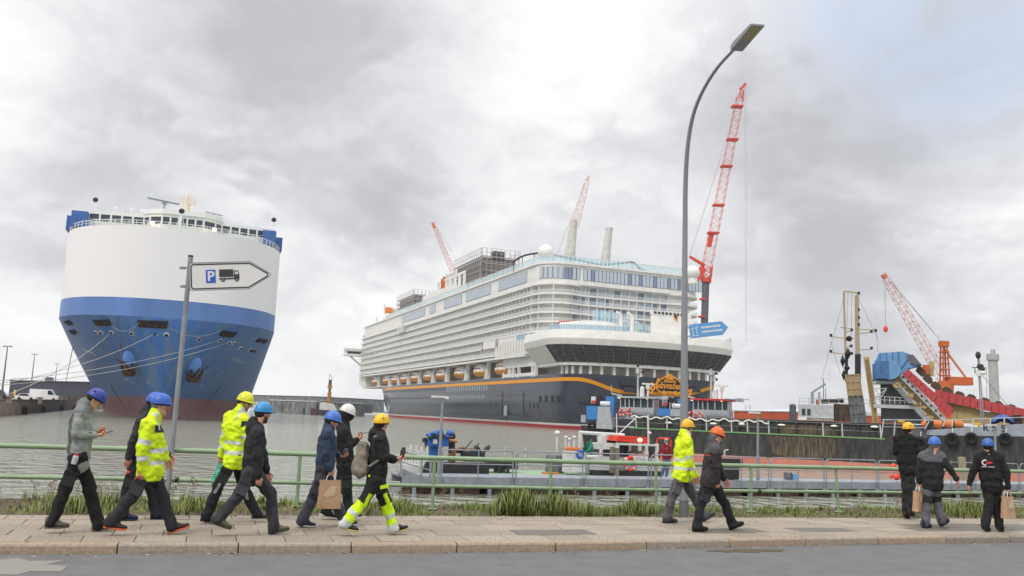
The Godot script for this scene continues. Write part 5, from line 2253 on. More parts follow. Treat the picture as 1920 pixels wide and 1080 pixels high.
func cranes() -> void:
	mat("crane_red", "d2452f", 0.55)
	mat("crane_pale", "c88a80", 0.6)
	mat("crane_orange", "d1672a", 0.6, 0, "soft", V(0.3, 0.3, 0.3))
	mat("crane_salmon", "c9745f", 0.6)
	mat("crane_cream", "d8b5aa", 0.6)
	mat("wire", "9ea1a6", 0.6)
	mat("tower_white", "dcdcd8", 0.5, 0, "soft", V(0.05, 0.05, 0.05))
	mat("tower_grey", "5d5a63", 0.6)
	# tall red crane beyond the stern
	var D := 330.0
	var base := at(1316, 640, D)
	base.y = WATER + 2
	var o := thing("tower_crane", "tall red lattice boom crane on a grey column behind the cruise ship stern", "crane", base)
	var top := at(1323.5, 525, D) - base
	var g := Geo.new()
	g.tube([Vector3.ZERO, top], [1.35, 1.35], 14)
	put("column", g, "tower_grey", o)
	g = Geo.new()
	for q in [[1316.5, 594], [1319, 561]]:
		var c := at(q[0], q[1], D) - base
		g.tube([c - V(0, 0.3, 0), c + V(0, 0.3, 0)], 1.6, 14)
	put("column_flange", g, "crane_red", o)
	g = Geo.new()
	lattice(g, top - V(0, 1, 0), at(1327, 497, D) - base, 3.0, 3.2, 3, 0.2)
	g.tube([top - V(0, 0.8, 0), top + V(0, 0.6, 0)], 1.9, 12)
	put("slewing_tower", g, "crane_red", o)
	g = Geo.new()
	lattice(g, at(1325, 503, D) - base, at(1387, 186, D) - base, 3.4, 2.6, 24, 0.07)
	lattice(g, at(1387, 186, D) - base, at(1392.5, 168, D) - base, 2.6, 0.8, 3, 0.12)
	g.bar(at(1388, 168, D) - base, at(1398, 157, D) - base, 1.0)
	for q in [[1362, 312], [1373, 262], [1347, 385], [1337, 437], [1382, 200]]:
		var c := at(q[0], q[1], D) - base
		g.box(c, V(4.4, 0.5, 3.2))
	put("boom", g, "crane_red", o)
	g = Geo.new()
	var cw := at(1311, 514, D) - base
	g.box(cw, V(2.6, 5.4, 3), Basis(V(0, 0, 1), -0.55))
	put("counterweight", g, "crane_red", o)
	g = Geo.new()
	var k0 := at(1320, 497, D) - base
	var k1 := at(1293, 481, D) - base
	for s in [-0.9, 0.9]:
		g.bar(k0 + V(0, 0, s), k1 + V(0, 0, s * 0.3), 0.6, 0.8)
	put("counter_jib", g, "crane_red", o)
	g = Geo.new()
	var mh := at(1332, 449, D) - base
	g.box(mh, V(1.6, 5.4, 1.8), Basis(V(0, 0, 1), -0.2))
	put("cab", g, "crane_red", o)
	wire(o, k1, at(1349, 303, D) - base, 0.09, "crane_pale", "pendant_rope")
	wire(o, at(1349, 303, D) - base, at(1390, 168, D) - base, 0.06, "wire", "pendant_rope")
	for x in [1396.5, 1399.0]:
		wire(o, at(x, 160, D) - base, at(x + 1, 640, D) - base, 0.04, "wire", "hoist_rope")
	# white columns behind the ship
	D = 430.0
	base = at(1064, 620, D)
	base.y = WATER + 2
	o = thing("jack_up_crane", "white column crane with a raised pale lattice boom behind the funnel", "crane", base)
	g = Geo.new()
	var ct := at(1076, 413, D) - base
	g.tube([V(0, 0, 0), at(1067, 490, D) - base, ct], [3.0, 2.9, 1.75], 16)
	put("column", g, "tower_white", o)
	g = Geo.new()
	lattice(g, at(1078, 425, D) - base, at(1101, 338, D) - base, 3.6, 2.4, 11, 0.12)
	g.bar(at(1101, 338, D) - base, at(1104, 331, D) - base, 1.2)
	put("boom", g, "crane_cream", o)
	wire(o, at(1045, 475, D) - base, at(1097, 345, D) - base, 0.09, "crane_pale", "pendant_rope")
	base = at(1132, 620, D)
	base.y = WATER + 2
	o = thing("steel_tower", "plain white tapering tower standing beside the column crane", "tower", base)
	g = Geo.new()
	g.tube([V(0, 0, 0), at(1134, 497, D) - base, at(1142, 432, D) - base], [2.7, 2.4, 1.7], 16)
	put("shaft", g, "tower_white", o)
	g = Geo.new()
	g.tube([at(1142, 432, D) - base, at(1142.5, 427, D) - base], 1.85, 16)
	put("cap", g, "tower_white", o)
	# small crane left of the aft funnel
	D = 440.0
	base = at(848, 640, D)
	base.y = WATER + 2
	o = thing("luffing_crane", "small pale red lattice crane leaning over the funnel scaffolding", "crane", base)
	g = Geo.new()
	g.tube([V(0, 0, 0), at(845, 515, D) - base], [2.6, 2.3], 14)
	put("column", g, "tower_white", o)
	g = Geo.new()
	lattice(g, at(850, 512, D) - base, at(815, 427, D) - base, 2.6, 1.6, 16, 0.09)
	g.bar(at(815, 427, D) - base, at(811, 418, D) - base, 1.6)
	put("boom", g, "crane_salmon", o)
	wire(o, at(848, 472, D) - base, at(818, 425, D) - base, 0.08, "crane_pale", "pendant_rope")
	# orange work lift on the deck edge
	o = thing("work_lift", "orange work lift standing up from the cruise ship's upper deck", "lift", at(832, 560, 400))
	g = Geo.new()
	g.box(at(832, 537, 400) - o.position, V(2.6, 6.5, 2.6))
	g.box(at(833, 524, 400) - o.position, V(1.2, 2.6, 1.2))
	put("tower", g, "crane_orange", o)
	g = Geo.new()
	g.box(at(832, 548, 400) - o.position, V(2.2, 6, 2.2))
	put("base", g, "crane_orange", o)
	# orange slewing crane behind the dredger
	D = 190.0
	base = at(1772, 800, D)
	base.y = WATER + 2
	o = thing("harbour_crane", "orange harbour crane with a long salmon boom behind the dredger", "crane", base)
	g = Geo.new()
	g.tube([V(0, 0, 0), at(1773, 715, D) - base], 1.6, 12)
	put("column", g, "crane_orange", o)
	g = Geo.new()
	for s in [-0.7, 0.7]:
		g.bar(at(1772, 722, D) - base + V(s, 0, -0.8), at(1769.5, 645, D) - base + V(s * 0.6, 0, -0.5), 0.26)
		g.bar(at(1772, 722, D) - base + V(s, 0, 0.8), at(1769.5, 645, D) - base + V(s * 0.6, 0, 0.5), 0.26)
	for k in 7:
		var c := at(1772 - k * 0.35, 715 - k * 11, D) - base
		g.box(c, V(1.7, 0.2, 1.7))
	g.box(at(1769.5, 644, D) - base, V(1.6, 1.0, 1.6))
	put("mast", g, "crane_orange", o)
	g = Geo.new()
	g.bar(at(1773, 657, D) - base, at(1811, 708, D) - base, 0.35)
	put("back_stay", g, "crane_salmon", o)
	g = Geo.new()
	var a := at(1775, 714, D) - base
	var b := at(1818, 715.5, D) - base
	g.bar(a, b, 3.0, 1.7)
	put("machinery_house", g, "crane_orange", o)
	g = Geo.new()
	lattice(g, at(1768, 708, D) - base, at(1661, 522, D) - base, 2.0, 1.3, 20, 0.04)
	g.bar(at(1661, 522, D) - base, at(1656, 514, D) - base, 0.9)
	put("boom", g, "crane_salmon", o)
	for s in [0.0, 3.0]:
		wire(o, at(1769, 645, D) - base, at(1668 + s, 527, D) - base, 0.05, "wire", "luffing_rope")
	for x in [1657.0, 1660.5]:
		wire(o, at(x, 520, D) - base, at(1660.5, 612, D) - base, 0.035, "wire", "hoist_rope")
	g = Geo.new()
	g.ball(at(1660.5, 617, D) - base, V(0.5, 0.75, 0.4))
	g.bar(at(1660.5, 618, D) - base, at(1660.5, 622, D) - base, 0.25)
	put("hook_block", g, "crane_red", o)


# ---------------------------------------------------------------- barge, tugs, dredger: one local frame along the barge's side
const BF_ROT := -23.76
var BFT: Transform3D


func frame(o: Node3D, xf: Transform3D, base: Vector3) -> void:
	# children were built in the frame's axes: move the thing to its own base
	o.transform = Transform3D(xf.basis, xf * base)
	for c in o.get_children():
		if c is Node3D:
			c.position -= base


func bfp(px: float, py: float, off := 0.0) -> Vector3:
	var inv := BFT.affine_inverse()
	var e := inv * EYE
	var r := inv.basis * ray(px, py)
	return e + r * ((-off - e.z) / r.z)


func oval_lamp(o: Node3D, c: Vector3) -> void:
	var g := Geo.new()
	g.ball(c, V(0.34, 0.1, 0.12))
	put("bulkhead_lamp", g, "lamp_glass", o)


func life_ring(label: String, c: Vector3, xf: Transform3D, r := 0.3, grp := "life rings on the workboats") -> void:
	var o := thing("life_ring", label, "life ring", Vector3.ZERO, 0, grp)
	var g := Geo.new()
	torus(g, Transform3D(Basis(V(1, 0, 0), V(0, 0, 1), V(0, -1, 0)), c), r, r * 0.3, 18, 8)
	put("ring", g, "ring_red", o)
	g = Geo.new()
	for k in 4:
		var a := PI / 4 + k * PI / 2
		g.ball(c + V(cos(a) * r, sin(a) * r, 0), V(r * 0.34, r * 0.34, r * 0.34))
	put("ring_band", g, "white", o)
	frame(o, xf, c)


func barge_and_dredger() -> void:
	BFT = Transform3D(Basis(Vector3.UP, deg_to_rad(BF_ROT)), V(17.955, WATER, -75.715))
	mat("bg_black", "ffffff", 0.7, 0, "streak_black", V(0.35, 0.05, 0.35))
	mat("bg_pink", "d58878", 0.8, 0, "soft", V(0.2, 0.1, 0.2))
	mat("bg_green", "6f9a63", 0.7)
	mat("bg_rust", "ffffff", 0.95, 0, "streak_tan", V(0.8, 0.05, 0.8))
	mat("bg_grey", "9fa7b4", 0.55, 0, "soft", V(0.2, 0.2, 0.2))
	mat("ring_red", "d8402c", 0.6)
	mat("lamp_glass", "efe9dd", 0.3)
	mat("tarp_orange", "dd7f3c", 0.8, 0, "soft", V(1.2, 1.2, 1.2))
	mat("tarp_blue", "3e62a6", 0.7, 0, "soft", V(1.2, 1.2, 1.2))
	mat("tank_tan", "b6a07a", 0.85, 0, "rust", V(0.4, 0.08, 0.4))
	M["tank_tan"].albedo_texture = FB["soft"]
	mat("tank_grey", "8f949b", 0.8, 0, "rust", V(0.4, 0.08, 0.4))
	mat("dr_blue", "70a2cf", 0.6, 0, "soft", V(0.3, 0.1, 0.3))
	mat("dr_blue2", "4a79b0", 0.6, 0, "soft", V(0.3, 0.1, 0.3))
	mat("dr_red", "c2474a", 0.6, 0, "soft", V(0.5, 0.5, 0.5))
	mat("dr_tan", "c0a878", 0.85, 0, "soft", V(0.3, 0.1, 0.3))
	mat("dr_grey", "6a6e72", 0.8, 0, "rust", V(0.3, 0.05, 0.3))
	M["dr_grey"].albedo_texture = FB["soft"]
	mat("dr_light", "c4c9ce", 0.6, 0, "soft", V(0.3, 0.3, 0.3))
	mat("bucket_brown", "77604f", 0.9, 0, "rust", V(0.9, 0.9, 0.9))
	mat("mast_yellow", "b8a680", 0.7, 0, "soft", V(0.4, 0.4, 0.4))
	mat("brown_steel", "6e5b4c", 0.9, 0, "rust", V(0.3, 0.06, 0.3))
	hopper_barge()
	tugs()
	dredger()


func hopper_barge() -> void:
	var o := thing("hopper_barge", "long black hopper barge with pink waterline and a raised grey bow", "barge")
	var g := Geo.new()
	g.prism(PackedVector2Array([Vector2(-7.7, 0.72), Vector2(34, 0.72), Vector2(34, 3.6), Vector2(16.5, 3.1), Vector2(15.6, 2.7), Vector2(-7.7, 2.6)]), 8, Transform3D(Basis.IDENTITY, V(0, 0, -8)))
	put("hull", g, "bg_black", o)
	var hull := o.get_node("hull")
	g = Geo.new()
	g.box(V(13.1, 0.0, -4), V(41.7, 1.44, 8.06))
	put("boot_top", g, "bg_pink", o)
	g = Geo.new()
	g.box(V(2.7, 2.66, -0.3), V(20.8, 0.1, 0.7))
	put("gunwale", g, "bg_green", o)
	g = Geo.new()
	g.box(V(3.5, 3.2, -2.2), V(22.5, 1.1, 1.2))
	put("coaming", g, "bg_black", o)
	g = Geo.new()
	g.box(V(3.5, 3.77, -2.2), V(22.7, 0.1, 1.5))
	put("coaming_top", g, "dark", o)
	g = Geo.new()
	for k in 14:
		g.box(V(-6.5 + 1.6 * k, 3.2, -1.5), V(0.12, 1.1, 0.4))
	put("coaming_rib", g, "bg_black", o)
	# worn tan strips of the side where the black paint has gone
	g = Geo.new()
	g.prism(PackedVector2Array([Vector2(4.2, 2.5), Vector2(4.5, 1.1), Vector2(5.2, 0.9), Vector2(5.9, 0.76), Vector2(7.6, 0.8), Vector2(8.4, 1.0), Vector2(9.0, 0.85), Vector2(9.5, 1.6), Vector2(9.3, 2.5)]), 0.02, Transform3D(Basis.IDENTITY, V(0, 0, -0.005)))
	put("rust_patch", g, "bg_rust", hull)
	g = Geo.new()
	g.box(V(7.2, 3.1, -1.56), V(4.6, 0.75, 0.06))
	put("rust_patch", g, "bg_rust", hull)
	# round scuffs of old fenders
	g = Geo.new()
	for q in [[10.6, 1.8, 0.42], [11.6, 1.7, 0.36], [13.2, 2.1, 0.3], [14.4, 2.2, 0.35]]:
		g = Geo.new()
		torus(g, Transform3D(Basis(V(1, 0, 0), V(0, 0, 1), V(0, -1, 0)), V(q[0], q[1], -0.03)), q[2], 0.05, 16, 5)
		put("fender_scuff", g, "dark", hull)
	# rail posts along the gunwale with two wires
	for k in 11:
		var px: float = [1193, 1215, 1251, 1281, 1325, 1372, 1402, 1442, 1544, 1580, 1652][k]
		var b := bfp(px, 814 + (px - 1430) * 0.03, 0.2)
		g = Geo.new()
		g.bar(V(b.x, 2.66, -0.2), V(b.x - 0.05, 3.75, -0.2), 0.1)
		put("rail_post", g, "dr_light", o)
	g = Geo.new()
	g.tube([V(-7.5, 3.15, -0.2), V(13, 3.2, -0.2)], 0.025, 5)
	g.tube([V(-7.5, 3.7, -0.2), V(13, 3.72, -0.2)], 0.025, 5)
	put("rail_wire", g, "steel", o)
	# pale hose looped along the rail
	g = Geo.new()
	var pts := []
	for k in 61:
		var t := k / 60.0
		pts.append(V(lerpf(-7.6, 4.2, t), 3.62 + 0.09 * sin(k * 1.25) + 0.05 * sin(k * 0.5), -0.1))
	g.tube(pts, 0.06, 6)
	var ho := put("deck_hose", g, "cs_white", null)
	tag(ho, "pale hose looped along the barge rail in front of the wheelhouses", "hose")
	ho.transform = BFT
	for px in [1465.0, 1565.0, 1640.0, 1390.0, 1338.0, 1253.0]:
		oval_lamp(o, bfp(px, 797 + (px - 1465) * 0.02, 1.4))
	# raised grey bow, the letters, the tyres
	g = Geo.new()
	g.prism(PackedVector2Array([Vector2(16.3, 3.1), Vector2(34, 3.62), Vector2(34, 5.3), Vector2(23, 4.27), Vector2(16.4, 3.5)]), 8.0, Transform3D(Basis.IDENTITY, V(0, 0, -7.97)))
	put("bow_bulwark", g, "bg_grey", o)
	for q in [["K", 20.18], ["S", 20.78], ["5", 21.38]]:
		var t := put("letter", text_mesh(q[0], 0.5, 0.03), "sign_black", o)
		t.position = V(q[1], 3.83, 0.05)
	var k := 0
	for q in [[1725, 833, 0.62, "dark tyre fender behind the man in the yellow helmet"], [1785, 824, 0.52, "thick tyre fender above the middle blue helmet"], [1821, 822, 0.46, "tyre fender just before the letters on the grey bow"], [1885, 823, 0.46, "tyre fender under the last letter on the grey bow"]]:
		var c := bfp(q[0], q[1], -0.25)
		var tf := thing("tyre_fender", q[3], "tyre", Vector3.ZERO, 0, "tyre fenders on the barge bow")
		g = Geo.new()
		torus(g, Transform3D(Basis(V(1, 0, 0), V(0, 0, 1), V(0, -1, 0)) * Basis(V(0, 0, 1), 0.2), c), q[2] * 0.72, q[2] * 0.3, 24, 8)
		put("tyre", g, "rubber", tf)
		g = Geo.new()
		g.tube([c + V(0.02, q[2] * 0.5, 0.05), c + V(0.1, q[2] + 0.35, -0.2)], 0.035, 5)
		put("lashing", g, "white", tf)
		frame(tf, BFT, c)
		k += 1
	# rail of the bow, tarpaulins, drum, signal mast
	g = Geo.new()
	for q in [[1657, 787, 1652, 822], [1678, 790, 1676, 822], [1734, 804, 1742, 790], [1768, 800, 1772, 786], [1785, 800, 1787, 786], [1825, 797, 1824, 785], [1857, 797, 1857, 784], [1883, 795, 1883, 783]]:
		g.bar(bfp(q[0], q[1], 0.2), bfp(q[2], q[3], 0.2), 0.09)
	g.tube([bfp(1655, 787, 0.2), bfp(1768, 788, 0.2), bfp(1930, 782, 0.2)], 0.03, 5)
	g.tube([bfp(1655, 800, 0.2), bfp(1735, 802, 0.2)], 0.025, 5)
	put("bow_railing", g, "dr_light", o)
	g = Geo.new()
	var a := bfp(1728, 797, 0.9)
	var b := bfp(1806, 795, 0.9)
	pts = []
	var rad := []
	for i in 13:
		var t := i / 12.0
		pts.append(a.lerp(b, t) + V(0, 0.04 * sin(i * 2.1), 0))
		rad.append(0.32 + 0.05 * sin(i * 1.7) - (0.12 if i in [0, 12] else 0.0))
	g.tube(pts, rad, 10)
	var ot := thing("orange_tarpaulin", "long bundle wrapped in orange tarpaulin lying on the barge's deck", "tarpaulin")
	put("bundle", g, "tarp_orange", ot)
	g = Geo.new()
	for i in [2, 6, 9]:
		g.tube([pts[i], pts[i] + V(0.12, 0, 0)], rad[i] + 0.03, 10)
	g.box(a.lerp(b, 0.2) + V(0, 0, 0.1), V(0.5, 0.62, 0.7))
	put("strap", g, "dark", ot)
	frame(ot, BFT, (a + b) * 0.5)
	g = Geo.new()
	var P := []
	for i in 9:
		var row := []
		for j in 9:
			var u := i / 8.0
			var w := j / 8.0
			var c := bfp(lerpf(1852, 1903, u), 796, 0.6 + w * 1.6)
			var h := (1.0 - pow(absf(u - 0.55) * 1.9, 2.0)) * (1.0 - pow(absf(w - 0.4) * 1.5, 2.0))
			row.append(c + V(0, maxf(h, 0.0) * 0.75 + 0.13 * sin(i * 2.3 + j * 1.7) * sin(i * 1.1), 0))
		P.append(row)
	g.sheet(P, false)
	var bt := thing("blue_tarpaulin", "crumpled blue tarpaulin over a heap on the grey bow", "tarpaulin")
	put("sheet", g, "tarp_blue", bt)
	frame(bt, BFT, bfp(1877, 796, 1.4))
	g = Geo.new()
	var dc := bfp(1909, 795, 0.8)
	g.lathe([Vector2(0.32, 0), Vector2(0.32, 0.1), Vector2(0.27, 0.16), Vector2(0.27, 0.5), Vector2(0.33, 0.56), Vector2(0.33, 0.66), Vector2(0, 0.66)], Transform3D(Basis.IDENTITY, dc), 16)
	put("mooring_bitt", g, "black", o)
	for q in [[1690, 789], [1832, 795]]:
		g = Geo.new()
		g.box(bfp(q[0], q[1], 0.8), V(0.5, 0.22, 0.3))
		g.box(bfp(q[0] + 4, q[1] + 4, 0.8), V(0.14, 0.3, 0.2))
		put("yellow_winch", g, mat("yellow", "d9ac2c", 0.6), o)
	g = Geo.new()
	var m0 := bfp(1843, 798, 1.2)
	var m1 := bfp(1834, 665, 1.2)
	for s in [-0.09, 0.09]:
		g.tube([m0 + V(s, 0, 0), m1 + V(s * 0.4, 0, 0)], 0.05, 6)
	for i in 12:
		g.bar(m0.lerp(m1, i / 12.0) - V(0.09, 0, 0), m0.lerp(m1, (i + 0.5) / 12.0) + V(0.08, 0, 0), 0.03)
	var sm := thing("signal_mast", "thin grey signal mast with lamps rising from the barge's bow", "mast")
	put("pole", g, "galv", sm)
	g = Geo.new()
	for q in [[1834, 666, 0.2, 0.3], [1838, 687, 0.26, 0.22], [1842, 692, 0.2, 0.2]]:
		g.ball(bfp(q[0], q[1], 1.2), V(q[2], q[3], 0.2))
	g.bar(bfp(1822, 689, 1.2), bfp(1850, 690, 1.2), 0.06)
	g.bar(bfp(1828, 690, 1.2), bfp(1828, 700, 1.2), 0.06)
	put("lamp_cluster", g, "dark", sm)
	g = Geo.new()
	g.box(bfp(1836, 700, 1.1), V(0.5, 0.42, 0.12))
	g.ball(bfp(1844, 699, 1.0), V(0.2, 0.16, 0.12))
	put("flood_lamp", g, "white", sm)
	g = Geo.new()
	g.tube([bfp(1843, 705, 1.2), bfp(1880, 750, 1.2), bfp(1930, 800, 1.2)], 0.02, 4)
	g.tube([bfp(1850, 692, 1.2), bfp(1850, 745, 1.2)], 0.015, 4)
	put("stay", g, "steel", sm)
	frame(sm, BFT, m0)
	frame(o, BFT, V(4, 0, -4))


func tugs() -> void:
	var OFF := 11.0
	var first: Node3D
	mat("tug_grey", "b3bac2", 0.55, 0, "soft", V(0.3, 0.3, 0.3))
	mat("tug_blue", "3f86d0", 0.5, 0, "soft", V(0.5, 0.5, 0.5))
	mat("tug_red", "c2343a", 0.55)
	mat("tug_glass", "3a4448", 0.1)
	var o := thing("work_tug", "grey work tug with blue engine box moored behind the barge, nearer the dark stern", "tug", Vector3.ZERO, 0, "twin work tugs behind the barge")
	var p := func(x: float, y: float, d := 0.0) -> Vector3: return bfp(x, y, OFF + d)
	var g := Geo.new()
	var h0: Vector3 = p.call(1092, 806)
	var h1: Vector3 = p.call(1262, 806)
	g.prism(PackedVector2Array([Vector2(h0.x + 0.5, 0), Vector2(h1.x, 0), Vector2(h1.x, 2.5), Vector2(h0.x, 2.6)]), 4.5, Transform3D(Basis.IDENTITY, V(0, 0, -OFF - 4.0)))
	put("hull", g, "dark", o)
	for q in [[1110, 800], [1122, 802], [1133, 803]]:
		g = Geo.new()
		torus(g, Transform3D(Basis(V(1, 0, 0), V(0, 0, 1), V(0, -1, 0)), p.call(q[0], q[1], -0.6)), 0.34, 0.16, 16, 6)
		put("tyre", g, "rubber", o)
	g = Geo.new()
	var c: Vector3 = p.call(1115, 774)
	g.box(c, V(1.25, 1.35, 1.6))
	g.box(p.call(1147, 762, 0.6), V(0.9, 2.0, 1.3))
	put("engine_box", g, "tug_blue", o)
	g = Geo.new()
	c = p.call(1096, 785)
	g.box(c, V(0.5, 0.75, 0.8))
	g.prism(PackedVector2Array([Vector2(-0.75, -1.25), Vector2(1.0, -1.25), Vector2(0.6, 1.0), Vector2(-0.6, 1.0)]), 1.3, Transform3D(Basis.IDENTITY, p.call(1136, 781) - V(0, 0, 0.5)))
	put("stack_casing", g, "tug_grey", o)
	g = Geo.new()
	c = p.call(1136, 757)
	g.tube([c - V(0.55, 0, 0), c + V(0.5, 0, 0)], 0.24, 12)
	c = p.call(1114, 750)
	g.box(c, V(0.46, 0.7, 0.5))
	put("white_tank", g, "white", o)
	g = Geo.new()
	g.box(p.call(1115, 753.5) + V(0, 0, 0.05), V(0.47, 0.26, 0.5))
	put("red_label", g, "tug_red", o)
	g = Geo.new()
	c = p.call(1124, 751, 0.3)
	g.tube([c - V(0, 0.9, 0), c + V(0, 0.55, 0)], 0.36, 12)
	put("exhaust", g, "dark", o)
	# wheelhouse
	var a: Vector3 = p.call(1162, 785)
	var b: Vector3 = p.call(1226, 785)
	var w := b.x - a.x
	g = Geo.new()
	g.box(V((a.x + b.x) / 2, a.y + 0.6, a.z - 1.2), V(w, 1.2, 2.6))
	put("wheelhouse", g, "tug_grey", o)
	var wh := o.get_node("wheelhouse")
	var wy := a.y + 1.2
	g = Geo.new()
	g.box(V((a.x + b.x) / 2, wy + 0.45, a.z - 1.3), V(w - 0.25, 0.9, 2.3))
	put("inside", g, "tug_glass", wh)
	for i in 7:
		g = Geo.new()
		var x = a.x + w * [0.02, 0.16, 0.28, 0.42, 0.62, 0.82, 0.98][i]
		g.bar(V(x, wy, a.z + 0.02), V(x, wy + 0.9, a.z + 0.08), 0.12)
		put("window_post", g, "tug_grey", wh)
	g = Geo.new()
	g.box(V((a.x + b.x) / 2, wy + 1.0, a.z - 1.2), V(w + 0.5, 0.18, 3.0))
	put("wheelhouse_roof", g, "tug_grey", o)
	g = Geo.new()
	for i in 8:
		g.bar(V(a.x + w * 0.4 + i * 0.28, a.y + 0.65, a.z + 0.4), V(a.x + w * 0.4 + i * 0.28, a.y + 0.95, a.z + 0.4), 0.1)
	g.bar(V(a.x + w * 0.36, a.y + 0.95, a.z + 0.4), V(b.x, a.y + 0.95, a.z + 0.4), 0.06)
	put("name_letters", g, "tug_grey", o)
	g = Geo.new()
	var m0: Vector3 = p.call(1196, 745, 0.5)
	var m1: Vector3 = p.call(1196, 685, 0.5)
	g.tube([m0, m1], [0.12, 0.06], 8)
	g.box(m1.lerp(m0, 0.18), V(0.34, 0.5, 0.34))
	g.bar(m1.lerp(m0, 0.36) - V(0, 0.1, 0), m1.lerp(m0, 0.32) + V(0.6, 0, 0), 0.08)
	put("mast", g, "dr_light", o)
	g = Geo.new()
	g.ball(m1, V(0.14, 0.2, 0.14))
	g.ball(m1.lerp(m0, 0.2) + V(0.5, 0, 0), V(0.14, 0.16, 0.14))
	g.ball(m1.lerp(m0, 0.42) + V(0.55, 0.1, 0), V(0.12, 0.14, 0.12))
	put("mast_lamp", g, "dark", o)
	g = Geo.new()
	c = p.call(1204, 736, 0.6)
	g.tube([c - V(0, 0.55, 0), c + V(0, 0.4, 0)], 0.24, 12)
	g.ball(c + V(0, 0.4, 0), V(0.24, 0.24, 0.24))
	put("radio_dome", g, "white", o)
	g = Geo.new()
	c = p.call(1215, 728, 0.6)
	g.tube([c - V(0, 1.0, 0), c], 0.1, 8)
	g.box(c + V(0, 0.12, 0), V(0.36, 0.4, 0.36))
	g.bar(c + V(-0.62, 0.46, 0), c + V(0.62, 0.4, 0), 0.16)
	put("radar", g, "white", o)
	g = Geo.new()
	g.bar(p.call(1147, 738), p.call(1166, 742), 0.14)
	g.bar(p.call(1163, 744), p.call(1263, 745, 0.5), 0.12)
	g.bar(p.call(1146, 722), p.call(1147, 738), 0.05)
	g.box(p.call(1247, 746), V(0.55, 0.35, 0.4))
	for x in [1256, 1263]:
		c = p.call(x, 766)
		g.bar(c, c + V(0, 0.6, 0), 0.07)
	put("roof_frame", g, "dr_light", o)
	g = Geo.new()
	for k in 5:
		g.bar(p.call(1118 + k * 8, 797), p.call(1118 + k * 8, 783), 0.06)
	g.bar(p.call(1108, 783), p.call(1162, 784), 0.05)
	put("deck_railing", g, "dr_light", o)
	g = Geo.new()
	g.ball(p.call(1214, 747), V(0.12, 0.12, 0.12))
	g.ball(p.call(1161, 745), V(0.12, 0.12, 0.12))
	put("lit_lamp", g, "lit_lamp", o)
	frame(o, BFT, V(h0.x + 3, 0, -OFF))
	first = o
	# the second tug, beyond the lamp post
	var shift := bfp(1301, 750, OFF).x - bfp(1166, 750, OFF).x
	var d := dup(first, "grey work tug with red roof edge, half hidden by the lamp post")
	d.position = BFT * V(h0.x + 3 + shift, 0, -OFF - 0.4)
	var rr: MeshInstance3D = d.get_node("wheelhouse_roof")
	rr.material_override = M["tug_red"]
	d.set_meta("category", "tug")
	life_ring("red life ring on the left wall of the first grey wheelhouse", p.call(1166, 774, -0.3), BFT, 0.3)
	life_ring("red life ring beside the windows of the first grey wheelhouse", p.call(1181, 772, -0.3), BFT, 0.28)
	life_ring("red and white life ring on the second wheelhouse right of the lamp post", p.call(1312, 780, -0.3), BFT, 0.28)
	life_ring("red life ring peeping out beside the lamp post", p.call(1297, 778, -0.3), BFT, 0.3)
	g = Geo.new()
	g.tube([p.call(1360, 748, -1), p.call(1390, 750, -1)], 0.09, 8)
	g.box(p.call(1385, 750, -1), V(0.6, 0.3, 0.3))
	var fm := put("fire_monitor", g, "bg_grey", d)
	fm.transform = d.transform.affine_inverse() * BFT


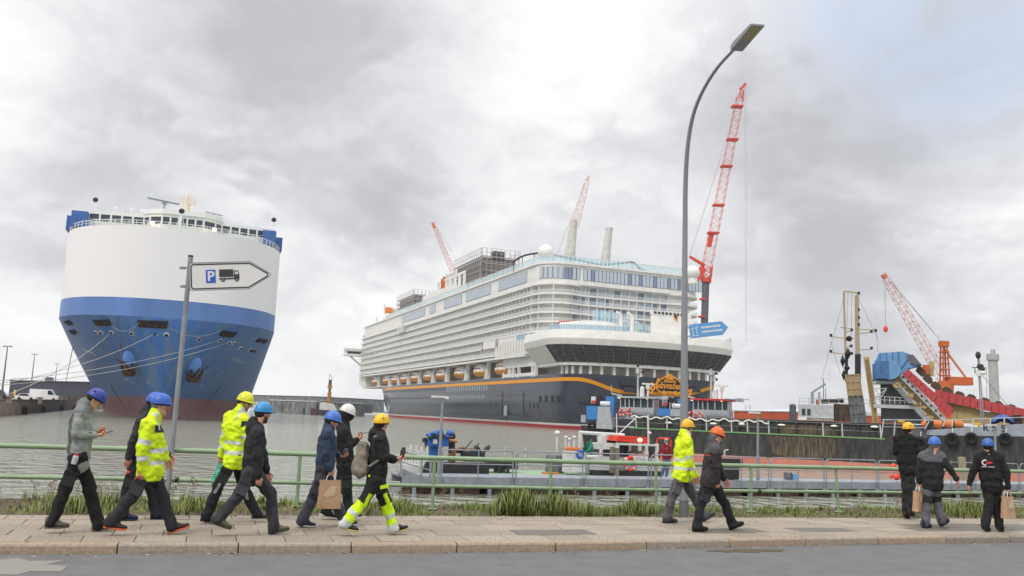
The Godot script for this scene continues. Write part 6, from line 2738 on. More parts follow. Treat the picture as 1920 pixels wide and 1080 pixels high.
func dredger() -> void:
	var OFF := 18.0
	var o := thing("bucket_dredger", "bucket dredger with blue drive housing, red guards and a chain of brown buckets", "dredger")
	var p := func(x: float, y: float, d := 0.0) -> Vector3: return bfp(x, y, OFF + d)
	var g := Geo.new()
	g.box(V(17, 2.0, -OFF - 5), V(34, 4.0, 10))
	put("hull", g, "dr_grey", o)
	# cabin with name band, tank and light deck crane
	g = Geo.new()
	var a: Vector3 = p.call(1497, 787)
	var b: Vector3 = p.call(1563, 760)
	g.box(V((a.x + b.x) / 2, (a.y + b.y) / 2, -OFF - 1.2), V(b.x - a.x, b.y - a.y, 2.6))
	put("cabin", g, "dr_light", o)
	for q in [[1507, 772], [1517, 772.5]]:
		g = Geo.new()
		g.box(p.call(q[0], q[1]) + V(0, 0, 0.12), V(0.32, 0.62, 0.1))
		put("cabin_window", g, "tug_glass", o)
	g = Geo.new()
	g.box(V((a.x + b.x) / 2, a.y + 0.15, -OFF + 0.13), V(b.x - a.x + 0.05, 0.34, 0.06))
	put("name_band", g, "white", o)
	var lt := put("lettering", text_mesh("BREMERHAVEN", 0.26, 0.02), "dr_grey", o)
	lt.position = V((a.x + b.x) / 2 + 0.45, a.y + 0.15, -OFF + 0.19)
	g = Geo.new()
	var r0: Vector3 = p.call(1498, 760)
	for k in 8:
		var x: float = r0.x + k * 0.95
		g.bar(V(x, r0.y, -OFF - 0.4), V(x, r0.y + 0.75, -OFF - 0.4), 0.05)
	for h in [0.38, 0.75]:
		g.bar(V(r0.x, r0.y + h, -OFF - 0.4), V(r0.x + 6.7, r0.y + h, -OFF - 0.4), 0.04)
	put("cabin_railing", g, "dr_light", o)
	g = Geo.new()
	g.bar(p.call(1523, 757), p.call(1523, 735), 0.28)
	g.bar(p.call(1524, 735), p.call(1548, 720), 0.2)
	g.bar(p.call(1536, 757), p.call(1536, 735), 0.2)
	put("deck_crane", g, "bg_grey", o)
	g = Geo.new()
	a = p.call(1540, 753, 0.8)
	b = p.call(1582, 751, 0.8)
	g.tube([a, b], 0.24, 10)
	put("deck_pipe", g, "brown_steel", o)
	g = Geo.new()
	g.box(p.call(1533, 754, 0.4), V(0.3, 0.5, 0.4))
	put("orange_box", g, "crane_orange", o)
	g = Geo.new()
	a = p.call(1563, 789)
	b = p.call(1594, 758)
	g.box(V((a.x + b.x) / 2, (a.y + b.y) / 2, -OFF - 1.3), V(b.x - a.x, b.y - a.y, 2.2))
	g.tube([p.call(1568, 790), p.call(1568, 756)], 0.06, 6)
	put("engine_casing", g, "brown_steel", o)
	# ribbed tan box girder that leans back, grey at its foot
	for half in 2:
		var y0 := 0.0 if half == 0 else 0.55
		var y1 := 0.55 if half == 0 else 1.0
		var L0: Vector3 = p.call(1597, 792).lerp(p.call(1585, 703), y0)
		var R0: Vector3 = p.call(1625, 792).lerp(p.call(1611, 702), y0)
		var L1: Vector3 = p.call(1597, 792).lerp(p.call(1585, 703), y1)
		var R1: Vector3 = p.call(1625, 792).lerp(p.call(1611, 702), y1)
		g = Geo.new()
		g.prism(PackedVector2Array([Vector2(L0.x, L0.y), Vector2(R0.x, R0.y), Vector2(R1.x, R1.y), Vector2(L1.x, L1.y)]), 1.6, Transform3D(Basis.IDENTITY, V(0, 0, -OFF - 1.6)))
		put("spud_box", g, "tank_grey" if half == 0 else "tank_tan", o)
		g = Geo.new()
		for i in 4:
			g.bar(L0.lerp(R0, i / 3.0) + V(0, 0, 0.03), L1.lerp(R1, i / 3.0) + V(0, 0, 0.03), 0.12)
		for i in 4:
			g.bar(L0.lerp(L1, i / 3.0) + V(0, 0, 0.03), R0.lerp(R1, i / 3.0) + V(0, 0, 0.03), 0.1)
		put("rib", g, "tank_grey" if half == 0 else "tank_tan", o)
	g = Geo.new()
	var g0: Vector3 = p.call(1642, 792, -0.5)
	var g1: Vector3 = p.call(1624, 669, -0.5)
	var gx := (g1 - g0).normalized()
	for s in [-0.22, 0.22]:
		g.bar(g0 + V(s, 0, 0), g1 + V(s, 0, 0), 0.12, 0.1)
	for i in 26:
		var q := g0.lerp(g1, i / 26.0)
		g.box(q + V(0, 0, -0.1), V(0.4, 0.12, 0.1))
	g.box((g0 + g1) * 0.5 + V(0, 0, -0.16), V(0.42, (g1 - g0).length(), 0.04), Basis(V(0, 0, 1), -atan2(gx.x, gx.y)))
	put("ladder_girder", g, "dr_tan", o)
	# steel tower below the housing
	g = Geo.new()
	a = p.call(1652, 792)
	b = p.call(1738, 722)
	g.prism(PackedVector2Array([Vector2(a.x, a.y), Vector2(b.x, a.y), Vector2(p.call(1700, 745).x, p.call(1700, 745).y), Vector2(p.call(1690, 720).x, b.y), Vector2(a.x, b.y)]), 2.4, Transform3D(Basis.IDENTITY, V(0, 0, -OFF - 2.6)))
	put("tower", g, "dr_grey", o)
	g = Geo.new()
	g.box((p.call(1638, 718) + p.call(1690, 718)) * 0.5, V(2.6, 0.28, 1.6))
	put("platform", g, "dr_light", o)
	g = Geo.new()
	g.box((p.call(1640, 762) + p.call(1710, 763)) * 0.5, V(3.5, 0.34, 1.6))
	put("platform", g, "dr_light", o)
	g = Geo.new()
	for q in [[1640, 755, 1706, 758, 12.0], [1643, 714, 1675, 716, 16.0]]:
		for i in 8:
			var x := lerpf(q[0], q[2], i / 7.0)
			var y := lerpf(q[1], q[3], i / 7.0)
			g.bar(p.call(x, y, -0.8), p.call(x, y - q[4], -0.8), 0.07)
		for h in [0.5, 1.0]:
			g.bar(p.call(q[0], q[1] - q[4] * h, -0.8), p.call(q[2], q[3] - q[4] * h, -0.8), 0.06)
	put("platform_railing", g, "dr_light", o)
	g = Geo.new()
	for q in [[1640, 729, 1663, 728], [1663, 728, 1652, 745], [1640, 746, 1652, 745], [1640, 729, 1652, 745], [1640, 746, 1663, 728]]:
		g.bar(p.call(q[0], q[1], -0.9), p.call(q[2], q[3], -0.9), 0.08)
	put("bracket_frame", g, "dr_light", o)
	# blue housing with ribs
	var pl := PackedVector2Array()
	for q in [[1636, 715], [1636, 688], [1648, 662], [1692, 659], [1706, 664], [1728, 684], [1703, 690], [1692, 716]]:
		var c: Vector3 = p.call(q[0], q[1])
		pl.append(Vector2(c.x, c.y))
	g = Geo.new()
	g.prism(pl, 2.6, Transform3D(Basis.IDENTITY, V(0, 0, -OFF - 2.6)))
	put("drive_housing", g, "dr_blue", o)
	var hs := o.get_node("drive_housing")
	g = Geo.new()
	for q in [[1650, 662, 1650, 676], [1662, 661, 1662, 690], [1674, 660, 1674, 690], [1685, 660, 1685, 692], [1707, 667, 1690, 690], [1722, 682, 1693, 700], [1636, 690, 1690, 690]]:
		g.bar(p.call(q[0], q[1], -0.03), p.call(q[2], q[3], -0.03), 0.1)
	put("housing_rib", g, "dr_blue2", hs)
	g = Geo.new()
	g.box(p.call(1654, 694, -0.8), V(1.3, 1.7, 1.6))
	g.box(p.call(1641, 698, -0.4), V(0.5, 1.6, 0.8))
	put("gear_box", g, "dr_blue2", hs)
	g = Geo.new()
	var dc: Vector3 = p.call(1669, 694, -0.6)
	g.tube([dc, dc + V(0, 0, 1.0)], 0.95, 24)
	put("drive_drum", g, "dr_blue", hs)
	g = Geo.new()
	g.prism(PackedVector2Array([Vector2(p.call(1707, 683).x, p.call(1707, 683).y), Vector2(p.call(1728, 684).x, p.call(1728, 684).y), Vector2(p.call(1712, 664).x, p.call(1708, 665).y), Vector2(p.call(1700, 666).x, p.call(1706, 665).y)]), 0.1, Transform3D(Basis.IDENTITY, V(0, 0, -OFF + 0.02)))
	put("housing_mouth", g, "dr_grey", hs)
	# chute beam with square holes
	g = Geo.new()
	a = p.call(1689, 703, -1.0)
	b = p.call(1777, 793, -1.0)
	g.bar(a, b, 0.3, 0.42)
	put("chute_beam", g, "dr_light", o)
	g = Geo.new()
	var ux := (b - a).normalized()
	for i in 10:
		var c := a.lerp(b, (i + 0.5) / 10.0)
		g.box(c + V(0, 0, 0.16), V(0.2, 0.16, 0.06), Basis(ux, V(0, 0, 1).cross(ux), V(0, 0, 1)))
	put("beam_slot", g, "dark", o)
	# machinery along the chute
	g = Geo.new()
	var rng := RandomNumberGenerator.new()
	rng.seed = 21
	for i in 46:
		var t := rng.randf()
		var c := a.lerp(b, t) + V(rng.randf_range(-0.9, -0.15), rng.randf_range(-0.8, -0.2), rng.randf_range(-0.6, 0.2))
		g.box(c, V(rng.randf_range(0.1, 0.5), rng.randf_range(0.08, 0.3), 0.3), Basis(V(0, 0, 1), -0.8 + rng.randf_range(-0.1, 0.1)))
	stuff(put("chute_machinery", g, "dr_tan", o))
	# stairs below
	g = Geo.new()
	for s in [0.0, 0.5]:
		g.bar(p.call(1672, 717, -1.0) + V(s, 0, 0), p.call(1706, 757, -1.0) + V(s, 0, 0), 0.1, 0.2)
		g.bar(p.call(1712, 764, -1.0) + V(s, 0, 0), p.call(1738, 793, -1.0) + V(s, 0, 0), 0.1, 0.2)
	for i in 16:
		g.box(p.call(1672, 717, -1.0).lerp(p.call(1706, 757, -1.0), i / 16.0) + V(0.25, 0, 0), V(0.5, 0.05, 0.5))
		g.box(p.call(1712, 764, -1.0).lerp(p.call(1738, 793, -1.0), i / 16.0) + V(0.25, 0, 0), V(0.5, 0.05, 0.5))
	put("stairs", g, "dr_light", o)
	# tan side plate of the ladder
	pl = PackedVector2Array()
	for q in [[1782, 792], [1789, 768], [1772, 752], [1780, 750], [1850, 772], [1925, 790], [1925, 800]]:
		var c: Vector3 = p.call(q[0], q[1])
		pl.append(Vector2(c.x, c.y))
	g = Geo.new()
	g.prism(pl, 0.5, Transform3D(Basis.IDENTITY, V(0, 0, -OFF - 0.7)))
	put("ladder_plate", g, "dr_tan", o)
	# red guard panels: the steep run and the shallow run
	for i in 9:
		var t0 := i / 9.0
		var t1 := (i + 0.93) / 9.0
		var A0: Vector3 = p.call(1703, 692, -1.3).lerp(p.call(1788, 767, -1.3), t0)
		var A1: Vector3 = p.call(1703, 692, -1.3).lerp(p.call(1788, 767, -1.3), t1)
		var B0: Vector3 = p.call(1693, 702, -1.3).lerp(p.call(1779, 784, -1.3), t0)
		var B1: Vector3 = p.call(1693, 702, -1.3).lerp(p.call(1779, 784, -1.3), t1)
		g = Geo.new()
		g.prism(PackedVector2Array([Vector2(B0.x, B0.y), Vector2(B1.x, B1.y), Vector2(A1.x, A1.y), Vector2(A0.x, A0.y)]), 0.25, Transform3D(Basis(V(0, 0, 1), rng.randf_range(-0.001, 0.001)), V(0, 0, A0.z - 0.2 + rng.randf_range(-0.06, 0.06))))
		put("guard_panel", g, "dr_red", o)
	for i in 14:
		var x0 := 1752.0 + i * 13.3
		var x1 := x0 + 12.4
		var yt := func(x: float) -> float: return 731.0 + (x - 1752) * 0.215
		g = Geo.new()
		var q0: Vector3 = p.call(x0, yt.call(x0) + 18.5)
		var q1: Vector3 = p.call(x1, yt.call(x1) + 18.5)
		var q2: Vector3 = p.call(x1 + 1.5, yt.call(x1))
		var q3: Vector3 = p.call(x0 + 1.5, yt.call(x0))
		g.prism(PackedVector2Array([Vector2(q0.x, q0.y), Vector2(q1.x, q1.y), Vector2(q2.x, q2.y), Vector2(q3.x, q3.y)]), 0.2, Transform3D(Basis.IDENTITY, V(0, 0, -OFF + 0.2 + rng.randf_range(-0.05, 0.05))))
		put("guard_panel", g, "dr_red", o)
	g = Geo.new()
	g.bar(p.call(1699, 698, -1.0), p.call(1783, 775, -1.0), 0.08, 0.6)
	g.bar(p.call(1752, 741, 0.1), p.call(1940, 781, 0.1), 0.08, 0.72)
	put("guard_backing", g, "dark", o)
	pl = PackedVector2Array()
	for q in [[1684, 706], [1692, 706], [1772, 792], [1742, 792], [1676, 722]]:
		var c: Vector3 = p.call(q[0], q[1])
		pl.append(Vector2(c.x, c.y))
	g = Geo.new()
	g.prism(pl, 0.3, Transform3D(Basis.IDENTITY, V(0, 0, -OFF - 0.1)))
	put("chute_wall", g, "dr_tan", o)
	# buckets riding the chain
	for q in [[1727, 697, 13, -0.75], [1740, 711, 13, -0.75], [1755, 724, 13, -0.6], [1776, 733, 12.5, -0.35], [1799, 740, 11, -0.22], [1821, 745, 10, -0.2], [1847, 751, 9.5, -0.2], [1872, 757, 8.5, -0.2], [1897, 763, 8, -0.2]]:
		var c: Vector3 = p.call(q[0], q[1], 1.2)
		var s: float = q[2] / 19.0
		g = Geo.new()
		var bp := PackedVector2Array([Vector2(-0.6, -0.4), Vector2(0.55, -0.45), Vector2(0.75, 0.1), Vector2(0.3, 0.45), Vector2(-0.45, 0.5), Vector2(-0.75, 0.05)])
		var bq := PackedVector2Array()
		for e in bp:
			bq.append(e * s)
		g.prism(bq, 1.3, Transform3D(Basis(V(0, 0, 1), q[3]), c - V(0, 0, 0.65)))
		g.ball(c, V(0.62, 0.5, 0.8) * s, Basis(V(0, 0, 1), q[3]), 10)
		put("bucket", g, "bucket_brown", o)
	g = Geo.new()
	g.box(p.call(1736, 693, 1.0), V(0.6, 0.9, 0.6))
	put("orange_box", g, "crane_orange", o)
	g = Geo.new()
	g.bar(p.call(1745, 705, 1.6), p.call(1747, 678, 1.6), 0.5, 0.5)
	put("rear_girder", g, "dr_tan", o)
	g = Geo.new()
	g.box(V(27, 4.9, -OFF - 4), V(10, 1.2, 1))
	put("rear_plate", g, "brown_steel", o)
	# the pair of yellow masts with yards, lamps and day shapes
	g = Geo.new()
	var tops := [[1582, 548, 1587, 716, 0.12], [1604, 554, 1606, 716, 0.1], [1608, 549, 1611, 716, 0.13]]
	for q in tops:
		var m0: Vector3 = p.call(q[2], q[3], 1.5)
		var m1: Vector3 = p.call(q[0], q[1], 1.5)
		g.tube([m0, m1], q[4] * 0.85, 8)
	g.bar(p.call(1582, 546, 1.5), p.call(1609, 549, 1.5), 0.14)
	for q in [[1576, 614, 1600, 617], [1606, 617, 1643, 619], [1557, 631, 1582, 634], [1609, 626, 1634, 623], [1558, 661, 1585, 664], [1610, 656, 1634, 655], [1584, 624, 1597, 620], [1586, 652, 1596, 648], [1609, 602, 1610, 596], [1588, 634, 1602, 634]]:
		g.bar(p.call(q[0], q[1], 1.5), p.call(q[2], q[3], 1.5), 0.1)
	put("mast", g, "mast_yellow", o)
	g = Geo.new()
	for q in [[1610, 550], [1610, 581], [1610, 596], [1610, 609], [1558, 629], [1558, 659], [1597, 619], [1596, 649], [1634, 622], [1634, 653], [1642, 620], [1597, 663]]:
		var c: Vector3 = p.call(q[0], q[1], 1.5)
		g.tube([c - V(0, 0.12, 0), c + V(0, 0.16, 0)], 0.13, 8)
	put("mast_lamp", g, "dark", o)
	g = Geo.new()
	g.ball(p.call(1592, 635, 1.4), V(0.3, 0.3, 0.3))
	for q in [[1590, 663, 0.32, 0.62], [1580, 677, 0.24, 0.7], [1588, 690, 0.35, 0.35], [1582, 703, 0.22, 0.6]]:
		var c: Vector3 = p.call(q[0], q[1], 1.3)
		var v4: float = q[2]
		var h4: float = q[3]
		put("day_shape", g, "black", o)
		g = Geo.new()
		g.lathe([Vector2(0, -h4), Vector2(v4, 0), Vector2(0, h4)], Transform3D(Basis.IDENTITY, c), 8)
	put("day_shape", g, "black", o)
	g = Geo.new()
	for q in [[1587, 716, 1587, 660], [1606, 716, 1606, 664], [1611, 716, 1611, 664]]:
		g.tube([p.call(q[0], q[1], 1.45), p.call(q[2], q[3], 1.45)], 0.16, 8)
	put("mast_foot", g, "dark", o)
	g = Geo.new()
	for q in [[1582, 560, 1540, 712], [1610, 560, 1648, 640], [1643, 619, 1646, 660], [1590, 548, 1588, 625], [1597, 549, 1596, 640], [1558, 640, 1575, 700]]:
		g.tube([p.call(q[0], q[1], 1.5), p.call(q[2], q[3], 1.5)], 0.015, 4)
	put("rigging", g, "steel", o)
	g = Geo.new()
	g.tube([p.call(1544, 755, 0.5), p.call(1544, 709, 0.5)], 0.04, 5)
	g.tube([p.call(1548, 752, 0.5), p.call(1548, 728, 0.5)], 0.03, 5)
	put("antenna", g, "steel", o)
	frame(o, BFT, V(14, 0, -OFF - 4))
	# mooring pile beside the orange warehouse
	var mp := thing("mooring_pile", "dark round mooring pile standing left of the dredger's cabin", "pile", Vector3.ZERO)
	var c: Vector3 = bfp(1486.5, 798, 14.0)
	g = Geo.new()
	g.tube([V(c.x, -1.0, c.z), V(c.x, bfp(1485, 760, 14.0).y, c.z)], 0.32, 12)
	g.ball(V(c.x, bfp(1485, 760, 14.0).y, c.z), V(0.3, 0.16, 0.3))
	put("pile", g, mat("pile", "5e6270", 0.8, 0, "soft", V(0.5, 0.1, 0.5)), mp)
	frame(mp, BFT, V(c.x, 0, c.z))


# ---------------------------------------------------------------- pontoon landing stage and the workboat behind it
var PFT: Transform3D


func pfp(px: float, py: float, off := 0.0) -> Vector3:
	var inv := PFT.affine_inverse()
	var e := inv * EYE
	var r := inv.basis * ray(px, py)
	return e + r * ((-off - e.z) / r.z)


func pontoon() -> void:
	# local y counts from the deck level
	PFT = Transform3D(Basis(Vector3.UP, deg_to_rad(20.97)), V(-3.175, -0.85, -36.695))
	mat("pt_grey", "9aa1aa", 0.5, 0.2, "soft", V(0.4, 0.4, 0.4))
	mat("pt_brown", "5b453b", 0.95, 0, "rust", V(0.3, 0.15, 0.3))
	mat("wb_black", "2f3033", 0.6, 0, "soft", V(0.3, 0.3, 0.3))
	mat("wb_green", "8fae8c", 0.8, 0, "soft", V(0.4, 0.4, 0.4))
	mat("wb_red", "d83a24", 0.5)
	mat("wb_blue", "2f66b8", 0.6, 0, "soft", V(1, 1, 1))
	mat("wb_white", "dfe0de", 0.5, 0, "soft", V(0.4, 0.4, 0.4))
	mat("net_green", "2f8f74", 0.8, 0, "fine", V(1.5, 1.5, 1.5))
	mat("wood_grey", "8b8276", 0.95, 0, "fine", V(1.0, 0.2, 1.0))
	mat("crate_brown", "9a6a45", 0.9, 0, "rust", V(1.5, 1.5, 1.5))
	var o := thing("landing_pontoon", "long low grey steel landing pontoon on rusty floats", "pontoon")
	var g := Geo.new()
	g.box(V(19.5, -0.2, -0.05), V(41, 0.34, 0.16))
	g.box(V(19.5, -0.2, -1.9), V(41, 0.34, 0.16))
	g.box(V(19.5, -0.06, -0.97), V(41, 0.06, 1.8))
	put("walkway", g, "pt_grey", o)
	for k in 13:
		g = Geo.new()
		g.box(V(0.9 + 3.27 * k, -0.62, -0.95), V(2.9, 0.62, 1.7))
		put("float", g, "pt_brown", o)
	for k in 26:
		g = Geo.new()
		g.box(V(-0.5 + 1.63 * k, -0.58, -0.02), V(0.14, 0.5, 0.12))
		put("fender_post", g, "pt_grey", o)
	# rail frames, one per bay
	var fm := Geo.new()
	var w := 3.12
	fm.tube([V(0, -0.42, 0), V(0, 0.95, 0), V(0.05, 1.04, 0), V(0.14, 1.07, 0), V(w - 0.14, 1.07, 0), V(w - 0.05, 1.04, 0), V(w, 0.95, 0), V(w, -0.42, 0)], 0.03, 6)
	fm.tube([V(0, 0.5, 0), V(w, 0.5, 0)], 0.024, 6)
	fm.tube([V(w / 2, -0.35, 0), V(w / 2, 1.07, 0)], 0.024, 6)
	fm.box(V(0, -0.4, 0.02), V(0.2, 0.16, 0.06))
	fm.box(V(w, -0.4, 0.02), V(0.2, 0.16, 0.06))
	var fmm := fm.mesh()
	for k in 12:
		var f := put("rail_frame", fmm, "pt_grey", o)
		f.position = V(0.62 + 3.27 * k, 0, 0.08)
	# gangway down at the left end
	g = Geo.new()
	var a := pfp(752, 886, 0.2)
	var b := pfp(806, 905, 0.0)
	g.bar(a + V(0, 0, -0.5), b + V(0, 0, -0.5), 1.0, 0.16)
	g.bar(a, b, 0.1, 0.3)
	for q in [[752, 886, 752, 845], [790, 900, 791, 858], [806, 905, 808, 860]]:
		g.bar(pfp(q[0], q[1], 0), pfp(q[2], q[3], 0), 0.07)
	g.bar(pfp(752, 846, 0), pfp(808, 862, 0), 0.06)
	g.bar(pfp(752, 866, 0), pfp(808, 882, 0), 0.05)
	put("gangway", g, "pt_grey", o)
	frame(o, PFT, V(19, -0.5, -1))
	# lamp posts on the pontoon
	var k := 0
	for q in [[822, 745, 905, 0.55, "grey pontoon lamp post with a double head beside the blue engine"], [1421, 775, 905, 0.55, "grey pontoon lamp post right of the man in the orange helmet"], [1869, 798, 905, 0.55, "grey pontoon lamp post in front of the barge's letters"]]:
		var base := pfp(q[0], q[2], q[3])
		base.y = -0.1
		var tp := pfp(q[0] + 4, q[1], q[3])
		var h := tp.y - base.y
		var l := thing("pontoon_lamp", q[4], "lamp post", Vector3.ZERO, 0, "lamp posts on the pontoon")
		g = Geo.new()
		g.tube([base, base + V(0, 1.2, 0), base + V(0, 1.25, 0), base + V(0, h, 0)], [0.085, 0.085, 0.06, 0.055], 10)
		put("pole", g, "galv", l)
		g = Geo.new()
		g.box(base + V(-0.2, h + 0.02, 0), V(0.55, 0.09, 0.2))
		if k == 0:
			g.box(base + V(0.16, h, 0), V(0.16, 0.12, 0.2))
		put("lamp_head", g, "wb_white", l)
		frame(l, PFT, base)
		k += 1
	workboat()


func workboat() -> void:
	var o := thing("mooring_boat", "low workboat with black bulwark, green deck and red roofed cabin behind the pontoon", "boat")
	var p := func(x: float, y: float, d := 3.2) -> Vector3: return pfp(x, y, d)
	var g := Geo.new()
	var x0: float = p.call(778, 880).x
	var x1: float = p.call(1300, 880).x
	g.box(V((x0 + x1) / 2, -0.5, -4.0), V(x1 - x0, 0.7, 3.4))
	put("hull", g, "wb_black", o)
	g = Geo.new()
	g.box(V((x0 + x1) / 2, -0.12, -4.0), V(x1 - x0 - 0.1, 0.06, 3.3))
	put("deck", g, "wb_green", o)
	g = Geo.new()
	g.prism(PackedVector2Array([Vector2(x0, -0.3), Vector2(p.call(906, 880).x, -0.3), Vector2(p.call(906, 880).x, 0.42), Vector2(x0 + 0.3, 0.42)]), 0.2, Transform3D(Basis.IDENTITY, V(0, 0, -2.6)))
	g.box(p.call(940, 868, 4.0), V(1.4, 0.5, 0.8))
	put("bulwark", g, "wb_black", o)
	# lattice stern frame at the left, with white letters
	g = Geo.new()
	var q0: Vector3 = p.call(752, 842)
	for i in 9:
		var x := lerpf(756, 800, i / 8.0)
		g.bar(p.call(x, 838 + i * 1.6), p.call(x, 868 + i), 0.06)
	g.bar(p.call(754, 838), p.call(802, 850), 0.06)
	g.bar(p.call(754, 866), p.call(802, 876), 0.06)
	for i in 4:
		g.box(p.call(770 + i * 10, 846 + i * 2, 3.4), V(0.1, 0.6, 0.1))
	put("stern_frame", g, "wb_white", o)
	g = Geo.new()
	g.box(p.call(768, 880, 3.0), V(0.8, 0.45, 0.5))
	g.box(p.call(790, 885, 3.0), V(0.3, 0.6, 0.5))
	put("white_locker", g, "wb_white", o)
	# blue oil-dispersal engine on a stand
	g = Geo.new()
	g.box(p.call(819, 829, 4.4), V(0.95, 0.36, 0.7))
	g.box(p.call(812, 845, 4.4), V(0.3, 0.5, 0.4))
	g.box(p.call(822, 845, 4.4), V(0.24, 0.5, 0.4))
	var rng := RandomNumberGenerator.new()
	rng.seed = 9
	for i in 16:
		var c: Vector3 = p.call(lerpf(803, 848, rng.randf()), lerpf(810, 820, rng.randf()), 4.4 + rng.randf_range(-0.2, 0.3))
		g.ball(c, V(rng.randf_range(0.1, 0.22), rng.randf_range(0.08, 0.16), 0.18), Basis.IDENTITY, 8)
	put("blue_engine", g, "wb_blue", o)
	g = Geo.new()
	g.box(p.call(816, 828, 4.0), V(0.2, 0.2, 0.03))
	put("white_label", g, "wb_white", o)
	g = Geo.new()
	g.box(p.call(796, 825, 4.4), V(0.16, 0.2, 0.2))
	g.bar(p.call(797, 830, 4.4), p.call(799, 850, 4.4), 0.05)
	g.ball(p.call(848, 818, 4.4), V(0.16, 0.2, 0.2))
	g.box(p.call(847, 838, 4.4), V(0.22, 0.6, 0.3))
	for i in 14:
		g.ball(p.call(lerpf(804, 846, rng.randf()), lerpf(811, 823, rng.randf()), 4.0), V(0.09, 0.06, 0.1), Basis.IDENTITY, 6)
	put("engine_fitting", g, "dark", o)
	g = Geo.new()
	g.tube([p.call(842, 826, 4.2), p.call(857, 827, 4.2)], 0.07, 8)
	put("leather_handle", g, mat("leather", "b87d50", 0.7), o)
	# winch heap, black shield and drum
	g = Geo.new()
	for i in 22:
		var c: Vector3 = p.call(lerpf(858, 890, rng.randf()), lerpf(840, 848, rng.randf()), 4.0 + rng.randf_range(-0.3, 0.4))
		g.ball(c, V(0.11, 0.07, 0.1), Basis.IDENTITY, 6)
	g.box(p.call(850, 855, 3.8), V(0.16, 0.7, 0.2))
	g.box(p.call(843, 862, 3.6), V(0.12, 0.5, 0.2))
	put("chain_heap", g, "crate_brown", o)
	g = Geo.new()
	var s0: Vector3 = p.call(884, 848, 4.2)
	g.prism(PackedVector2Array([Vector2(-0.1, -0.1), Vector2(0.5, -0.12), Vector2(0.15, 0.32)]), 0.5, Transform3D(Basis.IDENTITY, s0))
	g.ball(p.call(913, 841, 4.2), V(0.22, 0.1, 0.2), Basis(V(0, 0, 1), 0.8))
	g.bar(p.call(872, 842, 4.2), p.call(886, 825, 4.2), 0.04)
	g.bar(p.call(890, 838, 4.2), p.call(899, 831, 4.2), 0.04)
	g.box(p.call(886, 856, 3.8), V(1.0, 0.45, 0.6))
	put("winch", g, "dark", o)
	# grey boxes, bitts, tank, locker with coil
	g = Geo.new()
	g.box(p.call(937, 878, 4.0), V(0.45, 0.45, 0.4))
	put("grey_box", g, "tank_grey", o)
	g = Geo.new()
	g.lathe([Vector2(0.45, -0.1), Vector2(0.45, 0.75), Vector2(0.4, 0.8), Vector2(0, 0.8)], Transform3D(Basis.IDENTITY, V(p.call(1040, 865, 4.2).x, 0, p.call(1040, 865, 4.2).z)), 18)
	put("grey_tank", g, "tank_grey", o)
	g = Geo.new()
	for x in [936.0, 952.0]:
		var c: Vector3 = p.call(x, 885, 3.4)
		g.lathe([Vector2(0.1, -0.15), Vector2(0.08, 0.05), Vector2(0.08, 0.25), Vector2(0.12, 0.3), Vector2(0, 0.32)], Transform3D(Basis.IDENTITY, c), 10)
	put("bitt", g, "dark", o)
	g = Geo.new()
	var lk: Vector3 = p.call(1076, 866, 3.2)
	g.box(lk, V(0.95, 0.95, 0.6))
	put("white_locker", g, "wb_white", o)
	g = Geo.new()
	torus(g, Transform3D(Basis(V(1, 0, 0), V(0, 0, 1), V(0, -1, 0)), p.call(1088, 852, 2.7)), 0.16, 0.07, 14, 6)
	put("blue_hose_coil", g, "wb_blue", o)
	g = Geo.new()
	for i in 5:
		g.ball(p.call(1062 + i * 6, 841 + i * 0.3, 3.2), V(0.09, 0.1, 0.09), Basis.IDENTITY, 8)
	g.box(p.call(1032, 888, 3.4), V(0.7, 0.12, 0.4))
	put("orange_float", g, "tarp_orange", o)
	g = Geo.new()
	for q in [[1045, 812, 0.15], [1061, 820, 0.1], [1067, 824, 0.1], [1077, 820, 0.1]]:
		var c: Vector3 = p.call(q[0], q[1], 4.2)
		g.tube([V(c.x, 0.0, c.z), c], 0.05, 8)
		g.ball(c, V(q[2], q[2] * 0.85, q[2]))
	put("vent", g, "wb_white", o)
	# cabin
	g = Geo.new()
	var c0: Vector3 = p.call(1123, 893, 3.2)
	var c1: Vector3 = p.call(1232, 893, 3.2)
	g.box(V((c0.x + c1.x) / 2 - 0.2, 0.35, -4.2), V(c1.x - c0.x + 0.6, 0.8, 2.0))
	put("cabin_base", g, "wb_white", o)
	g = Geo.new()
	g.box(V((c0.x + c1.x) / 2 - 0.2, -0.1, -3.0), V(c1.x - c0.x + 0.6, 0.5, 0.5))
	put("cabin_skirt", g, "wb_black", o)
	var r0: Vector3 = p.call(1156, 823, 3.0)
	var r1: Vector3 = p.call(1214, 829, 3.0)
	g = Geo.new()
	g.prism(PackedVector2Array([Vector2(r0.x, r0.y - 0.1), Vector2(r1.x, r0.y - 0.2), Vector2(r1.x, r0.y + 0.12), Vector2(r0.x + 0.1, r0.y + 0.16)]), 1.9, Transform3D(Basis.IDENTITY, V(0, 0, -4.9)))
	put("cabin_roof", g, "wb_red", o)
	g = Geo.new()
	for q in [[1158, 830], [1212, 832], [1232, 832]]:
		var t: Vector3 = p.call(q[0], q[1], 3.0)
		for z in [0.0, 1.7]:
			g = Geo.new()
			g.bar(V(t.x, 0.6, t.z - z), t - V(0, 0, z), 0.13)
			put("cabin_post", g, "wb_white", o)
	g = Geo.new()
	g.bar(p.call(1156, 832, 3.0), p.call(1234, 835, 3.0), 0.1)
	put("cabin_beam", g, "wb_white", o)
	g = Geo.new()
	g.box(V((r0.x + r1.x) / 2, 1.15, -4.8), V(r1.x - r0.x, 0.85, 0.05))
	g.box(p.call(1222, 848, 3.6), V(0.3, 0.95, 0.05))
	put("cabin_window", g, "tug_glass", o)
	g = Geo.new()
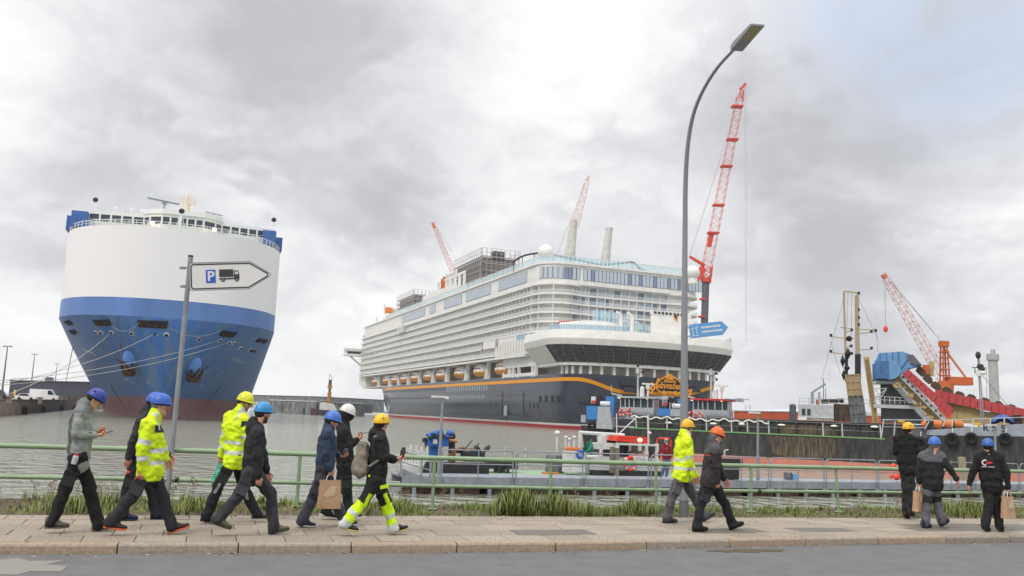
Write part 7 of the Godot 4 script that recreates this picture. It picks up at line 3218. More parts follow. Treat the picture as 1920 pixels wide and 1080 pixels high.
	for i in 14:
		g.ball(p.call(lerpf(1172, 1205, rng.randf()), lerpf(846, 850, rng.randf()), 3.6), V(0.12, 0.07, 0.1), Basis.IDENTITY, 6)
	put("rope_heap", g, "wood_grey", o)
	g = Geo.new()
	g.box(p.call(1130, 836, 3.6), V(1.3, 0.3, 0.8))
	g.lathe([Vector2(0.22, -0.1), Vector2(0.26, 0.12), Vector2(0.26, 0.26), Vector2(0, 0.32)], Transform3D(Basis.IDENTITY, p.call(1129, 826, 3.6)), 14)
	put("white_housing", g, "wb_white", o)
	g = Geo.new()
	g.tube([p.call(1086, 811, 3.6), p.call(1170, 816, 3.6)], 0.09, 10)
	g.bar(p.call(1088, 812, 3.6), p.call(1087, 860, 3.6), 0.13)
	put("boom_pole", g, "wb_white", o)
	g = Geo.new()
	g.tube([p.call(1157, 835, 3.6), p.call(1156, 775, 3.6)], 0.03, 6)
	g.tube([p.call(1216, 836, 3.6), p.call(1215, 778, 3.6)], 0.05, 6)
	g.tube([p.call(1162, 812, 3.6), p.call(1194, 782, 3.6)], 0.03, 6)
	g.ball(p.call(1218, 812, 3.6), V(0.1, 0.08, 0.1))
	for x in [947.0, 985.0, 1144.0]:
		g.tube([p.call(x, 880, 4.8), p.call(x, 838, 4.8)], 0.02, 5)
	put("antenna", g, "wb_white", o)
	g = Geo.new()
	var rp := []
	var c2: Vector3 = p.call(1232, 835, 3.0)
	for q in [[1232, 850], [1232, 826], [1234, 822], [1254, 822], [1258, 826], [1258, 850]]:
		rp.append(p.call(q[0], q[1], 3.6))
	g.tube(rp, 0.05, 6)
	put("red_bow_frame", g, "wb_red", o)
	g = Geo.new()
	g.ball(p.call(1200, 825, 2.98), V(0.14, 0.09, 0.05))
	put("roof_lamp", g, "lit_lamp", o)
	frame(o, PFT, V(8, -0.7, -4))
	# green net on its pole, wooden posts of the pontoon, tyres, rope
	g = Geo.new()
	var P := []
	for i in 8:
		var row := []
		for j in 6:
			var u := i / 7.0
			var v := j / 5.0
			row.append(p.call(lerpf(1091 + 3 * sin(u * 3), 1109 - 2.5 * u + 5 * sin(u * 2), v), lerpf(lerpf(841, 822, v), lerpf(852, 853, v), u), 3.3 - 0.3 * sin(v * 3.0) - 0.1 * sin(u * 9 + v * 4)))
		P.append(row)
	g.sheet(P)
	var nt := thing("green_net", "folded green net hanging from a white pole on the workboat", "net")
	put("net", g, "net_green", nt)
	frame(nt, PFT, p.call(1098, 852, 3.3))
	var wp := thing("timber_post", "grey square timber post standing in front of the workboat's cabin", "post")
	g = Geo.new()
	var t0: Vector3 = p.call(1156, 893, 2.4)
	var t1: Vector3 = p.call(1156, 840, 2.4)
	g.box((t0 + t1) * 0.5, V(0.2, t1.y - t0.y, 0.2))
	g.box((t0 + t1) * 0.5 + V(-0.2, 0.1, -0.1), V(0.16, t1.y - t0.y - 0.1, 0.2))
	put("post", g, "wood_grey", wp)
	frame(wp, PFT, t0)
	var wp2 := thing("timber_post", "pale timber post leaning on the pontoon behind the men at the end", "post")
	g = Geo.new()
	t0 = p.call(1807, 900, -0.3)
	t1 = p.call(1803, 857, -0.3)
	g.bar(t0, t1, 0.3, 0.2)
	put("post", g, mat("wood_pale", "b5aa93", 0.95, 0, "fine", V(1, 0.2, 1)), wp2)
	frame(wp2, PFT, t0)
	life_ring("large faded red life ring on the workboat's white cabin", p.call(1181, 870, 3.0), PFT, 0.3, "")
	var ob := thing("orange_float", "orange buoys and rope heaped at the pontoon railing", "buoy")
	g = Geo.new()
	for q in [[1675, 874, 0.13], [1688, 880, 0.15], [1682, 895, 0.14], [1672, 893, 0.1], [1690, 890, 0.14]]:
		g.ball(p.call(q[0], q[1], 0.6), V(q[2] * 1.3, q[2], q[2]), Basis(V(0, 0, 1), 0.5))
	put("buoy", g, "wb_red", ob)
	frame(ob, PFT, p.call(1680, 903, 0.6))
	var bl := thing("black_machine", "black cased machine on the pontoon behind the man in the orange helmet", "machine")
	g = Geo.new()
	g.prism(PackedVector2Array([Vector2(-0.45, 0), Vector2(0.3, 0), Vector2(0.3, 0.55), Vector2(0.5, 0.7), Vector2(0.5, 0.95), Vector2(-0.45, 0.95)]), 0.6, Transform3D(Basis.IDENTITY, V(p.call(1362, 895, 0.9).x, 0.0, p.call(1362, 895, 0.9).z)))
	put("case", g, "dark", bl)
	g = Geo.new()
	var bt := p.call(1362, 895, 0.6) as Vector3
	g.bar(bt + V(-0.1, 0.9, 0), bt + V(-0.12, 1.25, 0), 0.05)
	g.bar(bt + V(-0.12, 1.25, 0), bt + V(0.1, 1.3, 0), 0.05)
	put("handle", g, "wb_white", bl)
	frame(bl, PFT, bt)
	var mb := thing("mooring_drum", "grey and blue rope drum on the pontoon in the gap before the barge", "drum")
	g = Geo.new()
	var md: Vector3 = p.call(1477, 898, 0.9)
	g.lathe([Vector2(0.2, 0), Vector2(0.2, 0.34), Vector2(0, 0.34)], Transform3D(Basis.IDENTITY, V(md.x, 0, md.z)), 14)
	put("drum", g, "tank_grey", mb)
	g = Geo.new()
	g.box(V(md.x + 0.38, 0.14, md.z), V(0.34, 0.28, 0.3))
	put("blue_case", g, "dr_blue", mb)
	frame(mb, PFT, md)


# ---------------------------------------------------------------- people
# a scalar field on a grid, joined from tapered capsules, meshed with surface nets
class Field:
	var o: Vector3
	var c: float
	var nx: int
	var ny: int
	var nz: int
	var d := PackedFloat32Array()

	func _init(lo: Vector3, hi: Vector3, cell: float) -> void:
		o = lo
		c = cell
		nx = int((hi.x - lo.x) / cell) + 2
		ny = int((hi.y - lo.y) / cell) + 2
		nz = int((hi.z - lo.z) / cell) + 2
		d.resize(nx * ny * nz)
		d.fill(10.0)

	# q widens the capsule along the unit axis s
	func cap(a: Vector3, b: Vector3, ra: float, rb: float, k := 0.03, s := Vector3.ZERO, q := 1.0) -> void:
		var m := maxf(ra, rb) * maxf(q, 1.0) + k + c * 2.5
		var lo := (a.min(b) - Vector3(m, m, m) - o) / c
		var hi := (a.max(b) + Vector3(m, m, m) - o) / c
		var x0 := maxi(0, int(lo.x))
		var x1 := mini(nx - 1, int(hi.x) + 1)
		var y0 := maxi(0, int(lo.y))
		var y1 := mini(ny - 1, int(hi.y) + 1)
		var z0 := maxi(0, int(lo.z))
		var z1 := mini(nz - 1, int(hi.z) + 1)
		var ba := b - a
		var bb := maxf(ba.length_squared(), 1e-9)
		var dr := rb - ra
		var f := 1.0 - 1.0 / q
		var ik := 0.5 / k
		for z in range(z0, z1 + 1):
			for y in range(y0, y1 + 1):
				var i := (z * ny + y) * nx + x0
				for x in range(x0, x1 + 1):
					var p := o + Vector3(x, y, z) * c - a
					if f != 0.0:
						p -= s * (p.dot(s) * f)
					var t := clampf(p.dot(ba) / bb, 0.0, 1.0)
					var e := (p - ba * t).length() - ra - dr * t
					var g := d[i]
					if e < g + k:
						var h := clampf(0.5 + (g - e) * ik, 0.0, 1.0)
						d[i] = g + (e - g) * h - k * h * (1.0 - h)
					i += 1

	func roughen(nf: FastNoiseLite, amp: float, off: Vector3, sc := Vector3.ONE) -> void:
		var i := 0
		for z in nz:
			for y in ny:
				for x in nx:
					if absf(d[i]) < c * 3.0:
						var p := (o + Vector3(x, y, z) * c + off) * sc
						d[i] += amp * nf.get_noise_3d(p.x, p.y, p.z)
					i += 1

	func nets(g: Geo, paint: Callable) -> void:
		var at := PackedInt32Array()
		at.resize(nx * ny * nz)
		at.fill(-1)
		var sy := nx
		var sz := nx * ny
		var band := c * 2.0
		for z in nz - 1:
			for y in ny - 1:
				var i := (z * ny + y) * nx - 1
				for x in nx - 1:
					i += 1
					var d0 := d[i]
					if d0 > band or d0 < -band:
						continue
					var d1 := d[i + 1]
					var d2 := d[i + sy]
					var d3 := d[i + sy + 1]
					var d4 := d[i + sz]
					var d5 := d[i + sz + 1]
					var d6 := d[i + sz + sy]
					var d7 := d[i + sz + sy + 1]
					var n := int(d0 < 0) + int(d1 < 0) + int(d2 < 0) + int(d3 < 0) + int(d4 < 0) + int(d5 < 0) + int(d6 < 0) + int(d7 < 0)
					if n == 0 or n == 8:
						continue
					var s := Vector3.ZERO
					var w := 0
					for e in [[d0, d1, 0, 0, 0, 0], [d2, d3, 0, 0, 1, 0], [d4, d5, 0, 0, 0, 1], [d6, d7, 0, 0, 1, 1], [d0, d2, 1, 0, 0, 0], [d1, d3, 1, 1, 0, 0], [d4, d6, 1, 0, 0, 1], [d5, d7, 1, 1, 0, 1], [d0, d4, 2, 0, 0, 0], [d1, d5, 2, 1, 0, 0], [d2, d6, 2, 0, 1, 0], [d3, d7, 2, 1, 1, 0]]:
						if (e[0] < 0) != (e[1] < 0):
							var t: float = e[0] / (e[0] - e[1])
							var q := Vector3(e[3], e[4], e[5])
							q[e[2]] = t
							s += q
							w += 1
					var p := o + (Vector3(x, y, z) + s / w) * c
					var nn := Vector3(d1 + d3 + d5 + d7 - d0 - d2 - d4 - d6, d2 + d3 + d6 + d7 - d0 - d1 - d4 - d5, d4 + d5 + d6 + d7 - d0 - d1 - d2 - d3).normalized()
					at[i] = g.v.size()
					g.v.append(p)
					g.n.append(nn)
					g.c.append(paint.call(p, nn))
		for z in range(1, nz - 1):
			for y in range(1, ny - 1):
				var i := (z * ny + y) * nx
				for x in range(1, nx - 1):
					i += 1
					var d0 := d[i]
					if d0 > band or d0 < -band:
						continue
					var neg := d0 < 0
					for ax in 3:
						var st: int = [1, sy, sz][ax]
						if (d[i + st] < 0) == neg:
							continue
						var u: int = [sy, sz, 1][ax]
						var v: int = [sz, 1, sy][ax]
						var a := at[i]
						var b := at[i - u]
						var e := at[i - u - v]
						var f := at[i - v]
						if a < 0 or b < 0 or e < 0 or f < 0:
							continue
						if neg:
							g.ix.append_array(PackedInt32Array([a, e, b, a, f, e]))
						else:
							g.ix.append_array(PackedInt32Array([a, b, e, a, e, f]))


var JOINTS := {
	"p1": [V(-5.47, 0.00, -11.78), V(0.05, 1.76, -0.02), V(-0.07, 1.62, 0.03), V(-0.07, 1.52, 0.20), V(-0.08, 1.25, 0.28), V(0.10, 1.23, 0.07), V(-0.18, 1.50, -0.12), V(-0.24, 1.24, -0.15), V(0.05, 1.27, -0.04), V(-0.07, 0.93, 0.12), V(-0.18, 0.55, 0.16), V(-0.29, 0.13, 0.18), V(-0.12, 0.04, 0.13), V(-0.14, 0.92, -0.05), V(0.02, 0.53, -0.10), V(0.16, 0.08, -0.14), V(0.30, 0.04, -0.19)],
	"p2": [V(-5.28, 0.00, -13.20), V(0.06, 1.79, -0.02), V(-0.02, 1.61, 0.01), V(-0.02, 1.45, 0.19), V(-0.10, 1.16, 0.26), V(-0.15, 0.92, 0.26), V(-0.12, 1.45, -0.14), V(0.09, 1.17, -0.24), V(0.22, 0.95, -0.28), V(-0.07, 0.85, 0.12), V(-0.17, 0.46, 0.15), V(-0.19, 0.11, 0.15), V(-0.04, 0.04, 0.10), V(-0.14, 0.84, -0.05), V(0.08, 0.45, -0.12), V(0.17, 0.11, -0.14), V(0.32, 0.04, -0.20)],
	"p3": [V(-4.63, 0.00, -11.78), V(0.05, 1.71, -0.02), V(0.00, 1.52, 0.00), V(-0.01, 1.40, 0.18), V(-0.04, 1.10, 0.24), V(-0.04, 0.80, 0.22), V(-0.09, 1.38, -0.15), V(0.00, 1.16, -0.21), V(0.10, 0.92, -0.24), V(0.02, 0.83, 0.09), V(-0.16, 0.45, 0.15), V(-0.36, 0.14, 0.21), V(-0.20, 0.03, 0.15), V(-0.02, 0.82, -0.09), V(0.12, 0.45, -0.14), V(0.28, 0.07, -0.18), V(0.48, 0.05, -0.25)],
	"p4": [V(-4.01, 0.00, -13.30), V(0.10, 1.79, -0.03), V(0.03, 1.60, -0.01), V(0.12, 1.43, 0.10), V(0.20, 1.17, 0.11), V(0.26, 0.99, 0.09), V(-0.17, 1.49, -0.14), V(-0.22, 1.18, -0.16), V(-0.25, 0.91, -0.13), V(0.03, 0.91, 0.09), V(-0.16, 0.49, 0.15), V(-0.28, 0.07, 0.18), V(-0.16, -0.01, 0.14), V(0.00, 0.90, -0.10), V(0.16, 0.39, -0.15), V(0.34, 0.10, -0.20), V(0.45, 0.05, -0.24)],
	"p5": [V(-3.38, 0.00, -12.10), V(0.07, 1.65, -0.03), V(-0.01, 1.44, 0.00), V(0.06, 1.32, 0.16), V(0.09, 1.02, 0.19), V(0.12, 0.74, 0.17), V(-0.06, 1.31, -0.16), V(0.05, 1.01, -0.23), V(0.12, 0.78, -0.24), V(0.00, 0.81, 0.10), V(-0.13, 0.49, 0.14), V(-0.35, 0.19, 0.21), V(-0.22, 0.05, 0.16), V(-0.03, 0.80, -0.09), V(0.22, 0.48, -0.17), V(0.28, 0.06, -0.18), V(0.49, 0.01, -0.26)],
	"p6": [V(-2.66, 0.00, -13.23), V(0.09, 1.62, -0.03), V(0.03, 1.46, -0.01), V(0.04, 1.37, 0.17), V(0.05, 1.10, 0.20), V(0.12, 0.86, 0.17), V(0.00, 1.35, -0.18), V(0.05, 1.08, -0.23), V(0.18, 1.05, -0.19), V(0.01, 0.83, 0.09), V(-0.09, 0.47, 0.13), V(-0.23, 0.13, 0.16), V(-0.04, 0.01, 0.10), V(0.01, 0.82, -0.10), V(0.15, 0.40, -0.15), V(0.31, 0.11, -0.19), V(0.45, 0.05, -0.24)],
	"p7": [V(-2.48, 0.00, -14.16), V(-0.03, 1.67, 0.01), V(-0.09, 1.47, 0.03), V(-0.06, 1.32, 0.20), V(0.01, 1.10, 0.21), V(0.13, 1.21, 0.06), V(-0.11, 1.31, -0.14), V(-0.05, 1.07, -0.20), V(0.12, 1.20, -0.06), V(-0.02, 0.80, 0.10), V(0.03, 0.43, 0.09), V(0.08, 0.08, 0.06), V(0.23, 0.01, 0.01), V(-0.05, 0.79, -0.08), V(-0.15, 0.41, -0.04), V(-0.29, 0.09, 0.02), V(-0.20, 0.00, -0.02)],
	"p8": [V(-1.78, 0.00, -12.57), V(0.02, 1.56, -0.01), V(-0.02, 1.37, 0.01), V(0.04, 1.28, 0.17), V(0.09, 1.04, 0.19), V(0.26, 1.02, 0.12), V(-0.01, 1.26, -0.18), V(0.07, 1.02, -0.24), V(0.19, 0.98, -0.27), V(-0.01, 0.72, 0.10), V(-0.14, 0.43, 0.14), V(-0.37, 0.14, 0.21), V(-0.24, 0.03, 0.17), V(-0.01, 0.71, -0.09), V(0.12, 0.40, -0.14), V(0.25, 0.06, -0.17), V(0.44, 0.03, -0.24)],
	"p9": [V(3.07, 0.00, -15.66), V(0.13, 1.71, -0.05), V(0.07, 1.53, -0.02), V(0.08, 1.40, 0.14), V(0.13, 1.07, 0.17), V(0.20, 0.81, 0.14), V(0.05, 1.40, -0.20), V(0.18, 1.07, -0.28), V(0.33, 0.79, -0.30), V(0.00, 0.87, 0.10), V(-0.16, 0.47, 0.15), V(-0.26, 0.10, 0.18), V(-0.11, 0.03, 0.12), V(0.06, 0.86, -0.12), V(0.25, 0.47, -0.18), V(0.48, 0.12, -0.25), V(0.71, 0.15, -0.33)],
	"p10": [V(3.48, 0.00, -14.65), V(0.01, 1.60, 0.00), V(-0.10, 1.44, 0.03), V(-0.07, 1.32, 0.21), V(-0.08, 1.06, 0.25), V(-0.06, 0.81, 0.23), V(-0.07, 1.32, -0.16), V(0.06, 1.04, -0.23), V(0.17, 0.82, -0.26), V(-0.18, 0.85, 0.16), V(-0.31, 0.45, 0.20), V(-0.38, 0.11, 0.22), V(-0.23, 0.04, 0.16), V(-0.11, 0.84, -0.06), V(0.14, 0.46, -0.14), V(0.29, 0.12, -0.19), V(0.51, 0.11, -0.26)],
	"p11": [V(8.00, 0.00, -17.82), V(0.05, 1.75, 0.02), V(0.00, 1.57, 0.00), V(0.13, 1.48, 0.06), V(0.18, 1.28, 0.08), V(0.20, 1.37, -0.13), V(-0.14, 1.49, -0.06), V(-0.18, 1.22, -0.08), V(0.02, 1.17, -0.27), V(0.07, 0.94, 0.03), V(0.06, 0.50, 0.03), V(0.04, 0.09, 0.02), V(0.14, 0.01, 0.01), V(-0.02, 0.93, -0.01), V(-0.01, 0.49, -0.03), V(-0.01, 0.06, -0.06), V(0.04, -0.01, -0.09)],
	"p12": [V(7.86, 0.00, -16.44), V(0.04, 1.54, 0.02), V(0.01, 1.37, 0.00), V(0.13, 1.27, 0.06), V(0.24, 1.06, 0.14), V(0.35, 0.87, 0.17), V(-0.14, 1.26, -0.07), V(-0.20, 1.02, -0.07), V(-0.22, 0.77, -0.11), V(0.04, 0.80, 0.02), V(0.09, 0.46, -0.07), V(0.14, 0.11, 0.01), V(0.29, 0.10, 0.01), V(-0.05, 0.80, -0.03), V(-0.10, 0.44, -0.01), V(-0.20, 0.06, 0.07), V(-0.06, 0.00, 0.04)],
	"p13": [V(8.78, 0.00, -16.21), V(-0.01, 1.58, 0.00), V(0.00, 1.40, 0.00), V(0.15, 1.33, 0.08), V(0.22, 1.08, 0.14), V(0.25, 0.79, 0.14), V(-0.14, 1.31, -0.08), V(-0.24, 1.05, -0.11), V(-0.31, 0.81, -0.11), V(0.08, 0.84, 0.04), V(0.12, 0.44, -0.03), V(0.16, 0.11, -0.03), V(0.24, 0.05, -0.04), V(-0.03, 0.83, -0.02), V(-0.05, 0.44, 0.04), V(-0.16, 0.12, 0.09), V(-0.04, 0.03, 0.09)],
	"p14": [V(7.28, -0.85, -41.07), V(0.09, 1.71, 0.02), V(0.07, 1.47, 0.01), V(0.24, 1.36, 0.04), V(0.36, 1.07, 0.06), V(0.30, 0.85, -0.10), V(-0.09, 1.32, -0.02), V(-0.21, 1.05, -0.04), V(-0.18, 0.87, -0.18), V(0.18, 0.75, 0.03), V(0.16, 0.39, 0.03), V(0.14, 0.08, 0.02), V(0.21, 0.00, -0.06), V(0.04, 0.75, 0.01), V(-0.01, 0.38, 0.00), V(-0.07, 0.07, -0.01), V(-0.11, -0.01, -0.07)],
}
var NF: FastNoiseLite
var HANDS := {}
var HEADS := {}


func hand_mesh(pose: String, left: bool) -> Geo:
	var key := pose + str(left)
	if HANDS.has(key):
		return HANDS[key]
	var sz := 1.0 if left else -1.0
	var f := Field.new(V(-0.04, -0.12, -0.09), V(0.21, 0.05, 0.09), 0.0055)
	var s := func(x: float, y: float, z: float) -> Vector3: return V(x, y, z * sz)
	f.cap(s.call(-0.03, 0, 0), s.call(0.01, 0, 0), 0.026, 0.026, 0.01, V(0, 0, 1), 1.15)
	for q in [[0.028, 0.019], [0.0, 0.019], [-0.026, 0.016]]:
		f.cap(s.call(0.012, 0, q[0] * 0.6), s.call(0.085, 0, q[0]), 0.016, 0.013, 0.012)
	var curl: Array = [[18, 40, 60], [62, 150, 215], [35, 80, 115]][["relaxed", "fist", "hold"].find(pose)]
	var fs := [[0.033, 0.043, 0.027, 0.021, 0.0092], [0.011, 0.047, 0.03, 0.022, 0.0095], [-0.011, 0.043, 0.028, 0.021, 0.009], [-0.031, 0.034, 0.021, 0.018, 0.008]]
	for i in 4:
		var q: Array = fs[i]
		var p := V(0.088 - (0.006 if i == 3 else 0.0), 0, q[0])
		for j in 3:
			var a := deg_to_rad(curl[j] + i * 3)
			var e = p + V(cos(a), -sin(a), q[0] * 0.4) * q[1 + j]
			f.cap(s.call(p.x, p.y, p.z), s.call(e.x, e.y, e.z), q[4] * (1.0 - 0.06 * j), q[4] * (0.94 - 0.08 * j), 0.004)
			p = e
	var t0 := V(0.025, -0.008, 0.026)
	var t1 := t0 + V(0.03, -0.012, 0.024)
	var t2 := t1 + (V(0.028, -0.014, 0.008) if pose == "relaxed" else V(0.026, -0.026, -0.01))
	var t3 := t2 + (V(0.022, -0.01, 0.0) if pose == "relaxed" else V(0.014, -0.014, -0.018))
	f.cap(s.call(t0.x, t0.y, t0.z), s.call(t1.x, t1.y, t1.z), 0.016, 0.0115, 0.008)
	f.cap(s.call(t1.x, t1.y, t1.z), s.call(t2.x, t2.y, t2.z), 0.0112, 0.010, 0.004)
	f.cap(s.call(t2.x, t2.y, t2.z), s.call(t3.x, t3.y, t3.z), 0.010, 0.0085, 0.004)
	var g := Geo.new()
	f.nets(g, func(p: Vector3, n: Vector3) -> Color: return Color("c58f74").lerp(Color("b97a66"), clampf(p.x * 5.0 - 0.2, 0, 1)))
	HANDS[key] = g
	return g


# the head looks along +x; the origin lies between the ears
func head_mesh(beard: float, grey: bool) -> Geo:
	var key := str(beard) + str(grey)
	if HEADS.has(key):
		return HEADS[key]
	var f := Field.new(V(-0.15, -0.2, -0.13), V(0.16, 0.15, 0.13), 0.0075)
	f.cap(V(-0.025, 0.035, 0), V(0.02, 0.04, 0), 0.077, 0.074, 0.03)
	f.cap(V(0.03, 0.0, 0), V(0.033, -0.06, 0), 0.060, 0.047, 0.03)
	for s in [-1.0, 1.0]:
		f.cap(V(-0.005, -0.055, 0.048 * s), V(0.05, -0.095, 0.016 * s), 0.022, 0.02, 0.03)
		f.cap(V(0.082, 0.022, 0.014 * s), V(0.07, 0.02, 0.044 * s), 0.011, 0.011, 0.012)
		f.cap(V(0.066, -0.02, 0.034 * s), V(0.062, -0.03, 0.04 * s), 0.02, 0.018, 0.02)
		f.cap(V(-0.012, 0.022, 0.078 * s), V(-0.004, -0.02, 0.076 * s), 0.016, 0.011, 0.008)
		f.cap(V(0.078, 0.004, 0.03 * s), V(0.078, 0.004, 0.031 * s), 0.0105, 0.0105, 0.004)
	f.cap(V(0.086, 0.012, 0), V(0.105, -0.024, 0), 0.011, 0.014, 0.01)
	f.cap(V(0.082, -0.052, 0.016), V(0.082, -0.052, -0.016), 0.011, 0.011, 0.006)
	f.cap(V(0.078, -0.066, 0.012), V(0.078, -0.066, -0.012), 0.011, 0.011, 0.006)
	f.cap(V(0.068, -0.1, 0), V(0.06, -0.1, 0), 0.019, 0.019, 0.02)
	f.cap(V(-0.022, -0.05, 0), V(-0.03, -0.15, 0), 0.054, 0.05, 0.03)
	var skin := Color("cc9a7e")
	var hair := Color("6f665e") if grey else Color("33281f")
	var g := Geo.new()
	f.nets(g, func(p: Vector3, n: Vector3) -> Color:
		var c := skin
		if p.x > 0.04 and p.y < -0.01 and p.y > -0.05:
			c = c.lerp(Color("c57f68"), 0.35)
		if p.x > 0.075 and absf(p.y + 0.059) < 0.009 and absf(p.z) < 0.024:
			c = Color("a9645a")
		if p.x > 0.06 and absf(p.y - 0.004) < 0.009 and absf(absf(p.z) - 0.031) < 0.014:
			c = Color("4b3a33") if absf(absf(p.z) - 0.031) < 0.008 else Color("d9d2cb")
		if p.x > 0.055 and absf(p.y - 0.03) < 0.006 and absf(absf(p.z) - 0.032) < 0.02:
			c = hair
		if beard > 0.0 and p.y < -0.03 and p.x > -0.01 and p.y > -0.125 and not (p.x > 0.075 and absf(p.y + 0.059) < 0.009):
			if p.y < -0.062 or p.x < 0.055 or absf(p.z) < 0.03 and p.y < -0.036:
				c = c.lerp(hair, beard)
		return c)
	HEADS[key] = g
	return g


func helmet_mesh(o: Node3D, xf: Transform3D, kind: String, color: String) -> void:
	var g := Geo.new()
	var P := []
	var climb := kind == "climb"
	for i in 12:
		var t := i / 11.0 * PI / 2
		var row := []
		for j in 32:
			var a := TAU * j / 32
			var dirx := cos(a)
			var dirz := sin(a)
			var r := cos(t)
			var ridge := 0.0
			if not climb:
				ridge = 0.007 * exp(-pow(dirz * r * 0.11 / 0.018, 2.0)) * smoothstep(0.1, 0.5, sin(t))
			else:
				ridge = 0.004 * sin(dirz * r * 14.0) * sin(t) * cos(t)
			var y := sin(t) * (0.132 if not climb else 0.125) + ridge
			row.append(V(dirx * r * 0.13, y, dirz * r * 0.107))
		P.append(row)
	g.sheet(P, true, true)
	# rim, with a peak in front on the hard hats
	var rim := [[], [], []]
	for j in 32:
		var a := TAU * j / 32
		var front := pow(maxf(cos(a), 0.0), 1.6)
		var w := 0.008 + (front * 0.042 if not climb else front * 0.012)
		var e := V(cos(a) * 0.13, 0.0, sin(a) * 0.107)
		var ou := e + V(cos(a), 0, sin(a)) * w - V(0, 0.006 + front * 0.012, 0)
		rim[0].append(e + V(0, 0.008, 0))
		rim[1].append(ou)
		rim[2].append(e * 0.95 - V(0, 0.012, 0))
	g.sheet(rim, false, true)
	var q := put("helmet", g, M["helmet_" + color], o)
	q.transform = xf
	g = Geo.new()
	torus(g, Transform3D(Basis.from_scale(V(0.12, 0.6, 0.096)), V(0, -0.004, 0)), 0.96, 0.05, 20, 6)
	var b := put("helmet_band", g, "dark", q)
	if climb:
		g = Geo.new()
		for s in [-1.0, 1.0]:
			for k in 3:
				g.ball(V(-0.06 + k * 0.05, 0.062 - k * 0.006, s * (0.092 - k * 0.004)), V(0.017, 0.009, 0.008), Basis(V(0, 0, 1), 0.5), 8)
		put("vent", g, "dark", q)


func shoe_mesh(o: Node3D, xf: Transform3D, upper: Color, sole: Color) -> void:
	# length along +x, origin at the ankle joint
	var st := [[-0.075, 0.028, 0.05], [-0.065, 0.036, 0.062], [-0.03, 0.04, 0.075], [0.0, 0.041, 0.07], [0.04, 0.042, 0.04], [0.09, 0.046, 0.012], [0.14, 0.048, -0.012], [0.175, 0.042, -0.022], [0.2, 0.028, -0.035], [0.208, 0.012, -0.052]]
	for part in 2:
		var g := Geo.new()
		g.col = upper if part == 0 else sole
		var P := []
		for q in st:
			var row := []
			var lo := -0.062 if part == 0 else -0.088
			var hi: float = q[2] if part == 0 else -0.06
			var w: float = q[1] if part == 0 else q[1] + 0.004
			var toe_up := maxf(0.0, q[0] - 0.13) * 0.18
			for j in 12:
				var a := TAU * j / 12
				var yy := lerpf(lo, hi, 0.5 + 0.5 * sin(a))
				var taper := 1.0
				if part == 0:
					taper = lerpf(1.0, 0.72, clampf((yy + 0.05) / 0.12, 0, 1))
				row.append(V(q[0], yy + toe_up, signf(cos(a)) * pow(absf(cos(a)), 0.7) * w * taper))
			P.append(row)
		g.sheet(P, false, true)
		for e in [0, st.size() - 1]:
			for j in range(1, 11):
				var nn := V(-1 if e == 0 else 1, 0, 0)
				g.tri(P[e][0], P[e][j], P[e][j + 1], nn, nn, nn)
		if part == 0:
			g.col = Color("8a8580").lerp(upper, 0.5)
			for k in 4:
				var x := 0.035 + k * 0.022
				g.tube([V(x, 0.045 - k * 0.012, -0.026), V(x, 0.052 - k * 0.013, 0), V(x, 0.045 - k * 0.012, 0.026)], 0.0035, 4)
		var s := put("shoe" if part == 0 else "sole", g, "cloth", o if part == 0 else o.get_child(o.get_child_count() - 1))
		if part == 0:
			s.transform = xf


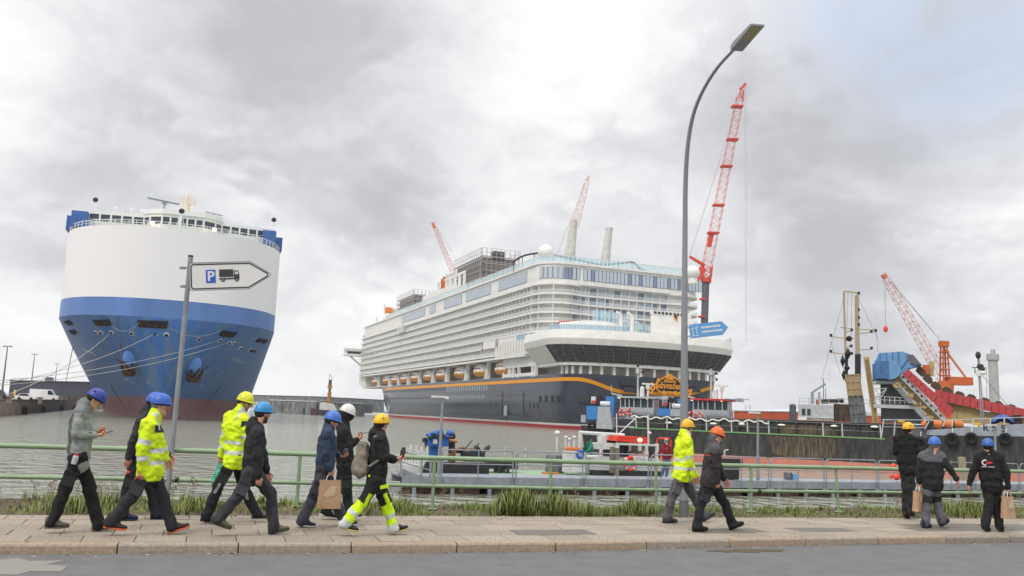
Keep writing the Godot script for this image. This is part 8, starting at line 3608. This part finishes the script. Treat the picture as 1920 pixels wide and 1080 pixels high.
func person(key: String, spec: Dictionary) -> Node3D:
	var src: Array = JOINTS[key]
	var J := []
	for i in range(1, 17):
		J.append(src[i])
	var base: Vector3 = src[0]
	var fw: Vector3 = spec.get("fw", STREET)
	fw.y = 0
	fw = fw.normalized()
	var side := fw.cross(Vector3.UP).normalized()
	var o := thing("person", spec.label, "person", base, 0, spec.get("group", "workers in helmets walking along the quay"))
	var neck: Vector3 = J[1]
	var H: Vector3 = (J[8] + J[12]) * 0.5
	var S: Vector3 = (J[2] + J[5]) * 0.5
	var sh: Vector3 = (J[2] - J[5]).normalized()
	var up := (neck - H).normalized()
	# shoes, and the ground under them
	var shoes := []
	var low := 1.0
	for q in [[10, 11, 9], [14, 15, 13]]:
		var a: Vector3 = J[q[0]]
		var v: Vector3 = J[q[1]] - a
		var hd := V(v.x, 0, v.z)
		if hd.length() < 0.06 or spec.get("cam", false):
			hd = hd * 0.4 + fw * 0.12
		hd = hd.normalized()
		var pitch := clampf(atan2(v.y, V(v.x, 0, v.z).length() + 0.02) + 0.36, -0.75, 0.6)
		if absf(pitch) < 0.12:
			pitch = 0.0
		var x := (hd * cos(pitch) + Vector3.UP * sin(pitch)).normalized()
		var z := x.cross(Vector3.UP).normalized()
		var bs := Basis(x, z.cross(x), z)
		for e in [V(-0.075, -0.088, 0), V(0.15, -0.088, 0), V(0.2, -0.075, 0)]:
			low = minf(low, a.y + (bs * e).y)
		shoes.append([bs, a])
	var lift := -low
	for i in J.size():
		J[i] += V(0, lift, 0)
	neck = J[1]
	H += V(0, lift, 0)
	S += V(0, lift, 0)
	var off := base * 3.7
	# ---- jacket
	var jr: float = spec.get("bulk", 1.0)
	var lo := Vector3.INF
	var hi := -Vector3.INF
	for i in [1, 2, 3, 4, 5, 6, 7, 8, 12]:
		lo = lo.min(J[i])
		hi = hi.max(J[i])
	var f := Field.new(lo - V(0.24, 0.2, 0.24), hi + V(0.24, 0.2, 0.24), 0.0155)
	var waist := H.lerp(S, 0.25)
	var chest := H.lerp(S, 0.78)
	var hem: float = spec.get("hem", 0.05) + 0.02
	f.cap(H - up * hem, waist, 0.134 * jr, 0.132 * jr, 0.03, sh, 1.36)
	f.cap(waist, chest, 0.132 * jr, 0.142 * jr, 0.05, sh, 1.32)
	f.cap(J[2] - sh * 0.03 - up * 0.03, J[5] + sh * 0.03 - up * 0.03, 0.085 * jr, 0.085 * jr, 0.05)
	f.cap(S.lerp(neck, 0.3), neck + up * 0.025 - fw * 0.012, 0.09, 0.076, 0.04)
	if hem > 0.075:
		for q in [[8, 9], [12, 13]]:
			f.cap(J[q[0]], J[q[0]].lerp(J[q[1]], hem * 2.2), 0.124, 0.124, 0.05)
	for k in [2, 5]:
		f.cap(neck.lerp(S, 0.25), J[k], 0.07, 0.082 * jr, 0.05)
	if spec.get("hood", false):
		f.cap(neck - fw * 0.05 - up * 0.02 + sh * 0.07, neck - fw * 0.05 - up * 0.02 - sh * 0.07, 0.055, 0.055, 0.04)
		f.cap(neck - fw * 0.085 - up * 0.1, neck - fw * 0.05, 0.055, 0.065, 0.05)
	for q in [[2, 3, 4], [5, 6, 7]]:
		var w: Vector3 = J[q[1]].lerp(J[q[2]], 0.96)
		f.cap(J[q[0]] - up * 0.03, J[q[1]], 0.08 * jr, 0.064 * jr, 0.03)
		f.cap(J[q[1]], w, 0.064 * jr, 0.049 * jr, 0.02)
	var fold := 1.45 if spec.get("js", "") == "hivis" else 1.0
	f.roughen(NF, 0.017 * fold, off, V(1, 1.3, 1))
	f.roughen(NF, 0.0055 * fold, off * 2.0, V(2.0, 2.0, 2.0))
	var g := Geo.new()
	f.nets(g, func(p: Vector3, n: Vector3) -> Color: return jacket_color(spec, p, n, J, H, S, up, sh, fw))
	put("jacket", g, spec.get("jm", "cloth"), o)
	# ---- trousers
	lo = Vector3.INF
	hi = -Vector3.INF
	for i in [8, 9, 10, 12, 13, 14]:
		lo = lo.min(J[i])
		hi = hi.max(J[i])
	f = Field.new(lo - V(0.2, 0.12, 0.2), hi + V(0.2, 0.2, 0.2), 0.0155)
	f.cap(H + up * 0.06, H, 0.1, 0.108, 0.03, sh, 1.34)
	f.cap(J[8], J[12], 0.1, 0.1, 0.04)
	f.cap(H - fw * 0.05 - up * 0.02 + sh * 0.06, H - fw * 0.05 - up * 0.02 - sh * 0.06, 0.085, 0.085, 0.04)
	for q in [[8, 9, 10], [12, 13, 14]]:
		var shin: Vector3 = (J[q[2]] - J[q[1]]).normalized()
		f.cap(J[q[0]], J[q[1]], 0.099, 0.08, 0.03)
		f.cap(J[q[1]], J[q[2]] - shin * 0.03, 0.079, 0.072, 0.02)
		f.cap(J[q[2]] - shin * 0.07, J[q[2]] + shin * 0.012, 0.074, 0.078, 0.01)
	f.roughen(NF, 0.022, off, V(1, 0.9, 1))
	f.roughen(NF, 0.006, off * 2.0, V(2.2, 1.6, 2.2))
	g = Geo.new()
	f.nets(g, func(p: Vector3, n: Vector3) -> Color: return trouser_color(spec, p, n, J, H))
	put("trousers", g, "cloth", o)
	if spec.get("ts", "plain") != "hivis_legs" and not spec.get("cam", false):
		var th: Vector3 = (J[9] - J[8]).normalized()
		var pz := (side * 1.0 - th * side.dot(th)).normalized()
		var pb := Basis(th.cross(pz) * -1.0, -th, pz)
		if pb.determinant() < 0:
			pb.x = -pb.x
		g = Geo.new()
		g.col = Color(spec.tc).lightened(0.07)
		g.cbox(J[8].lerp(J[9], 0.66) + pz * 0.082, V(0.15, 0.19, 0.03), pb, 0.012)
		g.col = Color(spec.tc).darkened(0.15)
		g.cbox(J[8].lerp(J[9], 0.48) + pz * 0.09, V(0.155, 0.05, 0.034), pb, 0.012)
		put("cargo_pocket", g, "cloth", o)
	# ---- body: one surface under the clothes, with head and hands
	lo = Vector3.INF
	hi = -Vector3.INF
	for i in range(1, 16):
		lo = lo.min(J[i])
		hi = hi.max(J[i])
	f = Field.new(lo - V(0.16, 0.1, 0.16), hi + V(0.16, 0.14, 0.16), 0.027)
	f.cap(H, chest, 0.085, 0.095, 0.04, sh, 1.3)
	f.cap(J[2] - up * 0.04, J[5] - up * 0.04, 0.05, 0.05, 0.04)
	f.cap(chest, neck + up * 0.06, 0.07, 0.052, 0.03)
	for q in [[2, 3, 4], [5, 6, 7]]:
		f.cap(J[q[0]] - up * 0.04, J[q[1]], 0.044, 0.036, 0.02)
		f.cap(J[q[1]], J[q[2]], 0.037, 0.03, 0.02)
	for q in [[8, 9, 10], [12, 13, 14]]:
		f.cap(J[q[0]], J[q[1]], 0.072, 0.05, 0.02)
		f.cap(J[q[1]], J[q[2]], 0.048, 0.04, 0.02)
	g = Geo.new()
	var skin := Color("cc9a7e")
	f.nets(g, func(p: Vector3, n: Vector3) -> Color: return skin)
	# head
	var yaw: float = deg_to_rad(spec.get("yaw", 0.0))
	var pit: float = deg_to_rad(spec.get("pitch", 0.0))
	var hx := (fw * cos(yaw) + side * sin(yaw)).normalized()
	var hz := hx.cross(Vector3.UP).normalized()
	var hb := Basis(hx, Vector3.UP, hz) * Basis(V(0, 0, 1), -pit)
	var helm: Vector3 = J[0]
	var hs: float = spec.get("hs", 1.0)
	var hc := helm - hb.y * 0.085 * hs - hb.x * 0.012
	var hxf := Transform3D(hb.scaled_local(V(hs, hs, hs)), hc)
	g.add(head_mesh(spec.get("beard", 0.0), spec.get("grey", false)), hxf)
	f = null
	# hands
	var hand_at := []
	for q in [[3, 4, 1.0, spec.get("hn", "relaxed")], [6, 7, -1.0, spec.get("hf", "relaxed")]]:
		var fa: Vector3 = (J[q[1]] - J[q[0]]).normalized()
		var ou: Vector3 = sh * q[2]
		var y := ou
		if fa.y > -0.55:
			y = -Vector3.UP
		y = (y - fa * y.dot(fa)).normalized()
		var z := fa.cross(y)
		var hbas := Basis(fa, y, z)
		var hg := hand_mesh(q[3], q[2] < 0)
		var hx2 := Transform3D(hbas, J[q[1]] - fa * 0.012)
		g.add(hg, hx2)
		hand_at.append(hx2)
	put("body", g, "skin", o)
	# hair and helmet
	if spec.get("hair", true):
		var hg := Geo.new()
		hg.col = Color("77706a") if spec.get("grey", false) else Color("2c231c")
		hg.ball(V(-0.034, 0.012, 0), V(0.082, 0.075, 0.084), Basis(V(0, 0, 1), -0.25), 18, -1.3, 1.2)
		var hm := put("hair", hg, "cloth", o)
		hm.transform = hxf
	if spec.has("helmet"):
		helmet_mesh(o, hxf * Transform3D(Basis(V(0, 0, 1), spec.get("tilt", 0.05)), V(0.004, 0.036, 0)), spec.get("hk", "hat"), spec.helmet)
	for s in shoes:
		shoe_mesh(o, Transform3D(s[0], s[1] + V(0, lift, 0)), Color(spec.get("shoe", "2b2b2d")), Color(spec.get("sole", "1d1d1e")))
	o.set_meta("hn", [hand_at[0].origin + base, hand_at[0].basis])
	o.set_meta("hf", [hand_at[1].origin + base, hand_at[1].basis])
	o.set_meta("hxf", hxf)
	o.set_meta("J", J)
	return o


func along(p: Vector3, a: Vector3, b: Vector3) -> float:
	return (p - a).dot(b - a) / (b - a).length_squared()


func jacket_color(sp: Dictionary, p: Vector3, n: Vector3, J: Array, H: Vector3, S: Vector3, up: Vector3, sh: Vector3, fw: Vector3) -> Color:
	var c := Color(sp.jc)
	var t := (p - H).dot(up) / (S - H).dot(up)
	var style: String = sp.get("js", "plain")
	# is this point on an arm, and how far down the forearm?
	var arm := false
	var fa := -1.0
	var ua := -1.0
	for q in [[2, 3, 4], [5, 6, 7]]:
		var e := along(p, J[q[1]], J[q[2]])
		var u := along(p, J[q[0]], J[q[1]])
		var de: float = (p - J[q[1]].lerp(J[q[2]], clampf(e, 0, 1))).length()
		var du: float = (p - J[q[0]].lerp(J[q[1]], clampf(u, 0, 1))).length()
		if de < 0.085 and e > 0.0:
			arm = true
			fa = e
		elif du < 0.09 and u > 0.25:
			arm = true
			ua = u
	if style != "hivis":
		c = c * (1.0 + 0.14 * NF.get_noise_3d(p.x * 1.6 + 9.0, p.y * 1.3, p.z * 1.6))
	match style:
		"hivis":
			var silver := Color("b9c0bd")
			if arm:
				if (ua > 0.72 and ua < 0.93) or (fa > 0.38 and fa < 0.6):
					c = silver
			else:
				if (t > 0.34 and t < 0.44) or (t > 0.08 and t < 0.18):
					c = silver
				elif t > 0.86 and (p - S).dot(fw) > -0.02 and absf((p - S).dot(sh)) > 0.09 and absf((p - S).dot(sh)) < 0.135:
					c = silver
				elif t > 0.8 and t < 0.98 and (p - S).dot(fw) > 0.06:
					c = Color("262b3a")
				elif t < -0.3:
					c = Color("20242e")
		"yoke":
			if t > 0.78 and not arm:
				c = Color(sp.jc2)
			if sp.get("piping", false) and absf(t - 0.77) < 0.022 and not arm:
				c = Color("c9463f")
		"hoodie_grey":
			if (p - S).dot(fw) < -0.07 or t < 0.12 and not arm:
				c = Color("55595a") if t > 0.1 else Color("8e9491")
			if t > 1.0:
				c = Color("6b706f")
		"plaid":
			var a := sin(p.y * 58.0)
			var b := sin((p.x * fw.z - p.z * fw.x) * 60.0 + p.x * 20.0)
			c = Color("a02630") if a * b > -0.1 else Color("3b1a22")
			if a > 0.82 or b > 0.82:
				c = Color("51212b")
		"soft":
			if arm and absf(fa - 0.93) < 0.06:
				c = c.darkened(0.25)
	return c


func trouser_color(sp: Dictionary, p: Vector3, n: Vector3, J: Array, H: Vector3) -> Color:
	var c := Color(sp.tc)
	var style: String = sp.get("ts", "plain")
	c = c * (1.0 + 0.16 * NF.get_noise_3d(p.x * 1.6 + 3.0, p.y * 1.3, p.z * 1.6))
	for q in [[8, 9, 10], [12, 13, 14]]:
		var u := along(p, J[q[0]], J[q[1]])
		var w := along(p, J[q[1]], J[q[2]])
		var dw: float = (p - J[q[1]].lerp(J[q[2]], clampf(w, 0, 1))).length()
		var du: float = (p - J[q[0]].lerp(J[q[1]], clampf(u, 0, 1))).length()
		match style:
			"hivis_legs":
				if dw < 0.1 and w > 0.08:
					c = Color("c8f01e")
					if w > 0.46 and w < 0.64 or w > 0.86:
						c = Color("bcc4bf")
				elif du < 0.12 and u > 0.6 and p.z > J[q[0]].lerp(J[q[1]], u).z + 0.03 and absf((p - J[q[0]].lerp(J[q[1]], u)).dot(STREET) - 0.02) < 0.028:
					c = Color("c8f01e")
			"kneepads":
				if dw < 0.1 and w > 0.12 or du < 0.12 and u > 0.1 and u < 0.72:
					c = Color(sp.tc2)
			"red_pocket":
				if du < 0.13 and u > 0.26 and u < 0.5 and n.z > 0.4 and (p - J[q[0]].lerp(J[q[1]], u)).dot(STREET) < -0.045:
					c = Color("c8452f")
			"stripe":
				if du < 0.13 and u > 0.85 and absf((p - J[q[0]].lerp(J[q[1]], u)).dot(STREET)) < 0.02:
					c = Color("8d9496")
	return c


func at_hand(o: Node3D, which: String, fwd := 0.085) -> Vector3:
	var h: Array = o.get_meta(which)
	return h[0] + h[1].x * fwd - h[1].y * 0.025


func phone(label: String, pos: Vector3, dir: Vector3) -> void:
	var o := thing("phone", label, "phone", pos, 0, "phones held by walking workers")
	var g := Geo.new()
	var x := dir.normalized()
	var z := x.cross(Vector3.UP).normalized()
	g.box(Vector3.ZERO, V(0.145, 0.009, 0.072), Basis(x, z.cross(x), z))
	put("case", g, "dark", o)
	g = Geo.new()
	g.box(z.cross(x) * 0.0055, V(0.132, 0.002, 0.064), Basis(x, z.cross(x), z))
	put("screen", g, "screen", o)


func paper_bag(label: String, pos: Vector3, turn: float, w := 0.3, h := 0.36) -> void:
	var o := thing("paper_bag", label, "paper bag", pos - V(0, h + 0.1, 0), turn, "brown paper bags carried by workers")
	var f := FastNoiseLite.new()
	f.seed = int(pos.x * 10)
	f.frequency = 6.0
	var P := []
	var cols := []
	for i in 9:
		var t := i / 8.0
		var row := []
		var cr := []
		for j in 24:
			var a := TAU * j / 24
			var sx := signf(cos(a)) * pow(absf(cos(a)), 0.35)
			var sz := signf(sin(a)) * pow(absf(sin(a)), 0.35)
			var ww := lerpf(w * 0.53, w * 0.46, t)
			var dd := lerpf(0.065, 0.045, t) * (1.0 - 0.35 * t * (1.0 - absf(sz)))
			var q := f.get_noise_3d(sx, t * 2.0, sz) * 0.016
			row.append(V(sx * (ww + q), t * h + (0.01 if i == 8 and j % 2 else 0.0) + q * 0.3, sz * (dd + q)))
			cr.append(Color("b99b7c").lerp(Color("a5866a"), clampf(0.5 + f.get_noise_3d(sx * 2, t * 5, sz * 2), 0, 1)))
		P.append(row)
		cols.append(cr)
	var g := Geo.new()
	g.sheet(P, true, true, cols)
	var b := PackedVector2Array()
	for j in range(1, 23):
		g.tri(P[0][0], P[0][j], P[0][j + 1], Vector3.DOWN, Vector3.DOWN, Vector3.DOWN)
	put("bag", g, "paper", o)
	# worn pale print on the front
	g = Geo.new()
	g.col = Color("bfa88e")
	var pr := PackedVector2Array([Vector2(-0.05, 0.16), Vector2(0.07, 0.19), Vector2(0.09, 0.31), Vector2(0.02, 0.33), Vector2(-0.09, 0.2)])
	for s in [-1.0, 1.0]:
		g.prism(pr, 0.002, Transform3D(Basis.IDENTITY, V(0, 0, s * 0.0665 - 0.001)) * Transform3D(Basis(V(1, 0, 0), s * -0.06), V(0, 0, s * 0.006)))
	put("print", g, "paper", o)
	g = Geo.new()
	g.col = Color("e6e2da")
	for s in [-1.0, 1.0]:
		g.tube([V(-0.06, h - 0.03, s * 0.035), V(-0.055, h + 0.04, s * 0.03), V(-0.02, h + 0.1, s * 0.012), V(0.02, h + 0.1, s * 0.012), V(0.055, h + 0.04, s * 0.03), V(0.06, h - 0.03, s * 0.035)], 0.007, 6)
	put("handle", g, "paper", o)


func people() -> void:
	NF = FastNoiseLite.new()
	NF.seed = 4
	NF.frequency = 5.5
	NF.fractal_octaves = 2
	vmat("cloth", 0.9)
	var hv := vmat("cloth_hivis", 0.85)
	vmat("skin", 0.55)
	M["skin"].subsurf_scatter_enabled = true
	M["skin"].subsurf_scatter_strength = 0.12
	vmat("paper", 0.85)
	mat("screen", "20242a", 0.08)
	for q in [["blue_dark", "2b3f9e"], ["blue", "3263c0"], ["blue_mid", "3a72c8"], ["cyan", "2c8fcb"], ["lime", "dfe028"], ["white", "e2e0db"], ["yellow", "f2b81e"], ["yellow2", "f4c411"], ["orange", "ee6a1c"], ["blue_sticker", "2f62b4"]]:
		var hm := mat("helmet_" + q[0], q[1], 0.42, 0, "soft", V(4, 4, 4))
	var yel := "cbe61f"
	var a := person("p1", {label = "man in grey hoodie and dark blue helmet looking down at his phone", jc = "8b918e", js = "hoodie_grey", tc = "1b1c1f", shoe = "57554f", sole = "4a4843", helmet = "blue_dark", hk = "climb", pitch = 28.0, tilt = 0.0, hn = "hold", hf = "hold", hood = true})
	phone("dark phone in the hand of the man in the grey hoodie", at_hand(a, "hn", 0.12) + V(0.02, 0.02, -0.04), V(0.9, 0.25, -0.3))
	bottle("small bottle with red cap in the trouser pocket of the man in grey", a.position + a.get_meta("J")[8] + V(0.03, 0.0, 0.14), 0.13, "b0b4b8", "c8302c", V(0.2, 1, 0))
	person("p2", {label = "man in black jacket and blue helmet walking behind the sign pole", jc = "2c2c30", tc = "222226", shoe = "1f2c47", sole = "20304d", helmet = "blue", pitch = 5.0, ts = "red_pocket"})
	person("p3", {label = "man in yellow safety jacket and blue helmet striding past the sign pole", jc = yel, js = "hivis", jm = "cloth_hivis", tc = "2b2a2f", shoe = "3a2f2c", sole = "d2603c", helmet = "blue", bulk = 1.1, hem = 0.06, pitch = 4.0, ts = "red_pocket", grey = true})
	a = person("p4", {label = "man in yellow safety jacket and bright yellow helmet glancing back with a teal bag", jc = yel, js = "hivis", jm = "cloth_hivis", tc = "1c1c20", ts = "stripe", shoe = "55565a", sole = "2a2a2c", helmet = "lime", bulk = 1.1, hem = 0.06, yaw = 25.0, pitch = 15.0, beard = 0.5, hf = "fist"})
	soft_bag("crumpled teal plastic bag hanging behind the man with the bright yellow helmet", at_hand(a, "hf", 0.08), "4fae97")
	person("p5", {label = "bearded man in black hooded jacket and light blue helmet", jc = "26262a", js = "soft", tc = "36353a", ts = "plain", shoe = "5d5c44", sole = "46453a", helmet = "cyan", yaw = -25.0, pitch = 4.0, beard = 0.9, hood = true, hn = "hold", hem = 0.05})
	a = person("p6", {label = "man in navy sweater and blue helmet carrying a brown paper bag", jc = "2e3c52", tc = "2b2d36", ts = "kneepads", tc2 = "40424f", shoe = "2f3240", sole = "c9c7c4", helmet = "blue_mid", pitch = 14.0, hn = "fist", hf = "hold"})
	paper_bag("brown paper bag with pale print carried by the man in the navy sweater", at_hand(a, "hn", 0.07), 0.25, 0.33, 0.4)
	bottle("small round tin held in front of the man in the navy sweater", at_hand(a, "hf", 0.1) + V(0, 0.05, 0), 0.1, "5a5148", "2f2b28", V(0.4, 1, 0.2))
	a = person("p7", {label = "man in black hood and white helmet holding a phone behind the navy sweater", jc = "1d1d20", tc = "1f2024", shoe = "232329", sole = "cfcdc8", helmet = "white", pitch = 22.0, hood = true, hn = "hold", hf = "hold"})
	hood_up(a)
	phone("phone in the hands of the man with the white helmet", at_hand(a, "hn", 0.12) + V(0.02, 0.02, -0.04), V(0.9, 0.3, -0.3))
	a = person("p8", {label = "man in black hoodie with yellow helmet and bright yellow trouser legs", jc = "1e1e20", tc = "1d1d1f", ts = "hivis_legs", shoe = "2d2e30", sole = "b5a66a", helmet = "yellow2", hk = "climb", yaw = -35.0, hood = true, hn = "hold", hf = "fist"})
	backpack(a)
	bottle("dark drinking cup in the hand of the man with the backpack", at_hand(a, "hn", 0.1) + V(0.01, 0.07, 0), 0.15, "3c3230", "2a2422", V(0.1, 1, 0))
	belt_bits(a)
	person("p9", {label = "man in yellow safety jacket, grey trousers and amber helmet beside the lamp post", jc = yel, js = "hivis", jm = "cloth_hivis", tc = "504e54", shoe = "45454a", sole = "303034", helmet = "yellow", bulk = 1.12, hem = 0.07, yaw = -15.0, grey = true})
	back_letters("NT", "p9")
	person("p10", {label = "man in dark grey jacket with red piping and orange helmet", jc = "2d2a2b", js = "yoke", jc2 = "4b494d", piping = true, tc = "202024", shoe = "232326", sole = "1c1c1e", helmet = "orange", pitch = 20.0, grey = true, hn = "fist", hem = 0.06})
	var view := V(0.42, 0, -0.9)
	person("p11", {label = "man in black hoodie with amber helmet seen from behind at the bow", cam = true, fw = V(0.55, 0, -0.83), jc = "1b1b1c", tc = "272a2b", shoe = "3a2c2a", sole = "2a2422", helmet = "yellow", hk = "climb", yaw = 25.0, hood = true, hn = "hold", hf = "hold", beard = 0.3})
	a = person("p12", {label = "man in black and grey work clothes with blue helmet and paper bag, arm swinging", cam = true, fw = V(0.6, 0, -0.8), jc = "232428", js = "yoke", jc2 = "55555c", tc = "232326", ts = "kneepads", tc2 = "55545c", shoe = "232428", sole = "1c1c1e", helmet = "blue_mid", yaw = 8.0, grey = true, hf = "fist"})
	paper_bag("brown paper bag held low between the two men on the right", at_hand(a, "hf", 0.07), 0.5, 0.3, 0.36)
	a = person("p13", {label = "man in black sweater with a white and red back print, blue helmet", cam = true, fw = V(0.5, 0, -0.86), jc = "1d1d1e", tc = "1e1f20", shoe = "202123", sole = "1b1b1c", helmet = "blue_sticker", hk = "climb", hn = "fist", grey = false})
	paper_bag("brown paper bag at the right edge carried by the man with the back print", at_hand(a, "hn", 0.07), 0.55, 0.3, 0.37)
	back_print(a)
	person("p14", {label = "man in red checked shirt and jeans standing on the workboat", group = "", cam = true, fw = V(-0.3, 0, -0.95), jc = "9c2530", js = "plaid", tc = "4a6488", shoe = "8b8d90", sole = "d0d0d0", hair = true, grey = true, hem = 0.0})


func bottle(label: String, pos: Vector3, h: float, c: String, cap_c: String, axis: Vector3) -> void:
	var o := thing("bottle" if h > 0.12 else "tin", label, "bottle" if h > 0.12 else "tin", pos)
	var y := axis.normalized()
	var x := y.cross(V(0, 0, 1)).normalized()
	var xf := Transform3D(Basis(x, y, x.cross(y)), Vector3.ZERO)
	var g := Geo.new()
	g.lathe([Vector2(0, -h * 0.5), Vector2(0.034, -h * 0.5), Vector2(0.036, h * 0.2), Vector2(0.03, h * 0.34), Vector2(0, h * 0.36)], xf, 14)
	put("vessel", g, mat("ves_" + c, c, 0.3), o)
	g = Geo.new()
	g.lathe([Vector2(0.024, h * 0.33), Vector2(0.026, h * 0.5), Vector2(0, h * 0.51)], xf, 12)
	put("cap", g, mat("cap_" + cap_c, cap_c, 0.4), o)


func soft_bag(label: String, pos: Vector3, c: String) -> void:
	var o := thing("plastic_bag", label, "plastic bag", pos - V(0, 0.4, 0))
	var f := Field.new(V(-0.2, -0.1, -0.2), V(0.2, 0.45, 0.2), 0.012)
	f.cap(V(0, 0.05, 0), V(0, 0.2, 0), 0.085, 0.07, 0.03, V(1, 0, 0), 1.1)
	f.cap(V(0, 0.2, 0), V(0, 0.38, 0), 0.06, 0.018, 0.03)
	f.roughen(NF, 0.035, pos, V(2.2, 1.4, 2.2))
	var g := Geo.new()
	f.nets(g, func(p: Vector3, n: Vector3) -> Color: return Color.WHITE)
	var m := mat("teal_bag", c, 0.3)
	m.backlight_enabled = true
	m.backlight = Color(0.2, 0.5, 0.4)
	put("bag", g, m, o)


func hood_up(o: Node3D) -> void:
	var xf: Transform3D = o.get_meta("hxf")
	var g := Geo.new()
	g.col = Color("1c1c1f")
	g.ball(V(-0.02, -0.03, 0), V(0.108, 0.13, 0.1), Basis.IDENTITY, 18, -1.4, 0.7)
	var m := put("hood", g, "cloth", o)
	m.transform = xf
	g = Geo.new()
	g.col = Color("141416")
	g.prism(PackedVector2Array([Vector2(0.0, 0.02), Vector2(0.11, 0.035), Vector2(0.125, -0.02), Vector2(0.06, -0.13), Vector2(0.0, -0.14)]), 0.17, Transform3D(Basis.IDENTITY, V(0, 0, -0.085)))
	m = put("face_cover", g, "cloth", o)
	m.transform = xf


func backpack(o: Node3D) -> void:
	var J: Array = o.get_meta("J")
	var S: Vector3 = (J[2] + J[5]) * 0.5
	var H: Vector3 = (J[8] + J[12]) * 0.5
	var up := (S - H).normalized()
	var c := o.position + S.lerp(H, 0.5) - STREET * 0.235
	var b := thing("backpack", "worn grey-brown backpack on the man in the black hoodie", "backpack", c)
	var sd := V(0.33, 0, 0.944)
	var f := Field.new(V(-0.3, -0.4, -0.3), V(0.3, 0.4, 0.3), 0.014)
	f.cap(-up * 0.15, up * 0.17, 0.11, 0.08, 0.04, sd, 1.35)
	f.cap(-up * 0.16 - STREET * 0.05, -up * 0.02 - STREET * 0.05, 0.075, 0.06, 0.03, sd, 1.25)
	f.roughen(NF, 0.02, c, V(1.5, 1.2, 1.5))
	var g := Geo.new()
	f.nets(g, func(p: Vector3, n: Vector3) -> Color: return Color("7d756b") if p.dot(up) < 0.18 else Color("6b655c"))
	put("pack", g, "cloth", b)
	for s in [J[2], J[5]]:
		g = Geo.new()
		g.col = Color("6f6a62")
		var a: Vector3 = o.position + s - c
		g.tube([a - STREET * 0.1 + up * 0.02, a + up * 0.065, a + STREET * 0.1 - up * 0.02, a + STREET * 0.06 - up * 0.25, a - STREET * 0.12 - up * 0.38], 0.02, 6)
		put("strap", g, "cloth", b)


func belt_bits(o: Node3D) -> void:
	var J: Array = o.get_meta("J")
	var H: Vector3 = (J[8] + J[12]) * 0.5
	var g := Geo.new()
	g.col = Color("c8f01e")
	var sd := V(0.33, 0, 0.944)
	g.bar(H + V(0, 0.06, 0) - STREET * 0.13 + sd * 0.1, H + V(0, 0.06, 0) + STREET * 0.0 + sd * 0.165, 0.012, 0.03)
	g.bar(H + V(0, -0.09, 0) + STREET * 0.03 + sd * 0.19, H + V(0, -0.07, 0) + STREET * 0.15 + sd * 0.12, 0.02, 0.045)
	put("belt_trim", g, "cloth", o)


func back_letters(s: String, key: String) -> void:
	var o: Node3D
	for c in get_children():
		if c.has_meta("label") and String(c.get_meta("label")).begins_with("man in yellow safety jacket, grey"):
			o = c
	var J: Array = o.get_meta("J")
	var S: Vector3 = (J[2] + J[5]) * 0.5
	var t := put("back_letters", text_mesh(s, 0.055, 0.004), "sign_black", o)
	var sd := V(0.33, 0, 0.944)
	var z := (sd * 0.8 - STREET * 0.6).normalized()
	t.transform = Transform3D(Basis(z.cross(Vector3.UP) * -1.0, Vector3.UP, z), S + V(0, -0.07, 0) + z * 0.19)


func back_print(o: Node3D) -> void:
	var J: Array = o.get_meta("J")
	var S: Vector3 = (J[2] + J[5]) * 0.5
	var H: Vector3 = (J[8] + J[12]) * 0.5
	var up := (S - H).normalized()
	var z := V(-0.5, 0, 0.86).normalized()
	z = (z - up * z.dot(up)).normalized()
	var x := up.cross(z)
	var bs := Basis(x, up, z)
	var c := S - up * 0.1 + z * 0.166 - x * 0.02
	var g := Geo.new()
	g.col = Color("d9d9d9")
	for k in 12:
		var a0 := deg_to_rad(75 + k * 17)
		var a1 := deg_to_rad(75 + (k + 1) * 17)
		g.bar(c + bs * V(cos(a0) * 0.055 - 0.04, sin(a0) * 0.045, 0), c + bs * V(cos(a1) * 0.055 - 0.04, sin(a1) * 0.045, 0), 0.022, 0.008, z)
	for k in 10:
		if k == 4:
			continue
		g.box(c + bs * V(-0.1 + k * 0.021, -0.075, 0), V(0.014, 0.015, 0.008), bs)
	put("back_print", g, "cloth", o)
	g = Geo.new()
	g.col = Color("c23a3a")
	g.prism(PackedVector2Array([Vector2(-0.05, -0.015), Vector2(0.0, 0.025), Vector2(0.07, 0.008), Vector2(0.075, -0.008), Vector2(0.0, -0.03)]), 0.012, Transform3D(bs, c - z * 0.005))
	put("red_emblem", g, "cloth", o)
